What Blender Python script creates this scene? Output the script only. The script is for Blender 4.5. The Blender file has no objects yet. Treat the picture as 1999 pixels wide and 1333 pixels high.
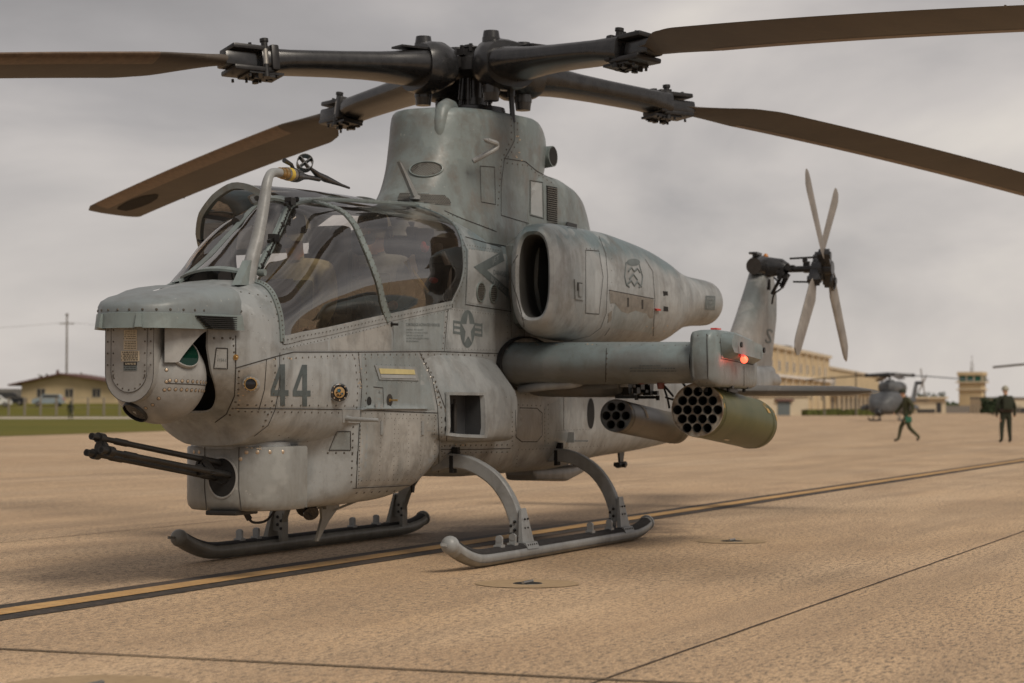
import bpy, bmesh, math, random
from mathutils import Vector, Matrix
from mathutils.bvhtree import BVHTree
from mathutils.geometry import tessellate_polygon
random.seed(7)
PI = math.pi
sc = bpy.context.scene
col = sc.collection

# ------------------------------------------------------------------ camera
# The origin is the ground under the rotor mast, +x towards the nose, +y to port.
FPX, PITCH, CAMH, CX0, CZ0, YAW = 4163.0, .0312, 1.1215, -.3184, 17.6228, .3836
_s, _c = math.sin(YAW), math.cos(YAW)
CAM = Vector((_s*CX0 + _c*CZ0, _s*CZ0 - _c*CX0, CAMH))
VR = Vector((-_s, _c, 0)); VD0 = Vector((-_c, -_s, 0)); VU0 = Vector((0, 0, 1))
VD = VD0*math.cos(PITCH) + VU0*math.sin(PITCH)
VU = VU0*math.cos(PITCH) - VD0*math.sin(PITCH)
cd = bpy.data.cameras.new('camera'); cam = bpy.data.objects.new('camera', cd); col.objects.link(cam)
cam.matrix_world = Matrix(((VR.x, VU.x, -VD.x, CAM.x), (VR.y, VU.y, -VD.y, CAM.y), (VR.z, VU.z, -VD.z, CAM.z), (0, 0, 0, 1)))
cd.sensor_width = 36; cd.lens = 36*FPX/1999; cd.clip_start = .1; cd.clip_end = 9000
cd.dof.use_dof = True; cd.dof.focus_distance = 13.6; cd.dof.aperture_fstop = 3.2
sc.camera = cam

# ------------------------------------------------------------------ light
SUN_EL, SUN_AZ = math.radians(48), math.radians(62)      # azimuth measured from +x towards +y
world = bpy.data.worlds.new('World'); sc.world = world; world.use_nodes = True
nt = world.node_tree; nt.nodes.clear()
def wn(t, **k):
    n = nt.nodes.new(t)
    for a, b in k.items(): setattr(n, a, b)
    return n
out = wn('ShaderNodeOutputWorld'); mixs = wn('ShaderNodeMixShader'); b1 = wn('ShaderNodeBackground'); b2 = wn('ShaderNodeBackground')
sky = wn('ShaderNodeTexSky', sky_type='NISHITA', sun_disc=False, sun_elevation=SUN_EL, sun_rotation=PI/2-SUN_AZ)
b1.inputs[1].default_value = .08; b2.inputs[1].default_value = 1.0
nt.links.new(sky.outputs[0], b1.inputs[0])
tc = wn('ShaderNodeTexCoord'); mp = wn('ShaderNodeMapping'); mp.inputs['Scale'].default_value = (1, 1, 2.6); mp.inputs['Location'].default_value = (3.1, .4, .2)
nt.links.new(tc.outputs['Generated'], mp.inputs[0])
n1 = wn('ShaderNodeTexNoise'); n1.inputs['Scale'].default_value = 3.4; n1.inputs['Detail'].default_value = 7; n1.inputs['Roughness'].default_value = .52; n1.inputs['Distortion'].default_value = .35
n2 = wn('ShaderNodeTexNoise'); n2.inputs['Scale'].default_value = 1.7; n2.inputs['Detail'].default_value = 3
nt.links.new(mp.outputs[0], n1.inputs[0]); nt.links.new(mp.outputs[0], n2.inputs[0])
r1 = wn('ShaderNodeValToRGB')
cr = r1.color_ramp; cr.elements[0].position = .30; cr.elements[0].color = (.25, .234, .228, 1)
cr.elements[1].position = .70; cr.elements[1].color = (.86, .79, .70, 1)
e = cr.elements.new(.46); e.color = (.415, .388, .378, 1); e = cr.elements.new(.56); e.color = (.61, .562, .530, 1)
ad = wn('ShaderNodeMath', operation='MULTIPLY_ADD'); ad.inputs[1].default_value = .55
nt.links.new(n1.outputs[0], ad.inputs[0])
m2 = wn('ShaderNodeMath', operation='MULTIPLY'); m2.inputs[1].default_value = .45
nt.links.new(n2.outputs[0], m2.inputs[0]); nt.links.new(m2.outputs[0], ad.inputs[2])
sz = wn('ShaderNodeSeparateXYZ'); nt.links.new(tc.outputs['Generated'], sz.inputs[0])
el = wn('ShaderNodeMath', operation='MINIMUM'); el.inputs[1].default_value = .30; nt.links.new(sz.outputs[2], el.inputs[0])
el2 = wn('ShaderNodeMath', operation='MULTIPLY_ADD'); el2.inputs[1].default_value = -.42; el2.inputs[2].default_value = .052; nt.links.new(el.outputs[0], el2.inputs[0])
ad2 = wn('ShaderNodeMath', operation='ADD'); nt.links.new(ad.outputs[0], ad2.inputs[0]); nt.links.new(el2.outputs[0], ad2.inputs[1])
nt.links.new(ad2.outputs[0], r1.inputs[0]); nt.links.new(r1.outputs[0], b2.inputs[0])
mixs.inputs[0].default_value = .93
nt.links.new(b1.outputs[0], mixs.inputs[1]); nt.links.new(b2.outputs[0], mixs.inputs[2]); nt.links.new(mixs.outputs[0], out.inputs[0])
sl = bpy.data.lights.new('sun', 'SUN'); sun = bpy.data.objects.new('sun', sl); col.objects.link(sun)
sl.energy = 2.4; sl.angle = math.radians(24); sl.color = (1, .90, .77)
sdir = Vector((math.cos(SUN_EL)*math.cos(SUN_AZ), math.cos(SUN_EL)*math.sin(SUN_AZ), math.sin(SUN_EL)))
sun.rotation_euler = sdir.to_track_quat('Z', 'Y').to_euler()
sc.view_settings.view_transform = 'Standard'; sc.view_settings.look = 'None'
sc.view_settings.exposure = 0.0; sc.view_settings.gamma = 1; sc.view_settings.use_curve_mapping = False

# ------------------------------------------------------------------ materials
class NB:
    def __init__(s, name):
        s.m = bpy.data.materials.new(name); s.m.use_nodes = True; s.t = s.m.node_tree; s.t.nodes.clear()
        s.o = s.t.nodes.new('ShaderNodeOutputMaterial'); s.p = s.t.nodes.new('ShaderNodeBsdfPrincipled')
        s.t.links.new(s.p.outputs[0], s.o.inputs[0])
        s.co = s.t.nodes.new('ShaderNodeTexCoord').outputs['Object']
        s.geo = s.t.nodes.new('ShaderNodeNewGeometry')
    def n(s, t, **k):
        x = s.t.nodes.new(t)
        for a, b in k.items(): setattr(x, a, b)
        return x
    def l(s, a, b): s.t.links.new(a, b)
    def noise(s, scale, detail=4, rough=.55, stretch=(1, 1, 1), rot=(0, 0, 0), dist=0, world=False):
        mp = s.n('ShaderNodeMapping'); mp.inputs['Scale'].default_value = stretch; mp.inputs['Rotation'].default_value = rot
        s.l(s.geo.outputs['Position'] if world else s.co, mp.inputs[0])
        x = s.n('ShaderNodeTexNoise'); x.inputs['Scale'].default_value = scale; x.inputs['Detail'].default_value = detail
        x.inputs['Roughness'].default_value = rough; x.inputs['Distortion'].default_value = dist
        s.l(mp.outputs[0], x.inputs[0]); return x.outputs[0]
    def ramp(s, src, a, b, c0=(0, 0, 0, 1), c1=(1, 1, 1, 1)):
        x = s.n('ShaderNodeValToRGB'); e = x.color_ramp.elements
        e[0].position = a; e[0].color = c0; e[1].position = b; e[1].color = c1
        s.l(src, x.inputs[0]); return x.outputs[0]
    def mix(s, fac, a, b, blend='MIX'):
        x = s.n('ShaderNodeMix', data_type='RGBA', blend_type=blend)
        for i, v in ((0, fac), (6, a), (7, b)):
            if isinstance(v, (int, float)): x.inputs[i].default_value = v
            elif isinstance(v, tuple): x.inputs[i].default_value = v if len(v) == 4 else v+(1,)
            else: s.l(v, x.inputs[i])
        return x.outputs[2]
    def math(s, op, a, b=None):
        x = s.n('ShaderNodeMath', operation=op)
        for i, v in ((0, a), (1, b)):
            if v is None: continue
            if isinstance(v, (int, float)): x.inputs[i].default_value = v
            else: s.l(v, x.inputs[i])
        return x.outputs[0]
    def bump(s, h, strength=.3, dist=.01):
        x = s.n('ShaderNodeBump'); x.inputs['Strength'].default_value = strength; x.inputs['Distance'].default_value = dist
        s.l(h, x.inputs['Height']); s.l(x.outputs[0], s.p.inputs['Normal'])
    def fin(s, base, rough=.5, metal=0, spec=.5):
        if isinstance(base, tuple): s.p.inputs['Base Color'].default_value = base if len(base) == 4 else base+(1,)
        else: s.l(base, s.p.inputs['Base Color'])
        if isinstance(rough, (int, float)): s.p.inputs['Roughness'].default_value = rough
        else: s.l(rough, s.p.inputs['Roughness'])
        s.p.inputs['Metallic'].default_value = metal; s.p.inputs['Specular IOR Level'].default_value = spec
        return s.m

def plain(name, c, rough=.6, metal=0, var=.15, sc_=6, spec=.5):
    b = NB(name); n = b.noise(sc_, 5, .6)
    lo = tuple(x*(1-var) for x in c); hi = tuple(min(1, x*(1+var)) for x in c)
    return b.fin(b.mix(b.ramp(n, .3, .7), lo, hi), rough, metal, spec)

LIGHT = (.280, .294, .298); UPPER = (.125, .168, .182)
def paint(name, base=LIGHT, upper=UPPER, zsplit=99., soft=.12, dirt=.46, rough=.38, rust=.0, streak=1.0):
    """Low-visibility military paint: faded, patched, streaked with oil and dust."""
    b = NB(name)
    pos = b.n('ShaderNodeSeparateXYZ'); b.l(b.geo.outputs['Position'], pos.inputs[0])
    big = b.noise(1.1, 6, .6, world=True)
    z = b.math('ADD', pos.outputs[2], b.math('MULTIPLY', b.math('SUBTRACT', big, .5), .55))
    up = b.n('ShaderNodeMapRange'); up.inputs[1].default_value = zsplit-soft; up.inputs[2].default_value = zsplit+soft
    b.l(z, up.inputs[0])
    c = b.mix(up.outputs[0], base, upper)
    # touch-up patches, a little lighter or warmer
    pt = b.noise(2.6, 3, .5, world=True, dist=.4)
    c = b.mix(b.math('MULTIPLY', b.ramp(pt, .56, .60), .38), c, tuple(x*1.45 for x in base))
    pt2 = b.noise(1.9, 4, .55, world=True, stretch=(1.3, 1, .7))
    c = b.mix(b.math('MULTIPLY', b.ramp(pt2, .53, .62), .30), c, tuple(x*.66 for x in upper))
    # grime
    g = b.noise(4.2, 8, .68, world=True)
    c = b.mix(b.math('MULTIPLY', b.ramp(g, .48, .66), dirt), c, (.105, .096, .083))
    st = b.noise(5.5, 6, .66, world=True, stretch=(1.6, 1.6, .28))
    c = b.mix(b.math('MULTIPLY', b.ramp(st, .50, .70), .30*streak), c, (.088, .078, .064))
    sp = b.noise(60, 3, .7, world=True)
    c = b.mix(b.math('MULTIPLY', b.ramp(sp, .66, .74), .5), c, (.10, .085, .07))
    fl = b.noise(34, 2, .6, world=True)
    c = b.mix(b.math('MULTIPLY', b.ramp(fl, .70, .76), .35), c, (.46, .44, .40))
    if rust:
        ru = b.noise(3.1, 5, .7, world=True)
        c = b.mix(b.math('MULTIPLY', b.ramp(ru, .5, .68), rust), c, (.125, .080, .050))
    fine = b.noise(26, 6, .7, world=True)
    ro = b.math('ADD', b.math('MULTIPLY', fine, .28), rough-.12)
    b.bump(b.math('ADD', b.math('MULTIPLY', b.noise(5.5, 3, .5, world=True), 1.0), b.math('MULTIPLY', fine, .06)), .30, .03)
    return b.fin(c, ro, 0, .42)

M = {}
M['hull'] = paint('hull_paint', zsplit=2.15, soft=.4)
M['nose'] = paint('nose_paint', zsplit=1.66, soft=.1)
M['hood'] = paint('hood_paint', base=(.125, .150, .158), upper=(.205, .228, .235), zsplit=1.78, dirt=.3)
M['tower'] = paint('tower_paint', base=(.160, .186, .184), upper=(.140, .172, .175), zsplit=3.25, soft=.3, dirt=.6, rust=.45)
M['nacelle'] = paint('nacelle_paint', zsplit=2.36, soft=.06, dirt=.5, rust=.12)
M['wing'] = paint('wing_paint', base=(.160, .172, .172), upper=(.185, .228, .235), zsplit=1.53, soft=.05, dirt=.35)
M['gear'] = paint('gear_paint', base=(.250, .260, .262), upper=(.250, .260, .262), zsplit=9, dirt=.35)
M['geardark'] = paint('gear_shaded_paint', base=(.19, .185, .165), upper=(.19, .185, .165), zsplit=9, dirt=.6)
M['teal'] = paint('frame_paint', base=(.165, .198, .195), upper=(.165, .198, .195), zsplit=9, dirt=.35, streak=.4)
M['ball'] = paint('sensor_paint', base=(.262, .262, .255), zsplit=9, dirt=.3, streak=.5)
M['tail'] = paint('tail_paint', base=(.25, .245, .235), upper=(.165, .185, .185), zsplit=2.2, dirt=.4)
M['seam'] = plain('seam_shadow_gap', (.03, .027, .024), .8)
M['rivet'] = plain('rivet_steel', (.085, .075, .062), .5, .3)
M['rivetlt'] = plain('bare_fastener', (.42, .33, .24), .4, .5)
M['mark'] = plain('marking_blue_grey', (.072, .092, .098), .6, var=.35, sc_=9)
M['marklt'] = plain('marking_pale_grey', (.105, .125, .128), .6, var=.22, sc_=9)
M['print'] = plain('faded_print', (.16, .165, .16), .7)
M['black'] = plain('black_rotor_paint', (.022, .022, .023), .27, var=.4, sc_=12, spec=.6)
M['blackm'] = plain('black_machined', (.022, .021, .021), .38, .3, var=.4, sc_=20)
M['dark'] = plain('dark_cavity', (.010, .010, .010), .9)
M['gun'] = plain('gunmetal', (.030, .029, .028), .42, .6, var=.3)
M['bladeu'] = None
M['turret'] = paint('turret_paint', base=(.215, .218, .208), zsplit=9, dirt=.45)
M['stab'] = paint('stabilizer_paint', base=(.125, .12, .112), zsplit=9, dirt=.3)
M['trb'] = plain('tail_blade_paint', (.20, .18, .16), .5, var=.25)
M['glassdk'] = plain('green_lens', (.004, .022, .014), .06, 0, .1)
M['lens'] = plain('dark_lens', (.004, .004, .006), .05, 0, .1)
M['blue'] = plain('coated_blue_lens', (.02, .10, .16), .05)
M['brass'] = plain('brass', (.42, .28, .12), .35, .8)
M['gold'] = plain('gold_disc', (.42, .28, .13), .35, .5)
M['yellow'] = plain('yellow_band', (.50, .36, .05), .5)
M['paleyel'] = plain('formation_strip', (.52, .45, .22), .5)
M['cream'] = plain('cream_placard', (.50, .44, .33), .6, var=.1)
M['white'] = plain('white_enamel', (.65, .62, .58), .5)
M['steel'] = plain('worn_steel', (.32, .30, .27), .35, .8)
M['red'] = plain('red_tag', (.45, .03, .02), .5)
M['redcap'] = plain('dull_red_cap', (.16, .045, .035), .5)
M['rubber'] = plain('black_grip_tread', (.022, .020, .020), .95, var=.5, sc_=40)
M['seat'] = plain('black_seat', (.030, .030, .031), .7)
M['panel'] = plain('cockpit_grey', (.05, .052, .055), .55)
M['screen'] = plain('dark_screen', (.006, .007, .008), .12)
M['skin'] = plain('skin', (.55, .33, .22), .55, var=.1)
M['flight'] = plain('olive_flight_suit', (.34, .32, .21), .85, var=.25, sc_=14)
M['flightg'] = plain('sage_flight_suit', (.20, .215, .20), .85, var=.25, sc_=14)
M['camo'] = plain('dark_green_coverall', (.022, .026, .014), .85, var=.3)
M['camo2'] = plain('olive_coverall', (.045, .047, .02), .85, var=.3)
M['helmet'] = plain('olive_helmet', (.30, .285, .22), .4)
M['boot'] = plain('boot', (.05, .035, .025), .8)
M['ggreen'] = plain('green_bag', (.02, .12, .07), .7)
M['frost'] = plain('grille_metal', (.15, .145, .13), .5, .3)

def blade_mat():
    b = NB('rotor_blade_skin')
    n = b.noise(1.2, 5, .6); s = b.noise(30, 4, .7, stretch=(1, .12, 1))
    c = b.mix(b.ramp(n, .3, .7), (.060, .049, .040), (.092, .075, .060))
    c = b.mix(b.math('MULTIPLY', b.ramp(s, .5, .75), .35), c, (.14, .11, .08))
    return b.fin(c, .55, 0, .4)
M['bladeu'] = blade_mat()
M['le'] = plain('copper_leading_edge', (.155, .105, .070), .45, .2, var=.25, sc_=20)
M['soot'] = plain('soot', (.012, .010, .009), .9)
def pod_mat():
    b = NB('pod_olive')
    n = b.noise(3.5, 6, .6); g = b.noise(14, 6, .7)
    c = b.mix(b.ramp(n, .35, .65), (.046, .054, .010), (.075, .076, .020))
    c = b.mix(b.math('MULTIPLY', b.ramp(g, .6, .7), .4), c, (.10, .075, .035))
    b.bump(g, .15, .004)
    return b.fin(c, .45, 0, .5)
M['pod'] = pod_mat()
def pod2_mat():
    b = NB('pod_brown')
    n = b.noise(5, 6, .6); g = b.noise(16, 6, .7)
    c = b.mix(b.ramp(n, .35, .65), (.050, .044, .026), (.085, .066, .042))
    c = b.mix(b.math('MULTIPLY', b.ramp(g, .6, .7), .4), c, (.03, .025, .02))
    return b.fin(c, .42, .1, .5)
M['pod2'] = pod2_mat()
def face_mat(name, a, d):
    b = NB(name); n = b.noise(9, 5, .65)
    c = b.mix(b.ramp(n, .42, .62), a, d); return b.fin(c, .45, .25)
M['podface'] = face_mat('worn_pod_face', (.30, .27, .22), (.13, .085, .05))
M['podface2'] = face_mat('dark_pod_face', (.085, .09, .09), (.06, .05, .045))

def glass_mat(name, tint, fr=.9, rough=.02, dirt=.08, ior=2.2):
    m = bpy.data.materials.new(name); m.use_nodes = True; t = m.node_tree; t.nodes.clear()
    o = t.nodes.new('ShaderNodeOutputMaterial'); tr = t.nodes.new('ShaderNodeBsdfTransparent'); gl = t.nodes.new('ShaderNodeBsdfGlossy')
    df = t.nodes.new('ShaderNodeBsdfDiffuse'); lw = t.nodes.new('ShaderNodeFresnel'); lw.inputs[0].default_value = ior
    mx = t.nodes.new('ShaderNodeMixShader'); m2 = t.nodes.new('ShaderNodeMixShader')
    tr.inputs[0].default_value = tint+(1,); gl.inputs[0].default_value = (fr, fr, fr, 1); gl.inputs['Roughness'].default_value = rough
    df.inputs[0].default_value = (.40, .36, .32, 1)
    tcn = t.nodes.new('ShaderNodeTexCoord'); nz = t.nodes.new('ShaderNodeTexNoise'); nz.inputs['Scale'].default_value = 3.5; nz.inputs['Detail'].default_value = 6
    t.links.new(tcn.outputs['Object'], nz.inputs[0])
    mu = t.nodes.new('ShaderNodeMath'); mu.operation = 'MULTIPLY'; mu.inputs[1].default_value = dirt*2; t.links.new(nz.outputs[0], mu.inputs[0])
    t.links.new(mu.outputs[0], m2.inputs[0]); t.links.new(tr.outputs[0], m2.inputs[1]); t.links.new(df.outputs[0], m2.inputs[2])
    nb = t.nodes.new('ShaderNodeTexNoise'); nb.inputs['Scale'].default_value = 2.2; nb.inputs['Detail'].default_value = 2
    t.links.new(tcn.outputs['Object'], nb.inputs[0])
    bp = t.nodes.new('ShaderNodeBump'); bp.inputs['Strength'].default_value = .12; bp.inputs['Distance'].default_value = .02
    t.links.new(nb.outputs[0], bp.inputs['Height']); t.links.new(bp.outputs[0], gl.inputs['Normal'])
    t.links.new(lw.outputs[0], mx.inputs[0]); t.links.new(m2.outputs[0], mx.inputs[1]); t.links.new(gl.outputs[0], mx.inputs[2])
    t.links.new(mx.outputs[0], o.inputs[0]); return m
M['glass'] = glass_mat('canopy_glass', (.86, .80, .74), dirt=.04, ior=2.25)
M['dglass'] = glass_mat('open_door_glass', (.96, .95, .94), dirt=.02, ior=1.4)
M['wglass'] = glass_mat('windshield_glass', (.90, .87, .84), dirt=.06)
def emit_mat(name, c, s):
    b = NB(name); b.p.inputs['Emission Color'].default_value = c+(1,); b.p.inputs['Emission Strength'].default_value = s
    return b.fin(c, .3)
M['lamp'] = emit_mat('lit_red_lamp', (1, .10, .05), 2.8)
M['lampr'] = emit_mat('lit_red_lamp_housing', (.45, .03, .02), .2)
# ------------------------------------------------------------------ mesh helpers
class MB:
    def __init__(s): s.v = []; s.f = []
    def add(s, v, f):
        o = len(s.v); s.v += [tuple(x) for x in v]; s.f += [tuple(i+o for i in q) for q in f]; return s
    def grid(s, P, cu=False, cv=False, skip=None, cap0=False, cap1=False, flip=False):
        nu, nv = len(P), len(P[0]); v = [p for r in P for p in r]; f = []
        for i in range(nu if cu else nu-1):
            for j in range(nv if cv else nv-1):
                if skip and skip(i, j): continue
                a, b_, c, d = i*nv+j, ((i+1) % nu)*nv+j, ((i+1) % nu)*nv+(j+1) % nv, i*nv+(j+1) % nv
                f.append((a, d, c, b_) if flip else (a, b_, c, d))
        if cap0: f.append(tuple(range(nv))[::-1] if flip else tuple(range(nv)))
        if cap1: f.append(tuple((nu-1)*nv+j for j in range(nv))[::-1])
        return s.add(v, f)
    def tube(s, path, r, seg=10, caps=True, ry=None, up=None, inner=None):
        P = [Vector(p) for p in path]; n = len(P); R = r if hasattr(r, '__len__') else [r]*n
        RY = R if ry is None else (ry if hasattr(ry, '__len__') else [ry]*n)
        T = [(P[min(i+1, n-1)]-P[max(i-1, 0)]).normalized() for i in range(n)]
        a = Vector(up) if up else (Vector((0, 0, 1)) if abs(T[0].z) < .9 else Vector((1, 0, 0)))
        rings = []
        for i in range(n):
            a = (a-T[i]*a.dot(T[i])).normalized(); b_ = T[i].cross(a)
            rings.append([P[i]+b_*(R[i]*math.cos(2*PI*k/seg))+a*(RY[i]*math.sin(2*PI*k/seg)) for k in range(seg)])
        return s.grid(rings, cv=True, cap0=caps, cap1=caps)
    def ball(s, c, r, seg=12, rings=8, sc_=(1, 1, 1), mat=None):
        c = Vector(c); P = []
        for i in range(rings+1):
            t = PI*i/rings; P.append([Vector((r*sc_[0]*math.sin(t)*math.cos(2*PI*k/seg), r*sc_[1]*math.sin(t)*math.sin(2*PI*k/seg), r*sc_[2]*math.cos(t))) for k in range(seg)])
        if mat is not None: P = [[mat @ p for p in q] for q in P]
        return s.grid([[c+p for p in q] for q in P], cv=True)
    def box(s, c, size, rot=None, bev=0):
        bm = bmesh.new(); bmesh.ops.create_cube(bm, size=1)
        for v in bm.verts: v.co = Vector((v.co.x*size[0], v.co.y*size[1], v.co.z*size[2]))
        if bev: bmesh.ops.bevel(bm, geom=list(bm.edges), offset=bev, segments=2, affect='EDGES', profile=.6)
        Mx = Matrix.Translation(Vector(c)) @ (rot.to_4x4() if rot else Matrix.Identity(4))
        bm.verts.index_update()
        s.add([Mx @ v.co for v in bm.verts], [tuple(v.index for v in f.verts) for f in bm.faces]); bm.free(); return s
    def beam(s, a, b_, w, h, up=(0, 0, 1), w2=None, h2=None, bev=0):
        a, b_ = Vector(a), Vector(b_); t = (b_-a).normalized(); u = Vector(up); u = (u-t*u.dot(t)).normalized(); q = t.cross(u)
        w2 = w if w2 is None else w2; h2 = h if h2 is None else h2
        v = [a+q*x*w/2+u*y*h/2 for x, y in ((-1, -1), (1, -1), (1, 1), (-1, 1))]+[b_+q*x*w2/2+u*y*h2/2 for x, y in ((-1, -1), (1, -1), (1, 1), (-1, 1))]
        return s.add(v, [(0, 3, 2, 1), (4, 5, 6, 7), (0, 1, 5, 4), (1, 2, 6, 5), (2, 3, 7, 6), (3, 0, 4, 7)])
    def prism(s, poly, fn0, fn1):
        """poly: 2-D outline; fn0/fn1 map (a,b) to the two 3-D faces."""
        n = len(poly); v = [fn0(*p) for p in poly]+[fn1(*p) for p in poly]
        tri = tessellate_polygon([[Vector((p[0], p[1], 0)) for p in poly]])
        f = [tuple(t)[::-1] for t in tri]+[tuple(i+n for i in t) for t in tri]+[(i, (i+1) % n, (i+1) % n+n, i+n) for i in range(n)]
        return s.add(v, f)
    def build(s, name, mat, parent=None, angle=35, kind=None, label=None, weld=False):
        me = bpy.data.meshes.new(name); me.from_pydata(s.v, [], s.f)
        if mat: me.materials.append(mat)
        me.validate(); bm = bmesh.new(); bm.from_mesh(me); bmesh.ops.remove_doubles(bm, verts=bm.verts, dist=1e-5) if weld else None; bmesh.ops.recalc_face_normals(bm, faces=bm.faces); bm.to_mesh(me); bm.free()
        me.polygons.foreach_set('use_smooth', [True]*len(me.polygons))
        me.set_sharp_from_angle(angle=math.radians(angle)); me.update()
        o = bpy.data.objects.new(name, me); col.objects.link(o)
        if parent: o.parent = parent
        if kind: o['kind'] = kind
        if label: o['label'] = label
        return o
def tag(o, label=None, cat=None, group=None, kind=None):
    if label: o['label'] = label
    if cat: o['category'] = cat
    if group: o['group'] = group
    if kind: o['kind'] = kind
    return o
def empty(name, loc, label, cat, group=None, rz=0):
    o = bpy.data.objects.new(name, None); col.objects.link(o); o.location = loc; o.rotation_euler = (0, 0, rz); o.empty_display_size = .2
    return tag(o, label, cat, group)
def kids(o): return [c for c in bpy.data.objects if c.parent == o]
def copy_tree(o, parent=None):
    c = o.copy(); col.objects.link(c); c.parent = parent
    for ch in kids(o): copy_tree(ch, c)
    return c
def lerp(a, b_, t): return a+(b_-a)*t
def cr1(p0, p1, p2, p3, t):
    return .5*((2*p1)+(-p0+p2)*t+(2*p0-5*p1+4*p2-p3)*t*t+(-p0+3*p1-3*p2+p3)*t**3)
def table(xs, rows, x):
    """smooth (monotone cubic) interpolation of rows[i] (lists of floats) at increasing knots xs"""
    n = len(xs)
    if x <= xs[0]: return list(rows[0])
    if x >= xs[-1]: return list(rows[-1])
    i = max(k for k in range(n-1) if xs[k] <= x); h = xs[i+1]-xs[i]; t = (x-xs[i])/h; o = []
    for k in range(len(rows[0])):
        def d(j): return (rows[j+1][k]-rows[j][k])/(xs[j+1]-xs[j])
        def m(j):
            if j == 0: return d(0)
            if j == n-1: return d(n-2)
            a, b_ = d(j-1), d(j)
            return 0 if a*b_ <= 0 else 2*a*b_/(a+b_)
        y0, y1, m0, m1 = rows[i][k], rows[i+1][k], m(i), m(i+1)
        o.append(y0*(1+2*t)*(1-t)**2+h*m0*t*(1-t)**2+y1*t*t*(3-2*t)+h*m1*t*t*(t-1))
    return o
def curve_s(pts, s):
    """Catmull-Rom through 2-D pts at real index s"""
    n = len(pts); i = min(int(s), n-2); t = s-i
    g = lambda k: pts[max(0, min(n-1, k))]
    return tuple(cr1(g(i-1)[q], g(i)[q], g(i+1)[q], g(i+2)[q], t) for q in range(len(pts[0])))
def sell(cy, cz, a, b_, n, k, seg):
    t = 2*PI*k/seg; c, s_ = math.cos(t), math.sin(t)
    return cy+a*math.copysign(abs(c)**(2/n), c), cz+b_*math.copysign(abs(s_)**(2/n), s_)
# sighting helpers: where a feature seen from the camera station lies on the built surface
def ray(u, v): return (VD+VR*((u-999.5)/FPX)+VU*((666.5-v)/FPX)).normalized()
def onplane(u, v, ax, val):
    r = ray(u, v); return CAM+r*((val-CAM[ax])/r[ax])
def ground_at(u, d, z=0): 
    p = CAM+VD0*d+VR*((u-999.5)/FPX*d); return Vector((p.x, p.y, z))
class Skin:
    def __init__(s, objs):
        v, f = [], []
        for o in objs:
            k = len(v); mw = o.matrix_world
            v += [mw @ x.co for x in o.data.vertices]; f += [tuple(i+k for i in p.vertices) for p in o.data.polygons]
        s.t = BVHTree.FromPolygons(v, f)
    def hit(s, u, v, off=0.0):
        r = ray(u, v); p, n, i, d = s.t.ray_cast(CAM, r)
        if p is None: return None, None
        if n.dot(r) > 0: n = -n
        return p+n*off, n
    def side(s, x, z, off=.003, sgn=1):
        p, n, i, d = s.t.ray_cast(Vector((x, 3*sgn, z)), Vector((0, -sgn, 0)))
        if p is None: return None, None
        if n.y*sgn < 0: n = -n
        return p+n*off, n
def resample(pts, step):
    o = [pts[0]]
    for a, b_ in zip(pts, pts[1:]):
        L = math.dist(a, b_); k = max(1, round(L/step))
        o += [tuple(lerp(a[q], b_[q], j/k) for q in range(len(a))) for j in range(1, k+1)]
    return o
def seam(mb, skin, pts, w=.0045, step=6, off=.0026):
    """a recessed-looking joint strip: a thin dark ribbon following the skin"""
    H = [skin.hit(u, v, off) for u, v in resample(pts, step)]; prev = None; row = []
    for k, (p, n) in enumerate(H):
        if p is None: continue
        if row and (p-row[-1][0]).length > .25:
            _ribbon(mb, row, w); row = []
        row.append((p, n))
    _ribbon(mb, row, w)
def _ribbon(mb, row, w):
    if len(row) < 2: return
    P = []
    for i, (p, n) in enumerate(row):
        t = (row[min(i+1, len(row)-1)][0]-row[max(i-1, 0)][0])
        if t.length < 1e-6: continue
        q = t.normalized().cross(n).normalized()*w/2
        P.append([p-q, p+n*w*.25, p+q])
    if len(P) > 1: mb.grid(P)
def rivet(mb, p, n, r=.006, h=.003, seg=6):
    a = n.orthogonal().normalized(); b_ = n.cross(a)
    v = [p+(a*math.cos(2*PI*k/seg)+b_*math.sin(2*PI*k/seg))*r for k in range(seg)]
    v += [p+n*h+(a*math.cos(2*PI*k/seg)+b_*math.sin(2*PI*k/seg))*r*.6 for k in range(seg)]
    mb.add(v, [(k, (k+1) % seg, (k+1) % seg+seg, k+seg) for k in range(seg)]+[tuple(range(seg, 2*seg))])
def rivets(mb, skin, pts, gap=9, r=.006, h=.003):
    for u, v in resample(pts, gap):
        p, n = skin.hit(u, v, 0)
        if p is not None: rivet(mb, p, n, r, h)
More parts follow.
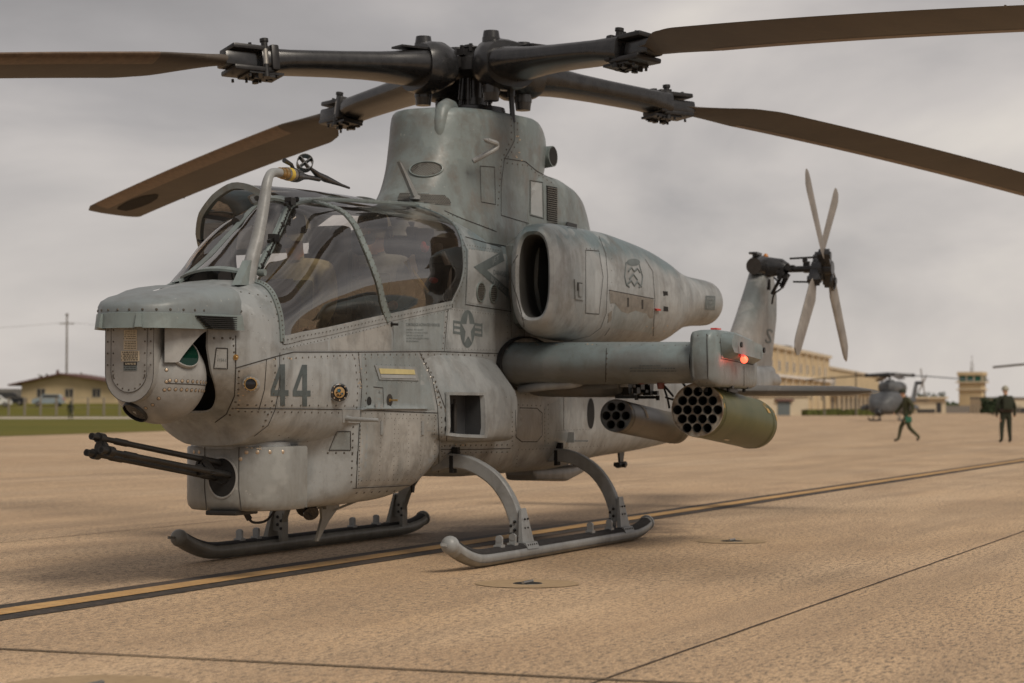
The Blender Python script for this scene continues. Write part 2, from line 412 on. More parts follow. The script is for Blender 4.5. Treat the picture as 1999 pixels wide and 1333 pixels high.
# ================================================================== ground and setting
def apron_mat():
    b = NB('apron_concrete')
    W = lambda *a, **k: b.noise(*a, world=True, **k)
    big = W(.16, 5, .6); mid = W(.9, 6, .62, stretch=(.5, 1.6, 1)); streak = W(.55, 6, .62, stretch=(.14, 1.7, 1), rot=(0, 0, .22))
    pit = W(38, 5, .75, stretch=(.30, 1, 1), rot=(0, 0, .06)); pit2 = W(80, 4, .8, stretch=(.32, 1, 1), rot=(0, 0, -.05)); fine = W(150, 2, .7, stretch=(.4, 1, 1))
    c = b.mix(b.ramp(big, .35, .65), (.50, .328, .183), (.625, .43, .258))
    c = b.mix(b.math('MULTIPLY', b.ramp(mid, .42, .64), .60), c, (.31, .195, .115))
    c = b.mix(b.math('MULTIPLY', b.ramp(streak, .48, .64), .72), c, (.25, .165, .10))
    c = b.mix(b.math('MULTIPLY', b.ramp(W(.35, 4, .6, stretch=(.3, 1.2, 1)), .48, .64), .55), c, (.72, .53, .35))
    # every cast slab has its own tone
    sp_ = b.n('ShaderNodeSeparateXYZ'); b.l(b.geo.outputs['Position'], sp_.inputs[0]); cb = b.n('ShaderNodeCombineXYZ')
    b.l(b.math('FLOOR', b.math('MULTIPLY', b.math('SUBTRACT', sp_.outputs[0], 7.885), 1/22.8)), cb.inputs[0]); b.l(b.math('FLOOR', b.math('MULTIPLY', b.math('SUBTRACT', sp_.outputs[1], 3.932), 1/7.63)), cb.inputs[1])
    wn_ = b.n('ShaderNodeTexWhiteNoise'); b.l(cb.outputs[0], wn_.inputs['Vector']); c = b.mix(b.math('MULTIPLY', wn_.outputs['Value'], .22), c, (.33, .225, .135))
    # tyre scuffs along the taxi line
    c = b.mix(b.math('MULTIPLY', b.ramp(W(2.2, 4, .6, stretch=(.05, 1.0, 1)), .56, .66), .38), c, (.20, .14, .095))
    # worn broom finish: dark specks that come and go
    amt = b.ramp(W(.45, 4, .6, stretch=(.5, 1, 1)), .32, .54)
    c = b.mix(b.math('MULTIPLY', b.math('ADD', b.math('MULTIPLY', b.ramp(pit, .50, .58), amt), b.math('MULTIPLY', b.ramp(pit, .53, .60), .5)), .95), c, (.085, .060, .044))
    c = b.mix(b.math('MULTIPLY', b.ramp(pit2, .49, .57), .72), c, (.145, .102, .072))
    c = b.mix(b.math('MULTIPLY', b.ramp(fine, .46, .62), .55), c, (.80, .62, .42))
    oil = W(.42, 4, .6)
    # oil stain plus a contact shadow below the parked aircraft, painted into the colour
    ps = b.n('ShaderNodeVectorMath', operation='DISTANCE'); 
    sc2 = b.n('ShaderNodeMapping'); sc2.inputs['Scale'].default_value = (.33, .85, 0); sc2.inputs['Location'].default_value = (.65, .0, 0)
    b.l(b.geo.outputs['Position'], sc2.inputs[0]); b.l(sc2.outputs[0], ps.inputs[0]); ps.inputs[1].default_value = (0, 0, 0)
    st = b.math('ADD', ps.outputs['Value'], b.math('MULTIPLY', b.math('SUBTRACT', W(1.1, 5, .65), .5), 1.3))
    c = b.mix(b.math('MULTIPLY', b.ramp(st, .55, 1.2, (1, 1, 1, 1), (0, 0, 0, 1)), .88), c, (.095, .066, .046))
    b.bump(b.math('ADD', pit, b.math('MULTIPLY', pit2, .5)), .35, .004)
    return b.fin(c, .82, 0, .25)
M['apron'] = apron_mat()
def grass_mat():
    b = NB('mown_grass'); n = b.noise(.05, 5, .6, world=True); f = b.noise(.6, 5, .7, world=True)
    c = b.mix(b.ramp(n, .35, .65), (.105, .105, .018), (.145, .125, .025)); c = b.mix(b.math('MULTIPLY', b.ramp(f, .4, .7), .4), c, (.055, .065, .012))
    return b.fin(c, .95, 0, .1)
M['grass'] = grass_mat()
def line_mat(name, c0, c1, wear, wc):
    b = NB(name); n = b.noise(9, 6, .7, world=True, stretch=(1, .5, 1)); f = b.noise(45, 4, .7, world=True, stretch=(1, .45, 1)); g = b.noise(.8, 4, .6, world=True)
    c = b.mix(b.ramp(n, .35, .65), c0, c1); c = b.mix(b.math('MULTIPLY', b.ramp(f, .50, .62), wear), c, wc)
    c = b.mix(b.math('MULTIPLY', b.ramp(g, .45, .7), .35), c, (.16, .11, .075))
    return b.fin(c, .8, 0, .25)
M['tyel'] = line_mat('taxi_yellow', (.46, .265, .10), (.55, .35, .15), .55, (.24, .15, .085))
M['tblk'] = line_mat('taxi_black', (.026, .023, .021), (.045, .038, .032), .45, (.16, .12, .09))
M['seal'] = line_mat('joint_sealant', (.10, .075, .045), (.17, .125, .075), .4, (.05, .04, .03))
M['crack'] = line_mat('thin_joint', (.035, .026, .02), (.06, .045, .035), .4, (.16, .12, .09))
M['patch'] = line_mat('mortar_patch', (.35, .25, .145), (.40, .29, .175), .6, (.24, .165, .10))
M['roadm'] = plain('pale_road', (.46, .40, .33), .85)

g = MB(); S_ = 4000
g.add([(-S_, -S_, 0), (S_, -S_, 0), (S_, S_, 0), (-S_, S_, 0)], [(0, 1, 2, 3)])
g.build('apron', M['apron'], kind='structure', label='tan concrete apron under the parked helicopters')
def strip(name, mat, x0, x1, y0, y1, z=.004, wob=0, n=1, kind='structure', label=None):
    m = MB(); P = []
    for i in range(n+1):
        x = lerp(x0, x1, i/n); w = lambda: random.uniform(-wob, wob)
        P.append([(x, y0+w(), z), (x, y1+w(), z)])
    m.grid(P); return m.build(name, mat, kind=kind, label=label)
YT = -.09
strip('taxiway_line_border', M['tblk'], -170, 40, YT-.27, YT+.27, .004, .006, 420)
strip('taxiway_line', M['tyel'], -170, 40, YT-.10, YT+.10, .008, .004, 420, label='worn yellow taxi line with black borders')
strip('apron_joint', M['crack'], -260, 60, 3.925, 3.94, .004, .003, 900)
strip('apron_joint', M['crack'], -260, 60, -3.71, -3.695, .004, .003, 900)
strip('apron_joint', M['crack'], -260, 60, -11.32, -11.30, .004, .003, 300)
strip('apron_joint', M['crack'], -260, 60, 11.54, 11.56, .004, .003, 300)
def ystrip(x, w, mat, z=.006):
    m = MB(); P = []
    for i in range(401):
        y = lerp(-90, 60, i/400); P.append([(x-w/2+random.uniform(-.004, .004), y, z), (x+w/2+random.uniform(-.004, .004), y, z)])
    m.grid(P); m.build('sealed_joint', mat, kind='structure')
ystrip(7.885, .035, M['seal'])
for x in (-14.9, -37.8, -60): ystrip(x, .03, M['crack'])
def disc(c, r, z, wob=0, n=40): return [(c[0]+(r+random.uniform(-wob, wob))*math.cos(2*PI*k/n), c[1]+(r+random.uniform(-wob, wob))*math.sin(2*PI*k/n), z) for k in range(n)]
TD = [(3.54, 1.88, 'in front of the port skid', .33), (-1.13, 1.88, 'behind the port skid', .30), (8.9, 2.12, 'at the bottom left corner, nearest the camera', .40), (-9.0, 6.2, 'far to the right of the aircraft', .33)]
for x, y, w, rr in TD:
    e_ = empty('tie_down_point', (x, y, 0), 'round mortar patch with dark steel tie-down cup '+w, 'tie-down', 'apron tie-down points')
    d = MB(); d.add([(p[0]-x, p[1]-y, p[2]) for p in disc((x, y), rr, .004, .012)], [tuple(range(40))]); d.build('mortar_ring', M['patch'], e_)
    d = MB(); q = [(p[0]-x, p[1]-y, 0) for p in disc((x, y), .085, 0, 0, 24)]
    d.grid([[(a*1.12, b_*1.12, .004) for a, b_, _ in q], [(a*1.10, b_*1.10, .007) for a, b_, _ in q], [(a, b_, .007) for a, b_, _ in q], [(a*.95, b_*.95, .0045) for a, b_, _ in q]], cv=True)
    d.build('steel_rim', M['rivet'], e_)
    d = MB(); d.add([(a*.98, b_*.98, .0085) for a, b_, _ in q], [tuple(range(24))]); d.build('cup', M['dark'], e_)
    d = MB(); d.tube([(-.08, 0, .014), (.08, 0, .014)], .011, 8); d.build('bar', M['steel'], e_)

# ================================================================== THE HELICOPTER
heli = empty('attack_helicopter', (0, 0, 0), 'grey two-seat attack helicopter numbered 44 parked on the yellow line in the foreground', 'helicopter')
H = heli
ST = [  # x, then 12 (y,z) control points from keel to crown
(-9.5, [(0,1.40),(.03,1.40),(.06,1.42),(.075,1.45),(.08,1.48),(.08,1.52),(.075,1.56),(.07,1.59),(.06,1.61),(.04,1.63),(.02,1.635),(0,1.64)]),
(-7.5, [(0,1.13),(.08,1.13),(.13,1.17),(.16,1.23),(.17,1.30),(.17,1.38),(.165,1.45),(.155,1.52),(.13,1.58),(.09,1.615),(.04,1.63),(0,1.63)]),
(-5.4, [(0,.80),(.10,.80),(.19,.85),(.25,.95),(.27,1.08),(.27,1.22),(.265,1.36),(.25,1.48),(.21,1.58),(.14,1.65),(.06,1.68),(0,1.69)]),
(-3.6, [(0,.70),(.16,.705),(.28,.76),(.36,.88),(.39,1.04),(.39,1.22),(.385,1.4),(.37,1.55),(.32,1.70),(.22,1.82),(.1,1.86),(0,1.87)]),
(-2.4, [(0,.66),(.2,.67),(.36,.73),(.45,.87),(.48,1.05),(.48,1.27),(.47,1.5),(.46,1.75),(.44,2.0),(.36,2.2),(.15,2.28),(0,2.28)]),
(-1.0, [(0,.58),(.22,.59),(.38,.66),(.475,.82),(.50,1.02),(.505,1.27),(.50,1.54),(.495,1.9),(.49,2.2),(.42,2.45),(.15,2.52),(0,2.52)]),
(.6, [(0,.575),(.22,.585),(.38,.65),(.48,.82),(.505,1.02),(.51,1.27),(.505,1.55),(.50,2.0),(.505,2.2),(.42,2.5),(.15,2.62),(0,2.63)]),
(1.2, [(0,.62),(.22,.63),(.38,.69),(.48,.84),(.505,1.02),(.51,1.27),(.505,1.55),(.50,1.95),(.515,2.2),(.425,2.5),(.15,2.66),(0,2.67)]),
(1.5, [(0,.64),(.22,.65),(.38,.71),(.48,.85),(.505,1.02),(.51,1.27),(.505,1.545),(.50,1.90),(.53,2.17),(.43,2.51),(.15,2.665),(0,2.68)]),
(2.0, [(0,.80),(.22,.80),(.36,.84),(.46,.93),(.50,1.05),(.51,1.27),(.505,1.53),(.50,1.835),(.545,2.14),(.43,2.50),(.14,2.64),(0,2.655)]),
(2.5, [(0,.85),(.22,.85),(.36,.88),(.46,.95),(.50,1.06),(.51,1.27),(.505,1.515),(.50,1.77),(.545,2.10),(.43,2.48),(.13,2.61),(0,2.625)]),
(3.0, [(0,.87),(.22,.87),(.36,.89),(.46,.97),(.50,1.08),(.51,1.28),(.505,1.505),(.50,1.705),(.545,2.05),(.425,2.44),(.13,2.57),(0,2.59)]),
(3.44,[(0,.88),(.22,.88),(.35,.90),(.46,.98),(.505,1.10),(.52,1.30),(.51,1.495),(.50,1.645),(.535,1.96),(.43,2.35),(.13,2.50),(0,2.53)]),
(3.7, [(0,.88),(.22,.88),(.34,.90),(.45,.99),(.50,1.13),(.52,1.31),(.51,1.49),(.50,1.61),(.53,1.90),(.42,2.23),(.17,2.31),(0,2.36)]),
(4.0, [(0,.88),(.18,.88),(.29,.90),(.42,1.0),(.49,1.15),(.515,1.32),(.51,1.485),(.50,1.575),(.51,1.80),(.41,2.02),(.22,2.085),(0,2.13)]),
(4.28,[(0,.88),(.14,.885),(.235,.91),(.365,1.0),(.455,1.16),(.50,1.34),(.50,1.475),(.495,1.54),(.475,1.72),(.40,1.87),(.27,1.925),(0,1.945)]),
(4.6, [(0,.93),(.11,.935),(.21,.975),(.32,1.06),(.405,1.20),(.45,1.35),(.455,1.47),(.45,1.60),(.43,1.72),(.35,1.81),(.25,1.845),(0,1.86)]),
(4.86,[(0,1.09),(.10,1.095),(.17,1.125),(.235,1.19),(.275,1.28),(.293,1.37),(.30,1.46),(.305,1.55),(.30,1.63),(.28,1.668),(.18,1.69),(0,1.70)]),
]
SX = [s[0] for s in ST]; SR = [[c for p in s[1] for c in p] for s in ST]
_cache = {}
def sect(x):
    k = round(x, 4)
    if k not in _cache:
        r = table(SX, SR, x); _cache[k] = [(r[2*i], r[2*i+1]) for i in range(12)]
    return _cache[k]
def S(x, s, side=1, off=0.0):
    y, z = curve_s(sect(x), s); y = max(y, 0)
    p = Vector((x, y*side, z))
    if off:
        y1, z1 = curve_s(sect(x), min(s+.05, 11)); y0, z0 = curve_s(sect(x), max(s-.05, 0)); t = Vector((0, y1-y0, z1-z0)).normalized()
        p += Vector((0, t.z*side, -t.y))*off
    return p
def patch(mb, xa, xb, s0, s1, nx, ns, side=1, off=0.0):
    P = []
    for j in range(ns+1):
        s = lerp(s0, s1, j/ns); a = xa(s) if callable(xa) else xa; b_ = xb(s) if callable(xb) else xb
        P.append([S(lerp(a, b_, i/nx), s, side, off) for i in range(nx+1)])
    mb.grid(P); return mb
def lin(pts):
    def f(s):
        for (a, va), (b_, vb) in zip(pts, pts[1:]):
            if s <= b_: return lerp(va, vb, max(0, (s-a)/(b_-a)))
        return pts[-1][1]
    return f
XARC = lin([(7, 2.70), (7.5, 2.88), (8, 3.02), (8.5, 3.12), (9, 3.17), (10, 3.17)])
XREAR = lin([(7, 1.60), (7.4, 1.50), (8, 1.42), (8.6, 1.37), (9.3, 1.38), (10, 1.52)])
hull = MB()
xs1 = [4.86-.045*i for i in range(int((4.86+2.6)/.045)+1)]; xs2 = [xs1[-1]-.15*i for i in range(1, 46)]
XS = xs1+xs2
for sd in (1, -1):
    hull.grid([[S(x, 7*j/40, sd) for j in range(41)] for x in XS])
    patch(hull, 4.86, 4.28, 7, 11, 14, 20, sd)
    patch(hull, 1.2, XS[-1], 7, 11, 70, 20, sd)
    patch(hull, XREAR, 1.2, 7, 10, 8, 18, sd); patch(hull, 3.44, 1.2, 10, 11, 30, 3, sd)
# nose bulkhead behind the sensor ball
def xfront(z):
    return table([.88, .95, 1.05, 1.15, 1.25, 1.35, 1.5], [[4.31], [4.35], [4.45], [4.58], [4.69], [4.79], [4.86]], z)[0]
def nosewarp(p):   # the front of the nose is scooped out round the sensor ball
    p = Vector(p)
    if p.x > 4.28: p.x = 4.28+(p.x-4.28)*(xfront(p.z)-4.28)/.58
    return p
hull.v = [nosewarp(p) for p in hull.v]
ring = [nosewarp(S(4.86, 11*j/44, 1)) for j in range(45)]+[nosewarp(S(4.86, 11*j/44, -1)) for j in range(43, 0, -1)]
inner = lambda dx, k: [Vector((p.x-dx, p.y*k, 1.39+(p.z-1.39)*k)) for p in ring]
hull.grid([ring, inner(.0, .955), inner(.16, .93)], cv=True)
fus = hull.build('fuselage', M['hull'], H, 30)
mdk = MB(); mdk.grid([inner(.15, .935), inner(.17, .6), inner(.17, .1)], cv=True, cap1=True); mdk.build('sensor_well', M['dark'], fus)

# ammunition bay below the cockpit
BAY = [(1.80,[(0,.62),(.2,.62),(.34,.66),(.44,.74),(.49,.84),(.50,.97),(.505,1.12),(.49,1.14),(0,1.14)]),
(1.86,[(0,.58),(.2,.585),(.36,.62),(.46,.70),(.515,.80),(.525,.95),(.525,1.10),(.50,1.125),(0,1.13)]),
(2.1,[(0,.50),(.22,.505),(.37,.545),(.46,.62),(.52,.74),(.53,.93),(.53,1.09),(.50,1.12),(0,1.12)]),
(2.5,[(0,.455),(.22,.46),(.37,.50),(.46,.585),(.52,.72),(.53,.92),(.53,1.09),(.50,1.12),(0,1.12)]),
(3.1,[(0,.445),(.22,.45),(.36,.49),(.46,.58),(.515,.72),(.53,.92),(.53,1.09),(.50,1.12),(0,1.12)]),
(3.35,[(0,.445),(.2,.45),(.30,.48),(.36,.56),(.385,.70),(.41,.88),(.48,1.04),(.47,1.10),(0,1.10)]),
(3.6,[(0,.45),(.18,.452),(.22,.48),(.25,.55),(.265,.68),(.28,.81),(.38,.95),(.40,1.05),(0,1.05)]),
(3.85,[(0,.46),(.16,.462),(.20,.49),(.22,.55),(.24,.66),(.25,.80),(.33,.92),(.34,.98),(0,.98)])]
bx = [b_[0] for b_ in BAY]; br = [[c for p in b_[1] for c in p] for b_ in BAY]
def BS(x, s, side):
    r = table(bx, br, x); y, z = curve_s([(r[2*i], r[2*i+1]) for i in range(9)], s); return Vector((x, max(0, y)*side, z))
bay = MB()
for sd in (1, -1): bay.grid([[BS(lerp(3.85, 1.80, i/44), 8*j/40, sd) for j in range(41)] for i in range(45)])
bayo = bay.build('ammunition_bay', M['hull'], H, 30)

# cheek fairings with their square openings
def cheek(sd):
    CK = [(.76,[(.40,.875),(.56,.88),(.635,.93),(.655,1.08),(.64,1.22),(.58,1.34),(.47,1.50),(.40,1.52)]),
    (.80,[(.40,.86),(.60,.865),(.69,.91),(.71,1.08),(.70,1.23),(.62,1.35),(.49,1.51),(.40,1.53)]),
    (1.3,[(.40,.86),(.60,.865),(.69,.91),(.70,1.08),(.685,1.25),(.61,1.40),(.49,1.53),(.40,1.54)]),
    (1.75,[(.40,.87),(.57,.875),(.65,.92),(.655,1.08),(.64,1.25),(.57,1.42),(.49,1.53),(.40,1.54)]),
    (2.05,[(.40,.90),(.50,.91),(.56,.95),(.565,1.08),(.56,1.25),(.525,1.40),(.49,1.52),(.40,1.53)]),
    (2.25,[(.40,.95),(.46,.955),(.49,.98),(.495,1.08),(.495,1.25),(.49,1.38),(.48,1.50),(.40,1.52)])]
    cx = [c[0] for c in CK]; crw = [[q for p in c[1] for q in p] for c in CK]
    def F(x, s):
        r = table(cx, crw, x); y, z = curve_s([(r[2*i], r[2*i+1]) for i in range(8)], s); return Vector((x, y*sd, z))
    xs = [.76, .80, .9, 1.0, 1.1, 1.2, 1.3, 1.42, 1.52, 1.62, 1.72, 1.82, 1.92, 2.02, 2.12, 2.25]
    ss = [0, .4, .8, 1.1, 1.4, 1.7, 2.0, 2.4, 2.8, 3.2, 3.6, 3.85, 4.2, 4.6, 5, 5.4, 5.8, 6.2, 6.6, 7]
    i0, i1 = xs.index(1.42), xs.index(1.92); j0, j1 = ss.index(2.0), ss.index(3.85)
    m = MB(); m.grid([[F(x, s) for s in ss] for x in xs], skip=lambda i, j: i0 <= i < i1 and j0 <= j < j1, cap0=True)
    o = m.build('cheek_fairing', M['hull'], H, 30)
    if sd > 0:
        c = [F(1.42, 2.0), F(1.92, 2.0), F(1.92, 3.85), F(1.42, 3.85)]; cc = sum(c, Vector())/4
        edge = [F(x, 2.0) for x in xs[i0:i1+1]]+[F(1.92, s) for s in ss[j0+1:j1+1]]+[F(x, 3.85) for x in xs[i0:i1+1]][::-1][1:]+[F(1.42, s) for s in ss[j0:j1+1]][::-1][1:-1]
        m = MB(); ins = [p+(cc-p)*.02 for p in edge]
        m.grid([[p+(p-cc)*.10+Vector((0, .002, 0)) for p in edge], [p+(p-cc)*.09+Vector((0, .014, 0)) for p in edge], [p+(cc-p)*.05+Vector((0, .014, 0)) for p in edge], [p+(cc-p)*.07+Vector((0, -.02, 0)) for p in edge]], cv=True)
        fr = m.build('opening_frame', M['hull'], o)
        m = MB(); m.grid([[p+(cc-p)*.06+Vector((0, -.01, 0)) for p in edge], [Vector((p.x, .535, p.z)) for p in edge]], cv=True); m.add([Vector((p.x, .535, p.z)) for p in edge], [tuple(range(len(edge)))])
        m.build('recess', M['panel'], o)
        m = MB(); m.tube([(1.70, .57, .93), (1.70, .57, 1.19)], .010, 8); m.box((1.66, .55, 1.05), (.03, .03, .2)); m.build('recess_strut', M['seam'], o)
    return o
chk = cheek(1); cheek(-1)

# ---- canopy
can = MB(); patch(can, 4.28, XARC, 7, 10, 26, 26, 1, .002)
pane1 = can.build('front_canopy_glass', M['glass'], H, 60)
can = MB(); patch(can, XARC, XREAR, 7, 10, 26, 26, 1, .002); pane2 = can.build('rear_canopy_glass', M['glass'], H, 60)
can = MB(); patch(can, 4.28, XARC, 7, 10, 26, 26, -1, .002); can.build('front_canopy_glass', M['glass'], H, 60)
WB, WT = (4.19, .255, 1.93), (3.44, .13, 2.50)
def WS(t, q):   # t 0 base..1 top, q -1..1 across
    x = lerp(WB[0], WT[0], t)-.035*math.sin(PI*t)*0; w = S(x, 10, 1).y; z = S(x, 10, 1).z
    return Vector((x+.07*(1-q*q)*(1-t*.6), w*q, z+.045*(1-q*q)*(1-.2*t)))
m = MB(); m.grid([[WS(t/20, q/8-1) for q in range(17)] for t in range(21)]); m.build('windshield', M['wglass'], H, 60)
def band(mb, row, w, h=.008, closed=False):
    """raised frame strip along [(point, normal)...]"""
    P = []; n = len(row)
    for i, (p, nn) in enumerate(row):
        a = row[(i-1) % n if closed else max(i-1, 0)][0]; b_ = row[(i+1) % n if closed else min(i+1, n-1)][0]
        q = (b_-a).normalized().cross(nn).normalized()*w/2
        P.append([p-q-nn*.004, p-q*.98+nn*h, p+q*.98+nn*h, p+q-nn*.004])
    mb.grid(P, cu=closed); return mb
def SN(x, s, side=1):
    e1 = S(x+.03, s, side)-S(x-.03, s, side); e2 = S(x, min(s+.08, 11), side)-S(x, s-.08, side); n = e1.cross(e2).normalized()
    if n.y*side < 0 or (abs(n.y) < .05 and n.z < 0): n = -n
    return (S(x, s, side), n)
fr1 = MB()
arc = [SN(XARC(7+3*i/24), 7+3*i/24) for i in range(25)]; band(fr1, arc, .070, .010)
rear = [SN(XREAR(7+3*i/24), 7+3*i/24) for i in range(25)]
sill = [SN(lerp(4.26, 1.60, i/50), 7) for i in range(51)]
topl = [SN(lerp(4.2, 1.4, i/50), 10) for i in range(51)]
wsl = [SN(lerp(4.28, 3.44, i/20), 10) for i in range(21)]
front = [SN(4.265, 7+3*i/20) for i in range(21)]
fr1.build('canopy_arch', M['teal'], H)
m = MB(); band(m, rear, .045, .007); m.build('rear_canopy_frame', M['hull'], H)
m = MB(); band(m, [(p+Vector((0, 0, .012)), n) for p, n in sill], .055, .006); m.build('canopy_sill', M['hull'], H)
m = MB(); band(m, front, .05, .009); m.build('front_canopy_frame', M['teal'], H)
m = MB(); band(m, [(p, (n+Vector((0, -.1, .4))).normalized()) for p, n in topl], .055, .012); m.build('canopy_side_rail', M['teal'], H)
m = MB(); band(m, [SN(lerp(4.28, 1.4, i/50), 10, -1) for i in range(51)], .06, .012); m.build('canopy_side_rail', M['teal'], H)
m = MB(); band(m, [SN(XARC(7+3*i/24), 7+3*i/24, -1) for i in range(25)], .07, .010); m.build('canopy_arch', M['teal'], H)
m = MB(); band(m, [SN(4.265, 7+3*i/20, -1) for i in range(21)], .06, .009); m.build('front_canopy_frame', M['teal'], H)
m = MB(); band(m, [(WS(1, q/8-1)+Vector((0, 0, .004)), Vector((.3, 0, 1)).normalized()) for q in range(17)], .09, .014); m.build('windshield_top_frame', M['teal'], H)
m = MB(); band(m, [(WS(0, q/8-1)+Vector((0.0, 0, .003)), Vector((.3, 0, 1)).normalized()) for q in range(17)], .07, .012); m.build('windshield_base_frame', M['teal'], H)
# cutting-cord and latch hardware along the windshield edge
m = MB(); m.tube([S(lerp(4.16, 3.46, i/12), 10)+Vector((.0, .012, .035)) for i in range(13)], .014, 8); m.build('edge_conduit', M['teal'], H)
m = MB()
for i in range(26):
    p = S(lerp(4.12, 3.42, i/25), 10)+Vector((0, .022, .028)); m.ball(p, .013 if i % 5 else .02, 8, 5)
for x in (3.86, 3.52): p = S(x, 10)+Vector((0, .02, .05)); m.box(p, (.07, .05, .05)); m.beam(p, p+Vector((.09, .01, -.03)), .02, .02)
m.build('latch_hardware', M['gun'], H, kind='stuff')

# far-side crew door, swung open
door = MB()
ang = math.radians(44); hz = Vector((0, -.13, 2.60))
def DP(x, s, off=0):
    p = S(x, s, -1, off); d = p-hz; c, s_ = math.cos(ang), math.sin(ang)
    return Vector((p.x, hz.y+d.y*c+d.z*s_*1.0, hz.z-d.y*s_*1.0*0+d.z*c+(-d.y)*s_*1.0))
def door_pt(x, s, off=0):
    p = S(x, s, -1, off); dy, dz = p.y-hz.y, p.z-hz.z; c, s_ = math.cos(-ang), math.sin(-ang)
    return Vector((p.x, hz.y+dy*c-dz*s_, hz.z+dy*s_+dz*c))
P = [[door_pt(lerp(XARC(s_), XREAR(s_), i/16), s_) for i in range(17)] for s_ in [7+3*j/16 for j in range(17)]]
door.grid(P); dg = door.build('open_door_glass', M['dglass'], H, 60)
def ring_band(mb, pts, w, h):
    rw = []
    for i, p in enumerate(pts):
        t = (pts[min(i+1, len(pts)-1)]-pts[max(i-1, 0)]).normalized(); n = t.cross(Vector((1, 0, 0))).normalized(); rw.append((p, n))
    P = []
    for p, n in rw:
        q = Vector((1, 0, 0))*w/2; P.append([p-q-n*h, p-q+n*h, p+q+n*h, p+q-n*h])
    mb.grid(P, cv=True, cap0=True, cap1=True)
m = MB(); ring_band(m, [door_pt(XARC(7+3*i/24), 7+3*i/24) for i in range(25)], .05, .022); ring_band(m, [door_pt(XREAR(7+3*i/24), 7+3*i/24) for i in range(25)], .045, .018)
m.tube([door_pt(lerp(XARC(7), XREAR(7), i/10), 7) for i in range(11)], .022, 8); m.build('open_door_frame', M['tower'], H)
m = MB(); a = door_pt(XARC(7.4), 7.4); m.beam(a, S(2.95, 8.0, -1), .05, .02); m.beam(door_pt(XARC(8), 8), S(2.9, 8.9, -1), .03, .03); m.build('door_strut', M['gun'], H)

# ---- rotor pylon fairing
def slices(rows, seg=64):
    R = []
    for z, xf, xb, b_, n in rows:
        xc = (xf+xb)/2; a = (xf-xb)/2
        ring = []
        for k in range(seg):
            x, y = sell(xc, 0, a, b_, n, k, seg); ring.append(Vector((x, y, z)))
        R.append(ring)
    return R
def smooth_rows(rows, k=5):
    zs = [r[0] for r in rows]; o = []
    for i in range(len(rows)-1):
        for j in range(k): z = lerp(zs[i], zs[i+1], j/k); o.append([z]+table(zs, [r[1:] for r in rows], z))
    o.append(list(rows[-1])); return o
TW = smooth_rows([(2.42, 1.72, -.6, .47, 2.2), (2.62, 1.60, -.7, .455, 2.3), (2.8, 1.40, -.8, .435, 2.4), (3.0, 1.25, -.92, .425, 2.7), (3.2, 1.16, -1.0, .43, 2.9), (3.36, 1.13, -1.03, .43, 2.9), (3.44, 1.11, -1.02, .425, 2.9)])
R = slices(TW)
for (dz, k) in ((.03, .985), (.055, .955), (.07, .90), (.075, .80)):
    z, xf, xb, b_, n = TW[-1]; R.append([Vector(((p.x-.03)*k+.03, p.y*k, z+dz+(-.05 if False else 0)+.07*k*0)) for p in R[len(TW)-1]])
# crown slopes up slightly towards the rear of the mast, then rolls over
for ring in R:
    for p in ring:
        if p.z > 3.2 and p.x < -.35: p.z -= .22*((-.35-p.x)/.7)**2*(p.z-3.2)/.3
        if p.z > 3.2: p.z += (p.z-3.2)/.3*max(-.03, min(.05, -.05*(p.x-.4)))
m = MB(); m.grid(R, cv=True)
tower = m.build('rotor_pylon_fairing', M['tower'], H, 40)
m = MB(); m.add([p+Vector((0, 0, -.03)) for p in R[-1]], [tuple(range(64))]); m.build('mast_well', M['dark'], tower)
RF = smooth_rows([(2.3, .25, -2.20, .45, 3.2), (2.6, .25, -2.15, .44, 3.2), (2.8, .22, -2.06, .43, 3.2), (2.95, .2, -1.93, .42, 3.2), (3.03, .18, -1.75, .41, 3.2), (3.09, .1, -1.5, .37, 3.2)])
R2 = slices(RF)
for (dz, k) in ((.02, .93), (.03, .8)):
    R2.append([Vector(((p.x+.6)*k-.6, p.y*k, RF[-1][0]+dz)) for p in R2[len(RF)-1]])
m = MB(); m.grid(R2, cv=True, cap1=True); aftf = m.build('aft_cowling', M['tower'], H, 40)
# swollen shoulder behind the mast, carrying the round vent
m = MB(); P = []
for i in range(13):
    t = i/12; x = lerp(.25, -1.06, t); b_ = .445*math.sin(PI*min(1, .25+t*.62))**.4
    P.append([Vector((x, b_*math.cos(PI*k/24), lerp(3.0, 3.18, t)+(.38-.10*t*t)*math.sin(PI*k/24)**.6*(1 if 0 < k < 24 else 0))) for k in range(25)])
# ---- blister on the front of the crown
m = MB(); m.tube([Vector(p) for p in ((1.07, .17, 3.17), (1.085, .17, 3.22), (1.085, .17, 3.29), (1.07, .17, 3.36), (1.045, .17, 3.425), (1.0, .17, 3.47), (.93, .17, 3.50), (.84, .17, 3.505), (.74, .17, 3.49))], [.010, .030, .045, .052, .056, .058, .055, .045, .02], 18)
fin_f = m.build('crown_blister', M['tower'], H, 50)

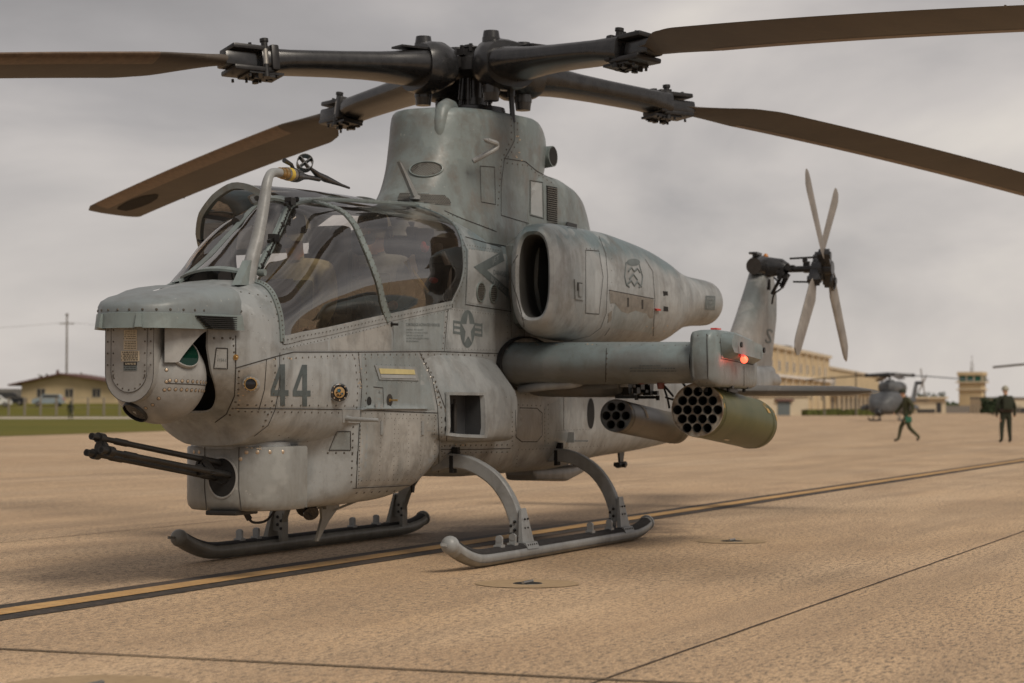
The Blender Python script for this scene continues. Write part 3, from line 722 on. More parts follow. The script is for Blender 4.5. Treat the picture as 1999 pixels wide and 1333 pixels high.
# ---- engine nacelles
def nacelle(sd):
    rows = [(.93,.90,2.14,.122,.322,2.8),(.955,.90,2.14,.143,.345,2.8),(.94,.90,2.14,.172,.370,2.8),(.87,.888,2.137,.200,.402,2.8),(.6,.855,2.13,.245,.445,2.7),(.2,.83,2.125,.285,.463,2.6),(-.5,.81,2.13,.325,.470,2.5),
    (-1.1,.82,2.12,.335,.455,2.4),(-1.6,.85,2.10,.33,.43,2.3),(-1.95,.88,2.085,.315,.385,2.25),(-2.18,.915,2.09,.28,.32,2.2),(-2.40,.955,2.10,.243,.262,2.1),(-2.62,.985,2.105,.222,.235,2.05),(-2.85,1.01,2.11,.212,.222,2),(-3.02,1.03,2.11,.208,.216,2),(-3.08,1.035,2.11,.204,.212,2)]
    xs = [r[0] for r in rows]; P = [[Vector((r[0], q[0]*sd, q[1])) for q in [sell(r[1], r[2], r[3], r[4], r[5], k, 48) for k in range(48)]] for r in rows[:3]]
    inv = sorted(rows[2:], key=lambda r: r[0]); ix = [r[0] for r in inv]; ir = [list(r[1:]) for r in inv]
    n = 60
    for i in range(1, n+1):
        x = lerp(.93, -3.08, i/n); r = table(ix, ir, x); P.append([Vector((x, q[0]*sd, q[1])) for q in [sell(r[0], r[1], r[2], r[3], r[4], k, 48) for k in range(48)]])
    P.append([Vector((-3.09, 1.035*sd+(p.y-1.035*sd)*.9, 2.11+(p.z-2.11)*.9)) for p in P[-1]]); P.append([Vector((-2.8, p.y, p.z)) for p in P[-1]])
    # intake duct
    D = []
    for x, cy, a, b_ in ((-.6, .72, .12, .25), (-.1, .76, .13, .30), (.4, .83, .125, .32), (.8, .89, .118, .312), (.93, .90, .122, .322)):
        D.append([Vector((x, q[0]*sd, q[1])) for q in [sell(cy, 2.14, a, b_, 2.8, k, 48) for k in range(48)]])
    m = MB(); m.grid(P, cv=True); o = m.build('engine_nacelle', M['nacelle'], H, 50)
    m = MB(); m.grid(D, cv=True, cap0=True); m.build('intake_duct', M['duct'], o, 50)
    m = MB(); m.add([Vector((-2.8, p.y, p.z)) for p in P[-1]], [tuple(range(48))]); m.build('exhaust_core', M['dark'], o)
    # pylon that carries the nacelle, with the splitter edge in front
    m = MB(); m.grid([[Vector((x+(.0 if i_ == 2 else .04), y*sd, z)) for x, z in ((.30, 1.80), (.44, 2.1), (.40, 2.42), (.1, 2.52), (-2.2, 2.42), (-2.4, 2.0), (-2.0, 1.78), (.2, 1.76))] for i_, y in enumerate((.46, .60, .74))], cv=True, cap0=True, cap1=True)
    m.build('nacelle_mount', M['tower'], o)
    return o
M['duct'] = plain('intake_duct_paint', (.085, .083, .078), .5)
nac = nacelle(1); nacelle(-1)

# ---- stub wings and tip boxes
def airfoil(chord, th, n=14):
    pts = []
    for i in range(n+1):
        t = (1-math.cos(PI*i/n))/2; y = 5*th*(.2969*math.sqrt(t)-.126*t-.3516*t*t+.2843*t**3-.1015*t**4); pts.append((t*chord, y*chord))
    return [(a, b_) for a, b_ in pts]+[(a, -b_) for a, b_ in pts[-2:0:-1]]
def wing(sd):
    P = []
    for i in range(13):
        t = i/12; y = lerp(.44, 2.05, t); ch = lerp(1.18, 1.02, t); th = lerp(.285, .30, t)
        P.append([Vector((lerp(.64, .62, t)-a, y*sd, 1.475+b_*1.05)) for a, b_ in airfoil(ch, th)])
    m = MB(); m.grid(P, cv=True, cap0=True, cap1=True); w = m.build('stub_wing', M['wing'], H, 50)
    # tip box
    m = MB(); rows = []
    for x, z0, z1, y0, y1 in ((.66, 1.34, 1.66, 2.09, 2.22), (.62, 1.31, 1.71, 2.06, 2.25), (.45, 1.285, 1.725, 2.05, 2.262), (0, 1.28, 1.72, 2.05, 2.27), (-.45, 1.275, 1.68, 2.05, 2.27), (-.60, 1.29, 1.62, 2.06, 2.25), (-.64, 1.33, 1.56, 2.08, 2.22)):
        rows.append([Vector((x, q[0]*sd, q[1])) for q in [sell((y0+y1)/2, (z0+z1)/2, (y1-y0)/2, (z1-z0)/2, 6, k, 32) for k in range(32)]])
    m.grid(rows, cv=True, cap0=True, cap1=True); tb = m.build('wing_tip_fairing', M['wing'], H, 50)
    m = MB()   # outer equipment pod on the tip with sloping nose
    prof = [(.40, 1.705), (.47, 1.66), (.47, 1.52), (.40, 1.475), (-.40, 1.435), (-.47, 1.49), (-.47, 1.60), (-.40, 1.64)]
    m.prism(prof, lambda a, b_: (a, 2.20*sd, b_), lambda a, b_: (a*.97, 2.345*sd, b_+(-.012 if b_ > 1.59 else .075)))
    m.build('light_housing', M['wing'], tb, 60)
    m = MB(); m.ball((.12, 2.345*sd, 1.50), .030, 12, 8); m.build('navigation_light', M['lamp'], tb)
    m = MB(); m.box((.22, 2.352*sd, 1.53), (.09, .02, .02)); m.build('light_lens', M['lampr'], tb); m = MB(); m.box((.30, 2.17*sd, 1.735), (.12, .05, .012)); m.build('upper_light', M['lampr'], tb)
    for x, z in ((.30, 1.61), (-.36, 1.585)): m = MB(); m.tube([(x, 2.368*sd, z), (x, 2.382*sd, z)], .022, 12); m.build('housing_screw', M['gun'], tb)
    return w, tb
wg, tipb = wing(1); wing(-1)
# red position light really shines on its box
pl = bpy.data.lights.new('navigation_lamp', 'POINT'); po = bpy.data.objects.new('navigation_lamp', pl); col.objects.link(po); pl.energy = .5; pl.color = (1, .12, .06); pl.shadow_soft_size = .02
po.location = (.14, 2.42, 1.50); po.parent = tipb

# ---- landing gear
def smooth_path(pts, n=24):
    o = []; k = len(pts)
    for i in range(n+1): o.append(Vector(curve_s([tuple(p) for p in pts], (k-1)*i/n)))
    return o
def skid(sd):
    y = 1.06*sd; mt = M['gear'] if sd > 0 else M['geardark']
    path = [(-1.33, y, .13), (-1.18, y, .092), (-1.0, y, .072), (-.8, y, .066), (0, y, .066), (1, y, .066), (2, y, .066), (2.40, y, .070), (2.60, y, .096), (2.78, y, .145), (2.90, y, .190)]
    sp = smooth_path(path, 50)
    m = MB(); m.tube(sp, .059, 18); c = sp[-1]; m.ball(c, .064, 16, 10)
    sk = m.build('skid_tube', mt, H, 60)
    m = MB(); a = []
    for i, p in enumerate(sp[2:-2]):
        a.append([p+Vector((0, .063*math.cos(t), .063*math.sin(t))) for t in [math.radians(d) for d in range(28 if sd > 0 else 40, 153, 12)]])
    m.grid(a); m.build('grip_tread', M['rubber'], sk)
    m = MB(); p = sp[-1]; m.beam(p+Vector((.03, 0, .0)), p+Vector((.15, 0, .012)), .012, .02); m.tube([sp[0]+Vector((.01, 0, -.001)), sp[0]+Vector((-.012, 0, .003))], .068, 18); m.build('skid_end_tip', mt, sk, kind='stuff')
    # wear shoe riding below
    m = MB(); a = [[p+Vector((0, .063*math.cos(t), .063*math.sin(t))) for t in [math.radians(d) for d in range(215, 331, 23)]] for p in sp[3:-3]]
    m.grid(a); m.build('wear_shoe', M['geardark'], sk)
    for x in (2.02, 1.76, .10, -.36):
        m = MB(); m.box((x, y, .155), (.022, .05, .055)); m.tube([(x-.014, y, .182), (x+.014, y, .182)], .026, 12); m.box((x, y, .13), (.07, .06, .02)); m.build('tow_lug', M['gear'], sk)
    for xr in (1.50, -.71):
        cp = [(xr, .30*sd, .70), (xr, .45*sd, .725), (xr, .62*sd, .70), (xr, .80*sd, .60), (xr, .92*sd, .45), (xr, .985*sd, .29), (xr, 1.01*sd, .17)]
        pth = smooth_path(cp, 22); mm = MB(); P = []
        for i, p in enumerate(pth):
            t = (pth[min(i+1, 22)]-pth[max(i-1, 0)]).normalized(); nn = Vector((1, 0, 0)).cross(t).normalized(); hh = lerp(.058, .046, i/22); ww = lerp(.032, .042, i/22)
            P.append([p+nn*b_*hh+Vector((a_*ww, 0, 0)) for a_, b_ in ((-1, -.8), (-1, .8), (-.8, 1), (.8, 1), (1, .8), (1, -.8), (.8, -1), (-.8, -1))])
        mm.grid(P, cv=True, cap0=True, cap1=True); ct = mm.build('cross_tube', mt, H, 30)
        mm = MB(); mm.add([(xr-.115, 1.045*sd, .11), (xr+.115, 1.045*sd, .11), (xr+.05, 1.025*sd, .37), (xr-.05, 1.025*sd, .37), (xr-.115, 1.08*sd, .13), (xr+.115, 1.08*sd, .13), (xr+.05, 1.04*sd, .38), (xr-.05, 1.04*sd, .38)], [(0, 3, 2, 1), (4, 5, 6, 7), (0, 1, 5, 4), (1, 2, 6, 5), (2, 3, 7, 6), (3, 0, 4, 7)])
        mm.add([(xr-.115, 1.078*sd, .075), (xr+.115, 1.078*sd, .075), (xr+.115, 1.125*sd, .085), (xr-.115, 1.125*sd, .085), (xr-.115, 1.075*sd, .135), (xr+.115, 1.075*sd, .135), (xr+.115, 1.105*sd, .128), (xr-.115, 1.105*sd, .128)], [(0, 3, 2, 1), (4, 5, 6, 7), (0, 1, 5, 4), (1, 2, 6, 5), (2, 3, 7, 6), (3, 0, 4, 7)])
        mm.box((xr+.0, .965*sd, .20), (.10, .03, .22)); mm.build('skid_bracket', mt, ct)
        mm = MB()
        for z in (.17, .235, .30):
            for dx in (-.03, .03): mm.ball((xr+dx, 1.052*sd+.012*sd, z), .0085, 8, 5)
        for k in range(5): mm.ball((xr-.085+.042*k, 1.108*sd, .112), .010, 8, 5)
        for z in (.19, .25): mm.ball((xr+.052, .96*sd, z), .012, 8, 5); mm.ball((xr+.052, .99*sd, z+.03), .012, 8, 5)
        mm.build('bracket_bolts', M['gun'], ct, kind='stuff')
        if sd > 0:
            mm = MB(); mm.box((xr-.005, .49, .785), (.045, .05, .085)); mm.box((xr, .47, .70), (.075, .03, .13)); mm.build('tube_clamp', M['dark'], ct)
    return sk
skid(1); skid(-1)
# ---- sensor ball under the hood
BC = Vector((4.93, .005, 1.31)); BR = .287
ball = empty_part = None
m = MB(); P = []
for i in range(31):
    t = PI*.88*i/30; P.append([BC+Vector((BR*math.sin(t)*math.cos(2*PI*k/56), BR*math.sin(t)*math.sin(2*PI*k/56), -BR*math.cos(t))) for k in range(56)])
m.grid(P, cv=True, cap1=True)
ball = m.build('sensor_turret', M['ball'], H, 50)
def sph(a, e, r=BR): a, e = math.radians(a), math.radians(e); return Vector((r*math.cos(e)*math.cos(a), r*math.cos(e)*math.sin(a), r*math.sin(e)))
def uplate(w, z0, z1, n=12):   # outline of the U shaped front plate in (y,z)
    p = [(w, z1), (w, z0+w)]+[(w*math.cos(a), z0+w-w*1.0*math.sin(a)) for a in [PI*k/n for k in range(1, n)]]+[(-w, z0+w), (-w, z1)]
    return p
PY = -.020
m = MB(); o1 = uplate(.172, 1.155, 1.66); m.prism(o1, lambda a, b_: (5.0, a+PY, b_), lambda a, b_: (5.228, a*.985+PY, b_))
pl1 = m.build('front_plate', M['ball'], ball, 40)
m = MB(); o2 = uplate(.128, 1.215, 1.66); m.prism(o2, lambda a, b_: (5.226, a+PY, b_), lambda a, b_: (5.233, a*.985+PY, b_)); m.build('inner_plate', M['ball'], ball, 40)
m = MB()
for po_, w_ in ((o1, .0035), (o2, .0035)):
    row = [(Vector((5.2295 if po_ is o1 else 5.2335, a*.98+PY, b_)), Vector((1, 0, 0))) for a, b_ in po_]; _ribbon(m, row, w_)
m.build('plate_joint', M['seam'], ball)
m = MB(); m2_ = MB()
for s_ in (.110, .150):
    for z in [1.24+.07*i for i in range(7)]:
        if z > 1.32 or s_ < .12:
            for sg in (-1, 1): rivet(m, Vector((5.2335, PY+sg*s_, z if z > 1.3 else 1.32)), Vector((1, 0, 0)), .006, .003)
for k in range(9):
    a = PI*k/8; rivet(m, Vector((5.2335, PY+.112*math.cos(a), 1.343-.112*math.sin(a))), Vector((1, 0, 0)), .006, .003)
m.build('plate_screws', M['rivet'], ball, kind='stuff')
# brow shrouds each side with the scooped lower edge
def shroud(a0, a1, fe):
    m = MB(); P = []
    for i in range(25):
        a = lerp(a0, a1, i/24); zl = fe(i/24); row = []
        for r, z in ((.292 if i/24 < .25 else .262, zl), (.308, zl), (.308, 1.63), (.292 if i/24 < .25 else .262, 1.63)): row.append(Vector((BC.x+r*math.cos(math.radians(a)), r*math.sin(math.radians(a)), z)))
        P.append(row)
    m.grid(P, cv=True, cap0=True, cap1=True); return m.build('brow_shroud', M['ball'], ball, 30)
shroud(38, 118, lambda t: 1.395 if t < .20 else 1.395+.195*math.sin(min(1, (t-.20)/.62)*PI/2)**.9)
shroud(-38, -118, lambda t: 1.395 if t < .20 else 1.395+.195*math.sin(min(1, (t-.20)/.62)*PI/2)**.9)
def lens_disc(parent, c, n, r, mat, name='lens', ring=None, depth=.012, ringw=.012):
    n = n.normalized(); a = n.orthogonal().normalized(); b_ = n.cross(a); K = 28
    cir = lambda rr, h: [c+n*h+(a*math.cos(2*PI*k/K)+b_*math.sin(2*PI*k/K))*rr for k in range(K)]
    if ring:
        m = MB(); m.grid([cir(r+ringw, -.015), cir(r+ringw, depth*.6), cir(r+ringw*.5, depth), cir(r, depth), cir(r, -.012)], cv=True); m.build(name+'_ring', ring, parent, 50)
    m = MB(); m.grid([cir(r, depth*.2), cir(r*.6, depth*.35), cir(r*.2, depth*.42)], cv=True, cap1=True); return m.build(name, mat, parent, 60)
n_ = sph(68, 31, 1); lens_disc(ball, BC+n_*(BR+.001), n_, .100, M['glassdk'], 'sensor_window', M['ball'], .008, .007)
n_ = sph(-19, -49, 1); lens_disc(ball, BC+n_*(BR-.0065), n_, .076, M['lens'], 'lower_window', M['gun'], .014, .008)
n_ = sph(-75, 27, 1); lens_disc(ball, BC+n_*(BR+.003), n_, .092, M['glassdk'], 'sensor_window', M['ball'], .012, .012)
m = MB(); _ribbon(m, [((BC+sph(a, -8+(a-40)*-.03, BR+.0012)), sph(a, -8, 1)) for a in range(40, 130, 3)], .006); m.build('equator_joint', M['seam'], ball)
m = MB(); m3 = MB()
for a in range(44, 122, 8):
    for e_ in (-2.5, -13):
        p = BC+sph(a, e_-8+6-(a-40)*.03, BR); n_ = (p-BC).normalized(); rivet(m, p, n_, .0125, .002, 14); rivet(m3, p+n_*.002, n_, .0085, .0015, 12)
for a, e_ in ((40, 8), (40, -6), (38, -16), (31, -27), (22, -36), (10, -41), (-2, -42), (-14, -37)):
    p = BC+sph(a, e_, BR); n_ = (p-BC).normalized(); rivet(m, p, n_, .0125, .002, 14); rivet(m3, p+n_*.002, n_, .0085, .0015, 12)
m.build('screw_rings', M['rivet'], ball, kind='stuff'); m3.build('screw_heads', M['rivetlt'], ball, kind='stuff')
# data plates
for i, (z0, z1, w, mt) in enumerate(((1.530, 1.590, .044, 'cream'), (1.470, 1.526, .046, 'cream'), (1.402, 1.464, .063, 'cream'), (1.376, 1.398, .046, 'seam'), (1.345, 1.374, .046, 'marklt'))):
    m = MB(); m.box((5.2345, PY+.01, (z0+z1)/2), (.003, 2*w, z1-z0)); pl_ = m.build('data_plate', M[mt], ball)
    m = MB()
    rows_ = 5 if mt == 'cream' else 2
    for r_ in range(rows_):
        z = lerp(z1-.008, z0+.008, r_/max(1, rows_-1)); y = PY+.01+w*.85
        while y > PY+.01-w*.8:
            L = random.uniform(.006, .022); m.box((5.2365, y-L/2, z), (.001, min(L, y-(PY+.01-w*.85)), .0035 if i != 2 else .006)); y -= L+.004
    m.build('plate_print', M['cream'] if mt == 'seam' else M['seam'], pl_, kind='stuff')

# ---- hood over the ball
def plan(r, back=4.70, wb=.455, n=40, fx=4.96):
    P = [(back, wb*r/.34)]+[(lerp(back, fx, t), lerp(wb, .34, t**.8)*r/.34) for t in (.33, .66)]
    P += [(fx+1.20*r*math.sin(a)*.98, r*math.cos(a)) for a in [PI*k/n for k in range(n+1)]]
    P += [(lerp(fx, back, t), -lerp(.34, wb, t)*r/.34) for t in (.33, .66)]+[(back, -wb*r/.34)]
    return P
def hoodring(r, z, lift=0): return [Vector((x, y, z+lift*max(0, 5.45-x))) for x, y in plan(r)]
m = MB(); m.grid([hoodring(.315, 1.605), hoodring(.352, 1.598), hoodring(.350, 1.60), hoodring(.340, 1.688), hoodring(.330, 1.693)])
hood = m.build('sensor_hood_rim', M['teal'], H, 30)
m = MB(); m.grid([hoodring(.334, 1.690), hoodring(.333, 1.712, .085), hoodring(.318, 1.728, .135), hoodring(.285, 1.737, .165), hoodring(.22, 1.743, .18), hoodring(.12, 1.747, .19), hoodring(.02, 1.748, .19)])
hoodt = m.build('sensor_hood', M['hood'], H, 40)
m = MB()
for i in range(-4, 44):
    if i % 3 == 0:
        P_ = hoodring(.3345, 1.705, .015); q = P_[max(0, min(len(P_)-1, 3+i))]; n_ = Vector((q.x-4.9, q.y, 0)).normalized(); rivet(m, q, n_, .0085, .004, 8)
m.build('hood_screws', M['rivet'], hoodt, kind='stuff')
for a in (-28, 20):
    n_ = Vector((math.cos(math.radians(a)), math.sin(math.radians(a)), 0)); c = Vector((4.96+.410*math.cos(math.radians(a))*1.0, .345*math.sin(math.radians(a)), 1.645))
    m = MB(); m.beam(c+Vector((0, 0, -.045))+n_*.012, c+Vector((0, 0, .04)), .045, .03, up=n_, w2=.03, h2=.012); m.build('rim_rib', M['teal'], hood)
for i in range(7):
    z = 1.678-.0118*i; x0 = 5.06-.018*i
    m = MB(); m.add([(x0, .357, z), (4.755, .392, z), (4.755, .396, z-.0045), (x0, .3625, z-.0045)], [(0, 1, 2, 3)])
    P_ = [Vector((x0, .356, z)), Vector((4.76, .3935, z)), Vector((4.76, .3945, z-.005)), Vector((x0, .357, z-.005))]
    m = MB(); m.prism([(x0, z), (4.765, z), (4.765, z-.0055), (x0, z-.0055)], lambda a, b_: (a, .30, b_), lambda a, b_: (a, .3595+(5.06-a)*.32, b_)); m.build('louvre_slot', M['dark'], hood)

# ---- gun turret
def tplan(sc_=1.0, n=36):
    P = []
    for k in range(n+1):
        a = -PI/2+PI*k/n; c, s_ = math.cos(a), math.sin(a)
        P.append((3.70+.50*sc_*abs(c)**(2/2.6), .385*sc_*math.copysign(abs(s_)**(2/2.6), s_)))
    return P
def tring(sc_, z, dx=0): return [Vector((x+dx, y, z)) for x, y in tplan(sc_)]
m = MB(); m.grid([tring(.80, .455), tring(.93, .462), tring(.985, .49), tring(1, .53), tring(1.0, .86), tring(.985, .872), tring(.9, .875)])
for r_ in (tring(1, .46),): pass
m.add([(3.70, -.385, .47), (3.70, .385, .47), (3.70, .385, .87), (3.70, -.385, .87)], [(0, 1, 2, 3)]); m.add(tring(.80, .455), [tuple(range(37))]); m.add(tring(.9, .875), [tuple(range(37))])
tur = m.build('gun_turret', M['turret'] if 'turret' in M else M['ball'], H, 40)
m = MB(); P = []
for z, r_ in ((.86, .335), (.90, .33), (.915, .30), (.96, .29)): P.append([Vector((3.90+r_*.92*math.cos(2*PI*k/40), r_*math.sin(2*PI*k/40), z)) for k in range(40)])
m.grid(P, cv=True); m.build('turret_collar', M['hull'], tur)
def tface(y, z, off=.003):
    best = None
    for a, b_ in zip(tplan(), tplan()[1:]):
        if (a[1]-y)*(b_[1]-y) <= 0: t = (y-a[1])/((b_[1]-a[1]) or 1); return Vector((lerp(a[0], b_[0], t)+off, y, z))
m = MB(); K = 36; P = []
cyl = [(.03+.098*math.cos(2*PI*k/K), .675+.125*math.sin(2*PI*k/K)) for k in range(K)]
m.add([tface(y, z, .004) for y, z in cyl], [tuple(range(K))]); m.build('gun_port', M['dark'], tur)
m = MB(); m.grid([[tface(.03+(y-.03)*q, .675+(z-.675)*q, o) for y, z in cyl] for q, o in ((1.10, .001), (1.08, .007), (1.0, .008), (.98, .002))], cv=True); m.build('port_rim', M['ball'], tur)
m = MB()
for y in (-.10, .145): _ribbon(m, [(tface(y+ (0 if z > .6 else (.6-z)*.12), z, .002), Vector((1, 0, 0))) for z in [.47+.02*i for i in range(21)]], .006)
m.build('turret_joint', M['seam'], tur, kind='stuff')
m = MB()
for k, y in enumerate((.19, .25, .305, .35, -.15, -.2, .155)):
    p = tface(y, .838 if k < 6 else .795, .001); n_ = Vector((1, abs(y)*3*(1 if y > 0 else -1), 0)).normalized(); rivet(m, p, n_, .013, .003, 12)
m.build('turret_screws', M['rivetlt'], tur, kind='stuff')
m = MB(); m.box((4.07, .03, .448), (.3, .22, .03), bev=.008); m.build('turret_drain', M['gun'], tur)
# ---- the three-barrelled gun
gb, gm = Vector((3.92, .03, .675)), Vector((5.60, .0, .895)); gd = (gm-gb).normalized(); ga = Vector((0, 1, 0)); ga = (ga-gd*ga.dot(gd)).normalized(); gu = gd.cross(ga)*-1
gun = None
m = MB(); m.tube([gb-gd*.05, gb+gd*.28], .075, 20); gun = m.build('rotary_gun', M['gun'], H)
def gofs(i, r=.058): t = math.radians(100+120*i); return (ga*math.cos(t)+Vector((0, 0, 1))*math.sin(t))*r
for i in range(3):
    o_ = gofs(i); m = MB(); L = (gm-gb).length
    pth = [gb+o_+gd*t for t in (.0, .45, .46, L*.62, L*.80, L*.81, L*.88, L*.885, L*.97, L*.972, L+.045, L+.045, L-.02)]
    m.tube(pth, [.022, .022, .019, .018, .0175, .021, .021, .0165, .0165, .021, .021, .014, .014], 16); m.build('barrel', M['gun'], gun)
m = MB(); c = gb+gd*(L-.045); m.tube([c-gd*.018, c+gd*.018], .040, 18)
for i in range(3): o_ = gofs(i); m.beam(c, c+o_, .036, .05, up=gd); m.tube([c+o_-gd*.03, c+o_+gd*.025], .031, 14)
m.build('muzzle_clamp', M['gun'], gun)
m = MB(); c = gb+gd*.50
for i in range(3):
    a_, b_ = c+gofs(i, .075), c+gofs((i+1) % 3, .075); m.beam(a_, b_, .016, .07, up=gd); m.beam(c, a_, .014, .05, up=gd)
m.tube([c-gd*.03, c+gd*.05], .024, 14); m.build('mid_clamp', M['gun'], gun)
# things hanging under the turret
m = MB(); m.tube(smooth_path([(4.02, .10, .46), (4.0, .12, .40), (3.94, .13, .375), (3.80, .14, .385), (3.68, .15, .46)], 16), .0085, 8); m.tube([(4.02, .10, .45), (3.99, .115, .40)], .020, 10); m.build('hanging_cable', M['rubber'], tur)
m = MB(); m.ball((3.28, .16, .455), .075, 18, 12); sl_ = m.build('landing_light', M['gun'], bayo)
m = MB(); m.tube([(3.30, .20, .42), (3.315, .215, .405)], .055, 18); m.build('landing_light_lens', M['lens'], bayo)
m = MB(); m.add([(2.90, .10, .45), (2.72, .10, .45), (2.66, .10, .40), (2.92, .10, .20), (2.96, .10, .21), (2.84, .10, .38)], [(0, 1, 2, 3, 4, 5)]); v0 = list(m.v)
m = MB(); m.prism([(2.98, .45), (2.74, .45), (2.74, .40), (2.86, .33), (3.02, .20), (3.045, .205), (2.96, .36)], lambda a, b_: (a, .10, b_), lambda a, b_: (a, .118, b_)); m.tube([(2.80, .11, .40), (2.40, .14, .465)], .009, 8); m.tube([(3.02, .11, .40), (3.10, .12, .46)], .009, 8); m.box((2.85, .11, .435), (.2, .07, .03)); m.build('wire_cutter', M['geardark'], bayo)
m = MB(); m.prism([(1.95, .60), (1.88, .60), (1.90, .50), (1.93, .50)], lambda a, b_: (a, .32, b_), lambda a, b_: (a, .335, b_)); m.build('drain_mast', M['dark'], bayo)
m = MB(); m.grid([[Vector((x, q[0], q[1])) for q in [sell(0, (z0+.60)/2, w, (.60-z0)/2, 5, k, 24) for k in range(24)]] for x, z0, w in ((-1.02, .54, .13), (-1.08, .49, .15), (-1.85, .46, .16), (-2.35, .535, .14))], cv=True, cap0=True, cap1=True); m.build('belly_fairing', M['tail'], H)
m = MB(); m.box((-2.62, .0, .62), (.14, .05, .16)); m.build('belly_strake', M['tail'], H)
m = MB(); m.prism([(-3.32, .72), (-3.50, .74), (-3.44, .58), (-3.36, .58)], lambda a, b_: (a, .10, b_), lambda a, b_: (a, .12, b_)); m.tube([(-3.30, .11, .57), (-3.52, .11, .575)], .03, 10); m.tube([(-3.38, .05, .575), (-3.38, .17, .565)], .022, 10); m.build('belly_antenna', M['gun'], H)

# ---- air data mast in front of the windshield
m = MB(); pth = smooth_path([(4.30, .26, 1.90), (4.26, .27, 2.05), (4.19, .28, 2.22), (4.11, .28, 2.45), (4.075, .28, 2.57), (4.03, .28, 2.635), (3.96, .28, 2.655), (3.86, .28, 2.66)], 30)
m.tube(pth, [lerp(.052, .030, min(1, i/20)) for i in range(31)], 14); mast_ = m.build('air_data_mast', M['gear'], H, 60)
m = MB(); m.prism([(4.45, 1.895), (4.23, 1.905), (4.24, 2.06), (4.31, 2.06)], lambda a, b_: (a, .235, b_), lambda a, b_: (a, .295, b_)); m.tube([(4.22, .30, 1.985), (4.22, .35, 1.985)], .022, 12); m.build('mast_foot', M['teal'], mast_)
m = MB(); m.tube([(3.90, .28, 2.66), (3.86, .28, 2.66), (3.86, .28, 2.66), (3.80, .28, 2.662)], [.036, .036, .04, .04], 16); m.build('mast_collar', M['brass'], mast_)
m = MB(); m.tube([(3.82, .28, 2.662), (3.70, .28, 2.664)], .043, 18); m.build('yellow_banded_housing', M['steel'], mast_)
m = MB(); m.tube([(3.80, .28, 2.662), (3.755, .28, 2.663)], .0445, 18); m.build('yellow_band', M['yellow'], mast_)
m = MB(); m.tube([(3.71, .28, 2.664), (3.66, .28, 2.665), (3.57, .28, 2.668), (3.50, .28, 2.67)], [.048, .046, .022, .016], 16); m.tube([(3.52, .28, 2.67), (3.34, .28, 2.672)], .016, 12); m.tube([(3.70, .28, 2.69), (3.74, .28, 2.73), (3.82, .27, 2.75)], [.014, .013, .017], 10); m.build('probe_body', M['black'], mast_)
m = MB(); K = 20
for c, r_ in ((Vector((3.51, .26, 2.765)), .056),):
    ax = Vector((.75, .5, .25)).normalized(); a_ = ax.orthogonal().normalized(); b_ = ax.cross(a_)
    cir = lambda rr, h: [c+ax*h+(a_*math.cos(2*PI*k/K)+b_*math.sin(2*PI*k/K))*rr for k in range(K)]
    m.grid([cir(r_, -.035), cir(r_, .035), cir(r_*.9, .035), cir(r_*.9, -.035)], cv=True, cu=True); m.beam(c+a_*r_, c-a_*r_, .008, .06, up=ax); m.beam(c+b_*r_, c-b_*r_, .008, .06, up=ax)
m.build('swivel_ring', M['black'], mast_)
m = MB(); m.tube([(3.47, .28, 2.735), (3.36, .28, 2.70), (3.24, .28, 2.685), (3.02, .285, 2.665), (2.90, .29, 2.655)], [.010, .022, .025, .011, .008], 12); m.build('airspeed_vane', M['black'], mast_)
# ---- small aerials and pipes on the port side
m = MB(); m.prism([(1.52, 2.73), (1.42, 2.73), (1.74, 2.955), (1.78, 2.965)], lambda a, b_: (a, .13, b_), lambda a, b_: (a, .155, b_)); m.tube([(1.47, .14, 2.71), (1.47, .14, 2.74)], .04, 14); m.build('blade_antenna', M['gear'], H)
m = MB(); m.tube(smooth_path([(1.0, .42, 3.04), (.93, .50, 3.10), (.86, .55, 3.15), (.86, .56, 3.185), (.94, .56, 3.19), (1.06, .56, 3.19)], 16), .021, 10); m.tube([(1.05, .56, 3.19), (1.12, .56, 3.19)], [.018, .008], 10); m.build('overflow_pipe', M['gear'], tower)
m = MB(); m.tube([(-.80, .30, 3.27), (-.775, .41, 3.275)], [.075, .07], 20, ry=[.095, .09]); m.build('round_vent', M['tower'], tower)
m = MB(); m.tube([(-.7755, .408, 3.275), (-.774, .414, 3.275)], .060, 20, ry=.080); m.build('round_vent_mesh', M['gun'], tower)

# ---- tail
def fin():
    m = MB(); P = []
    for i in range(15):
        t = i/14; z = lerp(1.45, 2.80, t); xl = lerp(-7.15, -8.80, t**1.0); xt = lerp(-9.35, -9.68, min(1, t*1.7)); xt = lerp(xt, -9.50, max(0, (t-.8)/.2)); ch = xl-xt; th = lerp(.26, .24, t)
        P.append([Vector((xl-a*ch, b_*th, z)) for a, b_ in ((0, 0), (.012, .22), (.04, .36), (.10, .48), (.2, .5), (.4, .36), (.7, .14), (.98, .03), (.98, -.03), (.7, -.14), (.4, -.36), (.2, -.5), (.10, -.48), (.04, -.36), (.012, -.22))])
    m.grid(P, cv=True, cap0=True, cap1=True); return m.build('tail_fin', M['tail'], H, 50)
tfin = fin()
m = MB(); m.box((-8.90, .105, 2.62), (.10, .03, .13), bev=.005); m.build('fin_light_panel', M['dark'], tfin)
m = MB(); m.grid([[Vector((x, r_*math.cos(2*PI*k/18), 1.46+r_*math.sin(2*PI*k/18))) for k in range(18)] for x, r_ in ((-9.0, .10), (-9.5, .10), (-9.62, .075))], cv=True, cap1=True); m.build('tail_cone', M['tail'], H)
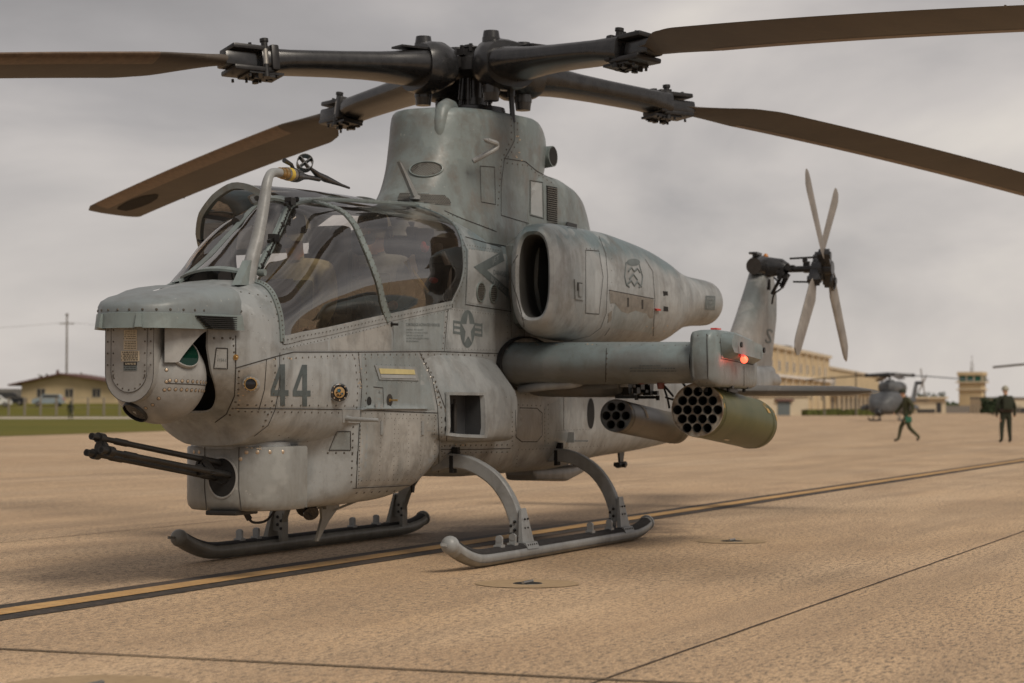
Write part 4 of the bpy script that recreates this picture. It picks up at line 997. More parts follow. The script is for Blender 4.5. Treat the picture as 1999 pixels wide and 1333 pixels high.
m = MB(); m.tube([(-8.62, .0, 2.83), (-8.75, .02, 2.84), (-9.08, .05, 2.83)], [.10, .135, .12], 18); m.tube([(-8.84, .0, 2.83), (-8.82, .30, 2.82), (-8.80, .36, 2.80)], [.14, .10, .07], 16); m.tube([(-8.74, .0, 2.90), (-8.74, .0, 2.99)], .05, 10); m.box((-8.70, .0, 2.985), (.24, .10, .025)); gbx = m.build('tail_gearbox', M['black'], tfin)
m = MB(); m.ball((-8.95, .06, 2.96), .032, 10, 6, (1, 1, 1.3)); m.build('anti_collision_light', plain('amber_lamp', (.45, .16, .02), .3), gbx)
m = MB(); m.tube([(-8.80, .3, 2.79), (-8.78, .80, 2.79)], .038, 12); trs = m.build('tail_rotor_shaft', M['blackm'], tfin)
random.seed(11)
m = MB()
for i in range(16):
    y = random.uniform(.25, .60); z = 2.79+random.uniform(-.10, .10); m.box((-8.80+random.uniform(-.08, .08), y, z), (random.uniform(.04, .09), random.uniform(.03, .08), random.uniform(.03, .08)))
for y in (.44, .68): m.beam((-8.80, y, 2.93), (-8.80, y, 2.63), .03, .03)
m.beam((-8.8, .40, 2.92), (-8.8, .74, 2.93), .022, .022); m.beam((-8.8, .44, 2.64), (-8.8, .72, 2.63), .022, .022); m.beam((-8.8, .30, 2.72), (-8.86, .16, 2.50), .03, .03); m.beam((-8.8, .38, 2.74), (-8.84, .28, 2.58), .02, .06)
m.tube(smooth_path([(-8.8, .20, 2.70), (-8.8, .30, 2.58), (-8.82, .20, 2.50), (-8.86, .16, 2.38)], 10), .012, 6)
m.build('pitch_change_links', M['blackm'], trs, kind='stuff')
TH = Vector((-8.78, .80, 2.79))
m = MB(); m.tube([TH+Vector((0, -.12, 0)), TH+Vector((0, .13, 0))], .085, 16); m.tube([TH+Vector((0, -.02, 0)), TH+Vector((0, .02, 0))], .15, 16)
for k in range(4):
    a = .7525+k*PI/2; d = Vector((math.sin(a), 0, math.cos(a))); off = Vector((0, -.06 if k % 2 else .06, 0)); m.beam(TH+off, TH+off+d*.26, .10, .13, up=(0, 1, 0)); m.tube([TH+off+d*.20+Vector((0, -.08, 0)), TH+off+d*.20+Vector((0, .08, 0))], .045, 10)
trh = m.build('tail_rotor_hub', M['black'], H)
m = MB(); c = TH+Vector((-.05, .12, -.16)); m.tube([c+Vector((.10*math.cos(t), 0, .10*math.sin(t))) for t in [2*PI*k/18 for k in range(19)]], .014, 6); m.build('balance_ring', M['black'], trh)
for k in range(4):
    a = .7525+k*PI/2; d = Vector((math.sin(a), 0, math.cos(a))); t_ = Vector((math.cos(a), 0, -math.sin(a))); off = Vector((0, -.06 if k % 2 else .06, 0)); m = MB(); P = []
    for i in range(14):
        r_ = lerp(.20, 1.485, i/13); ch = .12 if i == 0 else (.20 if i == 1 else .26); ch *= (1 if i < 12 else (.9 if i == 12 else .45)); pit = math.radians(8-7*i/13)
        cd_ = t_*math.cos(pit)+Vector((0, 1, 0))*math.sin(pit); nd = d.cross(cd_)
        P.append([TH+off+d*(r_-(.0 if i < 13 else .02))+cd_*(a_-.35)*ch+nd*b_*ch for a_, b_ in ((0, 0), (.05, .045), (.25, .065), (.6, .045), (1, .004), (.6, -.045), (.25, -.065), (.05, -.045))])
    m.grid(P, cv=True, cap0=True, cap1=True); m.build('tail_rotor_blade', M['trb'] if 'trb' in M else M['gear'], trh, 50)
for sd in (1, -1):
    m = MB(); P = []
    for i in range(8):
        t = i/7; y = lerp(.15, 1.90, t); ch = lerp(.62, .52, t)*(1 if i < 7 else .8)
        P.append([Vector((-6.32-.10*t-a*1, y*sd, 1.315+b_*1.0-.01*t)) for a, b_ in airfoil(ch, .20 if i < 7 else .08, 10)])
    m.grid(P, cv=True, cap0=True, cap1=True); m.build('stabilizer', M['stab'] if 'stab' in M else M['tail'], H, 50)
# ================================================================== main rotor
ZU = Vector((0, 0, 1))
def cam_dir(az): return VR*math.cos(az)+VD0*math.sin(az)
def droop(r): return 3.93-.048*r-.0056*r*r
m = MB(); m.tube([(0, 0, 3.35), (0, 0, 3.62), (0, 0, 3.625), (0, 0, 3.68), (0, 0, 3.685), (0, 0, 3.95)], [.085, .085, .12, .12, .082, .08], 24); m.tube([(0, 0, 3.42), (0, 0, 3.60)], [.30, .26], 24)
mast = m.build('rotor_mast', M['black'], H)
hub = MB(); hub.tube([(0, 0, 3.84), (0, 0, 3.90), (0, 0, 4.00), (0, 0, 4.06)], [.15, .22, .22, .12], 20)
for k in range(4):
    e_ = cam_dir(3.7686+k*PI/2); dz = .035 if k % 2 == 0 else -.035; hub.beam(Vector((0, 0, 3.93+dz)), e_*.42+Vector((0, 0, 3.925+dz)), .20, .09)
hubo = hub.build('rotor_hub', M['blackm'], H)
random.seed(5); m = MB()
for i in range(26):
    a = random.uniform(0, 2*PI); r_ = random.uniform(.02, .22); m.box((r_*math.cos(a), r_*math.sin(a), random.uniform(4.02, 4.11)), (random.uniform(.02, .07),)*2+(random.uniform(.02, .08),), Matrix.Rotation(a, 3, 'Z'))
m.tube([(.07*math.cos(t)+.05, .07*math.sin(t), 4.10) for t in [2*PI*k/16 for k in range(17)]], .011, 6)
m.build('hub_fittings', M['blackm'], hubo, kind='stuff')
for i, (az, r0, r1, rr) in enumerate(((3.95, .17, .12, .022), (5.55, .44, .40, .027), (2.3, .42, .47, .026), (.5, .16, .14, .02), (4.35, .13, .12, .022))):
    e0 = cam_dir(az); m = MB(); m.tube([e0*r0+ZU*3.45, e0*lerp(r0, r1, .5)+ZU*3.66, e0*lerp(r0, r1, .5)+ZU*3.66, e0*r1+ZU*3.90], [rr*.8, rr*.8, rr*1.25, rr*1.15], 12); pk = m.build('pitch_link', M['black'], mast)
    m = MB(); m.tube([e0*lerp(r0, r1, .93)+ZU*3.86, e0*lerp(r0, r1, .98)+ZU*3.89], rr*1.3, 12); m.ball(e0*r1+ZU*3.92, rr*1.5, 10, 8); m.build('rod_end', M['steel'], pk)
PT = {0: 9., 1: -6.5, 2: -4.5, 3: 8.}
def blade(k):
    az = 3.7686+k*PI/2; e_ = cam_dir(az); tl = ZU.cross(e_)   # tl points to the leading edge (anticlockwise rotor)
    def Q(r, c, h, pit=0.0):
        cp, sp = math.cos(pit), math.sin(pit); return e_*r+tl*(c*cp-h*sp)+ZU*(droop(r)-(.0017*r*r if k == 0 else 0)+c*sp+h*cp)
    def prof(r, ch, th, pit, le=None, n=12):
        le = ch*.27 if le is None else le; pts = []
        for a, b_ in airfoil(1.0, 1.0, n): pts.append(Q(r, le-a*ch, b_*th, pit))
        return pts
    # blade skin
    m = MB(); P = []
    tb = [(2.12, .13, .085), (2.30, .17, .08), (2.55, .36, .075), (2.85, .58, .072), (3.1, .635, .070), (4.0, .635, .066), (7.08, .635, .058), (7.16, .60, .05), (7.22, .50, .03), (7.25, .36, .012)]
    tx = [t[0] for t in tb]; tr = [t[1:] for t in tb]
    rs = [2.12+.06*i for i in range(17)]+[3.2+.25*i for i in range(16)]+[7.08, 7.13, 7.17, 7.20, 7.23, 7.25]
    for r in rs:
        ch, th = table(tx, tr, r); pit = math.radians(PT[k]*lerp(1.15, .8, (r-2.1)/5.15)); le = min(.175, .065+max(0, r-2.2)*.16) if ch > .2 else ch*.45
        if r > 7.08: le = .175-(r-7.08)*.35
        P.append(prof(r, ch, th, pit, le))
    m.grid(P, cv=True, cap0=True, cap1=True); bl = m.build('main_rotor_blade', M['bladeu'], H, 50)
    m = MB(); P = []
    for r in [2.95+.25*i for i in range(17)]:
        ch, th = table(tx, tr, r); pit = math.radians(PT[k]*lerp(1.15, .8, (r-2.1)/5.15)); f = airfoil(1.0, 1.0, 12); n = len(f); idx = [n-4, n-3, n-2, n-1, 0, 1, 2, 3, 4]
        P.append([Q(r, .177-f[i][0]*ch, f[i][1]*th*1.06, pit) for i in idx])
    m.grid(P); m.build('leading_edge_strip', M['le'], bl)
    if k == 3:
        m = MB(); c0 = 6.45; P = []
        for r in [6.05, 6.2, 6.4, 6.6, 6.8, 6.9]:
            w = .11*math.sqrt(max(0, 1-((r-6.5)/.46)**2)); pit = math.radians(PT[k]*.83); P.append([Q(r, -.12+q*w, -.034, pit) for q in (-1, -.4, .4, 1)])
        m.grid(P); m.build('soot_mark', M['soot'], bl)
    m = MB(); pit = math.radians(PT[k]*.85); m.box(Q(6.1, -.46, 0, pit), (.05, .012, .006)); m.build('trim_tab', M['bladeu'], bl)
    # cuff
    m = MB(); P = []
    ct = [(.36, .42, .27, 1.9), (.46, .46, .29, 2.2), (.62, .46, .25, 2.6), (.95, .39, .185, 3.0), (1.3, .36, .165, 3.2), (1.75, .34, .16, 3.2), (1.98, .28, .19, 3.4), (2.05, .25, .20, 3.6)]
    for r in [.36, .40, .46, .52, .6, .7, .85, 1.0, 1.3, 1.6, 1.8, 1.98, 2.03, 2.05]:
        ch, th, nn = table([c_[0] for c_ in ct], [c_[1:] for c_ in ct], r); pit = math.radians(PT[k])
        P.append([Q(r, q[0], q[1], pit) for q in [sell(-.02, 0, ch/2, th/2, nn, j, 28) for j in range(28)]])
    m.grid(P, cv=True, cap0=True, cap1=True); cf = m.build('blade_cuff', M['black'], H, 50)
    pit = math.radians(PT[k])
    # composite grip that wraps the cuff root
    m = MB(); P = []
    for r, a, b_ in ((.20, .10, .10), (.27, .19, .16), (.38, .245, .205), (.50, .255, .205), (.56, .245, .185)):
        P.append([Q(r, q[0], q[1], pit*.6) for q in [sell(-.02, 0, a, b_, 2.6, j, 28) for j in range(28)]])
    m.grid(P, cv=True, cap0=True, cap1=True); m.build('blade_grip', M['black'], cf, 50)
    for h0, h1 in ((.16, .27), (-.17, -.30)):
        m = MB(); m.tube([Q(.42, -.12, h0), Q(.42, -.12, (h0+h1)/2), Q(.42, -.12, (h0+h1)/2+.002), Q(.42, -.12, h1)], [.074, .074, .070, .062], 20); m.build('lag_damper', M['black'], cf)
    m = MB(); m.box(Q(.66, .08, .135), (.30, .16, .016), Matrix(((e_.x, tl.x, 0), (e_.y, tl.y, 0), (0, 0, 1)))); m.build('damper_plate', M['blackm'], cf)
    # fold hinge
    RM = Matrix(((e_.x, tl.x, 0), (e_.y, tl.y, 0), (0, 0, 1))) @ Matrix.Rotation(pit, 3, 'X')
    hg = MB()
    for h in (.085, -.085): hg.box(Q(2.13, -.005, h, pit), (.34, .24, .040), RM, bev=.014)
    hgo = hg.build('fold_bracket', M['blackm'], cf, kind='stuff')
    m = MB(); m.box(Q(2.22, .0, 0, pit), (.28, .17, .115), RM, bev=.03); m.build('blade_root_block', M['black'], hgo)
    for c_ in (.09, -.09): m = MB(); m.tube([Q(2.02, c_, -.15, pit), Q(2.02, c_, .13, pit), Q(2.02, c_, .131, pit), Q(2.02, c_, .155, pit)], [.026, .026, .034, .034], 14); m.build('fold_pin', M['blackm'], hgo)
    m = MB(); m.tube([Q(2.02, .09, -.05, pit), Q(2.02, .09, .07, pit)], .0285, 14); m.build('pin_sleeve', M['white'] if k == 1 else M['steel'], hgo)
    m = MB(); m.box(Q(1.95, .0, .0, pit), (.07, .275, .205), RM, bev=.02); m.build('cuff_end_plate', M['blackm'], hgo)
    random.seed(k); m = MB()
    m.box(Q(2.02, 0, -.118, pit), (.30, .20, .02), RM)
    for i in range(9): m.box(Q(random.uniform(1.92, 2.12), random.uniform(-.09, .09), -.135, pit), (random.uniform(.02, .05), random.uniform(.02, .05), random.uniform(.015, .04)), RM)
    for i in range(6): m.tube([Q(1.92+.06*i, .085*(-1)**i, -.12, pit), Q(1.92+.06*i, .085*(-1)**i, -.145, pit)], .011, 8)
    for i in range(4): m.tube([Q(2.0+.07*i, .08*(-1)**i, .10, pit), Q(2.0+.07*i, .08*(-1)**i, .125, pit)], .014, 8)
    m.build('hinge_fasteners', M['blackm'], hgo, kind='stuff')
    return bl
for k in range(4): blade(k)

# ================================================================== rocket pods (hang from the wing)
def rocket_pod(name, y, z, R_, L, holes, hr, mat, fmat, label):
    e_ = bpy.data.objects.new(name, None); col.objects.link(e_); tag(e_, label, 'rocket pod'); e_.location = (.30, y, z)
    e_.rotation_euler = (0, -math.radians(4.4), 0)   # slightly nose up
    N = 48
    cir = lambda x, r: [Vector((x, r*math.cos(2*PI*k/N), r*math.sin(2*PI*k/N))) for k in range(N)]
    m = MB(); m.grid([cir(-.002, R_*.965), cir(0, R_*.99), cir(-.012, R_), cir(-.06, R_), cir(-.062, R_*.992), cir(-L*.5, R_*.992), cir(-L+.10, R_*.992), cir(-L+.098, R_), cir(-L, R_*.97), cir(-L, R_*.6)], cv=True); b_ = m.build('pod_body', mat, e_, 40)
    # perforated front plate: polygons with real holes
    bm = bmesh.new(); HN = 20
    outer = [bm.verts.new((-.004, R_*.97*math.cos(2*PI*k/N), R_*.97*math.sin(2*PI*k/N))) for k in range(N)]
    edges = [bm.edges.new((outer[k], outer[(k+1) % N])) for k in range(N)]
    for hy, hz_ in holes:
        vs = [bm.verts.new((-.004, hy+hr*math.cos(2*PI*k/HN), hz_+hr*math.sin(2*PI*k/HN))) for k in range(HN)]
        edges += [bm.edges.new((vs[k], vs[(k+1) % HN])) for k in range(HN)]
    bmesh.ops.triangle_fill(bm, use_beauty=True, use_dissolve=False, edges=edges)
    dead = [f for f in bm.faces if any((f.calc_center_median().y-hy)**2+(f.calc_center_median().z-hz_)**2 < (hr*.93)**2 for hy, hz_ in holes)]
    bmesh.ops.delete(bm, geom=dead, context='FACES')
    me = bpy.data.meshes.new('face_plate'); bm.to_mesh(me); bm.free(); me.materials.append(fmat); fo = bpy.data.objects.new('face_plate', me); col.objects.link(fo); fo.parent = b_
    for hy, hz_ in holes:
        m = MB(); c1 = lambda x, r: [Vector((x, hy+r*math.cos(2*PI*k/HN), hz_+r*math.sin(2*PI*k/HN))) for k in range(HN)]
        m.grid([c1(-.45, hr*.98), c1(.003, hr*.98), c1(.003, hr*1.06), c1(-.004, hr*1.06)], cv=True, cap0=True); m.build('launch_tube', M['tube'], e_)
    m = MB(); rp = [cir(.001, R_*.955), cir(.010, R_*.965), cir(.010, R_*.99), cir(0, R_*1.0)]; m.grid(rp, cv=True); m.build('face_rim', fmat, b_)
    m = MB(); m.grid([cir(-.075, R_*1.004), cir(-.083, R_*1.01), cir(-.091, R_*1.004)], cv=True); m.grid([cir(-L+.13, R_*1.004), cir(-L+.12, R_*1.01), cir(-L+.11, R_*1.004)], cv=True); m.build('body_rib', mat, b_, kind='stuff')
    return e_, b_
M['tube'] = plain('launch_tube_metal', (.05, .052, .048), .5, .3)
Rb, hb = .212, .0355
d_ = .0815; hx = []
for q in range(-2, 3):
    for r in range(-2, 3):
        if abs(q+r) <= 2: hx.append((d_*(q+r/2), d_*.866*r))
pb, pbb = rocket_pod('rocket_pod', 2.02, 1.108, Rb, 1.62, hx, hb, M['pod'], M['podface'], 'large olive green nineteen-tube rocket pod hanging under the wing tip')
ps, psb = rocket_pod('rocket_pod', 1.35, 1.062, .131, 1.55, [(0, 0)]+[(.081*math.cos(PI/3*k), .081*math.sin(PI/3*k)) for k in range(6)], .0345, M['pod2'], M['podface2'], 'small brown-green seven-tube rocket pod hanging under the middle of the wing')
def on_pod(a, x, R_): a = math.radians(a); return Vector((x, R_*math.cos(a), R_*math.sin(a)))
def pod_band(parent, R_, x0, x1, a0, a1, mat, name, n=10):
    m = MB(); m.grid([[on_pod(lerp(a0, a1, i/n), lerp(x0, x1, j/2)+random.uniform(-.003, .003), R_+.0015) for i in range(n+1)] for j in range(3)]); m.build(name, mat, parent)
M['yscuff'] = plain('yellow_scuffed_paint', (.42, .26, .07), .6)
for a0, a1 in ((25, 50), (54, 78), (4, 14)): pod_band(pbb, Rb, -.035, -.015, a0, a1, M['yscuff'], 'yellow_dash')
for a0, a1, x0, x1 in ((34, 44, -1.36, -1.34), (22, 34, -1.44, -1.36), (44, 52, -1.46, -1.42), (8, 22, -1.60, -1.57), (26, 40, -1.60, -1.575)): pod_band(pbb, Rb, x0, x1, a0, a1, M['yscuff'], 'yellow_dash')
pod_band(pbb, Rb, -.62, -.50, -72, -66, M['cream'], 'scraped_patch'); pod_band(psb, .131, -.42, -.36, 5, 60, M['cream'], 'tape_strip'); pod_band(psb, .131, -.035, -.018, 20, 62, M['yscuff'], 'yellow_dash')
# racks and sway braces, part of the wing stores stations
random.seed(3)
def rack(y, zt, zb, x0, x1):
    m = MB(); m.box(((x0+x1)/2, y, zt-.02), (x1-x0, .09, .05), bev=.008); rk = m.build('stores_rack', M['gear'], wg)
    for x in (x0-.12 if 0 else x0+.08, x1-.10):
        m = MB(); m.prism([(x-.05, zt-.03), (x+.07, zt-.03), (x+.03, zb+.02), (x-.03, zb+.02)], lambda a, b_: (a, y-.035, b_), lambda a, b_: (a, y+.035, b_)); m.beam((x, y-.09, zb+.005), (x, y+.09, zb+.005), .03, .025); m.tube([(x, y+.085, zb+.02), (x, y+.085, zb-.02)], .016, 8); m.build('sway_brace', M['gun'], rk)
    m = MB()
    for i in range(14): m.box((random.uniform(x0, x1), y+random.uniform(-.06, .06), random.uniform(zb+.01, zt-.04)), (random.uniform(.03, .10), random.uniform(.02, .05), random.uniform(.02, .05)))
    m.build('rack_fittings', M['gun'], rk, kind='stuff'); return rk
rk = rack(1.36, 1.375, 1.205, -.55, .18); m = MB(); m.box((.16, 1.33, 1.33), (.07, .13, .085), bev=.006); m.build('connector_box', M['gear'], rk)
rack(2.06, 1.30, 1.315-.0, -.5, .22) if 0 else None
m = MB(); m.box((-.15, 2.06, 1.262), (.85, .07, .03)); rk2 = m.build('stores_rack', M['gun'], wg)
for x in (.10, -.35): m = MB(); m.box((x, 2.20, 1.30), (.05, .10, .05)); m.tube([(x, 2.21, 1.345), (x, 2.21, 1.25)], .014, 8); m.box((x, 2.19, 1.33), (.09, .09, .02)); m.build('sway_brace', M['gun'], rk2)
m = MB()
for pts in ([(-.2, 1.55, 1.34), (-.25, 1.62, 1.25), (-.2, 1.66, 1.22), (-.1, 1.62, 1.30)], [(-.3, 1.70, 1.34), (-.34, 1.74, 1.25), (-.3, 1.66, 1.19), (-.25, 1.58, 1.21)], [(-.4, 1.50, 1.35), (-.4, 1.55, 1.20), (-.42, 1.56, 1.12)]): m.tube(smooth_path(pts, 14), .009, 6)
m.build('wiring', M['gun'], wg, kind='stuff')
for x, y, mt, h in ((.34, 1.28, 'gear', .04), (.34, 1.40, 'gear', .03), (.34, 1.58, 'redcap', .05), (.34, 1.74, 'redcap', .09), (.34, 1.87, 'redcap', .04)):
    m = MB(); m.tube([(x, y, 1.385), (x+.02, y, 1.36-h*.4), (x+.025, y, 1.36-h)], [.034, .034, .024], 14); m.build('wing_connector', M[mt], wg)
m = MB(); m.tube(smooth_path([(.40, .58, 1.27), (.45, .70, 1.285), (.44, .85, 1.30), (.40, 1.0, 1.31), (.3, 1.05, 1.33)], 16), .035, 12); m.build('wing_root_hose', M['gear'], wg)
m = MB(); m.grid([[Vector((x, q[0], q[1])) for q in [sell(.95, 1.30, .40, h, 4, k, 24) for k in range(24)]] for x, h in ((.25, .03), (.18, .09), (-.5, .09), (-.62, .03))], cv=True, cap0=True, cap1=True); m.build('wing_root_fairing', M['stab'], wg, 50)
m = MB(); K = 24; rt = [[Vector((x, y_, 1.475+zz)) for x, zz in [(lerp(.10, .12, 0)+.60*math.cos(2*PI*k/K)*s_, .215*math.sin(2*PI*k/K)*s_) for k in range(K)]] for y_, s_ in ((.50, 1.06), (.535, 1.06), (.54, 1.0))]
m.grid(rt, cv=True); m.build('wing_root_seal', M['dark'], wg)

# ================================================================== cockpit
m = MB(); m.box((2.95, 0, 1.22), (2.6, .84, .10)); ck = m.build('cockpit_floor', M['seat'], H)
m = MB(); m.box((1.40, 0, 1.75), (.06, .84, .95)); m.build('aft_bulkhead', M['panel'], ck)
for sd in (1, -1):
    m = MB(); m.add([(1.45, .455*sd, 1.20), (4.15, .44*sd, 1.20), (4.15, .44*sd, 1.55), (1.45, .455*sd, 1.86)], [(0, 1, 2, 3)]); m.add([(1.45, .455*sd, 1.86), (4.15, .44*sd, 1.55), (4.15, .33*sd, 1.53), (1.45, .34*sd, 1.82)], [(0, 1, 2, 3)]); m.build('side_console', M['seat'], ck)
def seat(x, z, s_=1):
    m = MB(); m.box((x, 0, z), (.48, .46, .12), bev=.03); st_ = m.build('ejection_free_seat' if 0 else 'crew_seat', M['seat'], ck)
    m = MB(); m.box((x-.30, 0, z+.38), (.12, .46, .80), Matrix.Rotation(math.radians(-12), 3, 'Y'), bev=.04); m.build('seat_back', M['seat'], st_)
    m = MB(); m.box((x-.40, 0, z+.86), (.13, .30, .22), bev=.04); m.build('head_rest', M['seat'], st_)
    for y in (-.2, .2): m = MB(); m.box((x-.1, y*1.15, z+.2), (.4, .05, .25), bev=.02); m.build('arm_rest', M['seat'], st_)
seat(3.02, 1.45); seat(1.78, 1.62)
m = MB(); m.prism([(4.05, 1.55), (3.62, 1.55), (3.55, 1.86), (3.68, 1.98), (4.12, 1.92)], lambda a, b_: (a, -.26, b_), lambda a, b_: (a, .26, b_)); ip = m.build('front_instrument_panel', M['seat'], ck)
m = MB(); m.prism([(2.72, 1.45), (2.36, 1.45), (2.30, 1.92), (2.50, 2.13), (2.74, 2.02)], lambda a, b_: (a, -.30, b_), lambda a, b_: (a, .26, b_)); ip2 = m.build('rear_instrument_panel', M['panel'], ck)
for y in (-.12, .12):
    m = MB(); m.box((3.585, y, 1.78), (.012, .19, .16)); m.build('display', M['screen'], ip); m = MB(); m.box((2.33, y, 1.80), (.012, .19, .16)); m.build('display', M['screen'], ip2)
m = MB(); m.box((2.62, .16, 2.095), (.22, .16, .012), Matrix.Rotation(math.radians(26), 3, 'Y')); m.build('glareshield_box', M['panel'], ip2)
for x in (2.66, 2.56): m = MB(); m.beam((x, .15, 2.10-(x-2.5)*.4), (x, .19, 2.10-(x-2.5)*.4), .012, .006); m.beam((x, .15, 2.10-(x-2.5)*.4), (x-.03, .15, 2.112-(x-2.5)*.4), .006, .006); m.build('panel_latch', M['white'], ip2)
m = MB(); m.tube(smooth_path([(2.70, .28, 1.95), (2.62, .30, 1.90), (2.50, .31, 1.86), (2.42, .31, 1.92), (2.45, .30, 2.0)], 18), .008, 6); m.tube(smooth_path([(2.78, .29, 2.05), (2.72, .30, 1.95), (2.62, .31, 1.80), (2.52, .31, 1.72)], 18), .008, 6); m.build('cockpit_cables', M['marklt'], ip2, kind='stuff')
m = MB(); m.beam((2.98, .33, 1.62), (2.90, .30, 2.22), .03, .02); m.beam((2.60, .33, 1.62), (2.86, .33, 1.83), .012, .03); m.beam((2.60, .34, 1.86), (2.48, .34, 1.86), .012, .02); m.build('console_strut', M['marklt'], ck, kind='stuff')
# structure behind the rear seat and overhead
m = MB(); m.tube(smooth_path([(3.42, -.10, 2.44), (3.30, 0, 2.47), (2.4, 0, 2.55), (1.5, 0, 2.60)], 12), .035, 8); m.build('roof_spine', M['seat'], ck)
m = MB()
random.seed(21)
for i in range(16): m.box((random.uniform(1.44, 1.62), random.uniform(-.30, .36), random.uniform(2.18, 2.48)), (random.uniform(.05, .12), random.uniform(.06, .14), random.uniform(.06, .16)), bev=.012)
m.build('aft_equipment', M['seat'], ck, kind='stuff')
m = MB(); m.box((1.62, .14, 2.44), (.04, .06, .05)); m.build('amber_placard', M['yscuff'], ck); m = MB(); m.box((1.62, .05, 2.44), (.04, .06, .05)); m.build('amber_placard', M['yscuff'], ck)
m = MB(); m.ball((1.64, .30, 2.34), .035, 10, 8, (1, 1, 1.5)); m.build('red_handle', M['red'], ck); m = MB(); m.ball((1.62, .36, 2.08), .03, 10, 8, (2, 1, .8)); m.build('red_handle', M['red'], ck)
m = MB(); m.beam((1.98, .30, 2.20), (1.82, .40, 1.98), .035, .02); m.build('yellow_strap', M['yellow'], ck); m = MB(); m.box((1.93, .33, 2.17), (.10, .02, .14), Matrix.Rotation(.5, 3, 'Y')); m.build('white_pocket', M['cream'], ck)
m = MB(); m.tube(smooth_path([(1.50, .38, 2.30), (1.47, .42, 2.18), (1.52, .44, 2.05), (1.50, .44, 1.95)], 12), .022, 8); m.build('white_harness_hose', M['white'], ck)
m = MB(); m.prism([(1.40, 2.2), (1.50, 2.2), (1.62, 1.92), (1.54, 1.88)], lambda a, b_: (a, .40, b_), lambda a, b_: (a, .44, b_)); m.build('dark_corner_pad', M['dark'], ck)
m = MB(); m.tube(smooth_path([(3.62, -.20, 2.36), (3.35, -.10, 2.45), (3.1, .02, 2.40)], 10), .05, 8); m.build('map_light_boom', M['seat'], ck)

# ---- people
def figure(name, J, E_, loc, rz, mats, label, group=None, head=None, helmet=None, face='x'):
    """J: joint name -> (x,y,z,radius); E_: edges. One continuous skinned body; colours by height zones."""
    me = bpy.data.meshes.new('skel'); names = list(J); me.from_pydata([J[n][:3] for n in names], [(names.index(a), names.index(b_)) for a, b_ in E_], []); ob = bpy.data.objects.new(name, me); col.objects.link(ob)
    md = ob.modifiers.new('s', 'SKIN'); sub = ob.modifiers.new('u', 'SUBSURF'); sub.levels = sub.render_levels = 2
    for i, n in enumerate(names): r = J[n][3]; me.skin_vertices[0].data[i].radius = (r, r) if not hasattr(r, '__len__') else r
    me.skin_vertices[0].data[names.index('pelvis')].use_root = True
    dg = bpy.context.evaluated_depsgraph_get(); dg.update(); ev = ob.evaluated_get(dg); nm = bpy.data.meshes.new_from_object(ev); ob.modifiers.clear(); ob.data = nm
    nm.polygons.foreach_set('use_smooth', [True]*len(nm.polygons)); nm.materials.clear()
    for x in mats: nm.materials.append(x)
    hp = [Vector(J[n][:3]) for n in names if n.startswith(('hand', 'head', 'neck', 'chin'))]; fp = [Vector(J[n][:3]) for n in names if n.startswith(('foot', 'toe'))]
    allp = [(n, Vector(J[n][:3])) for n in names]
    for p in nm.polygons:
        n = min(allp, key=lambda q: (q[1]-p.center).length)[0]; p.material_index = 1 if n.startswith(('hand', 'head', 'chin')) or n == 'neck2' else (2 if n.startswith(('foot', 'toe')) else 0)
    ob.location = loc; ob.rotation_euler = (0, 0, rz); return tag(ob, label, 'person', group)
BE = [('pelvis', 'waist'), ('waist', 'chest'), ('chest', 'neck'), ('neck', 'neck2'), ('neck2', 'head'), ('head', 'headt')]
for s_ in 'LR': BE += [('chest', 'sh'+s_), ('sh'+s_, 'el'+s_), ('el'+s_, 'wr'+s_), ('wr'+s_, 'hand'+s_), ('pelvis', 'hip'+s_), ('hip'+s_, 'kn'+s_), ('kn'+s_, 'an'+s_), ('an'+s_, 'toe'+s_)]
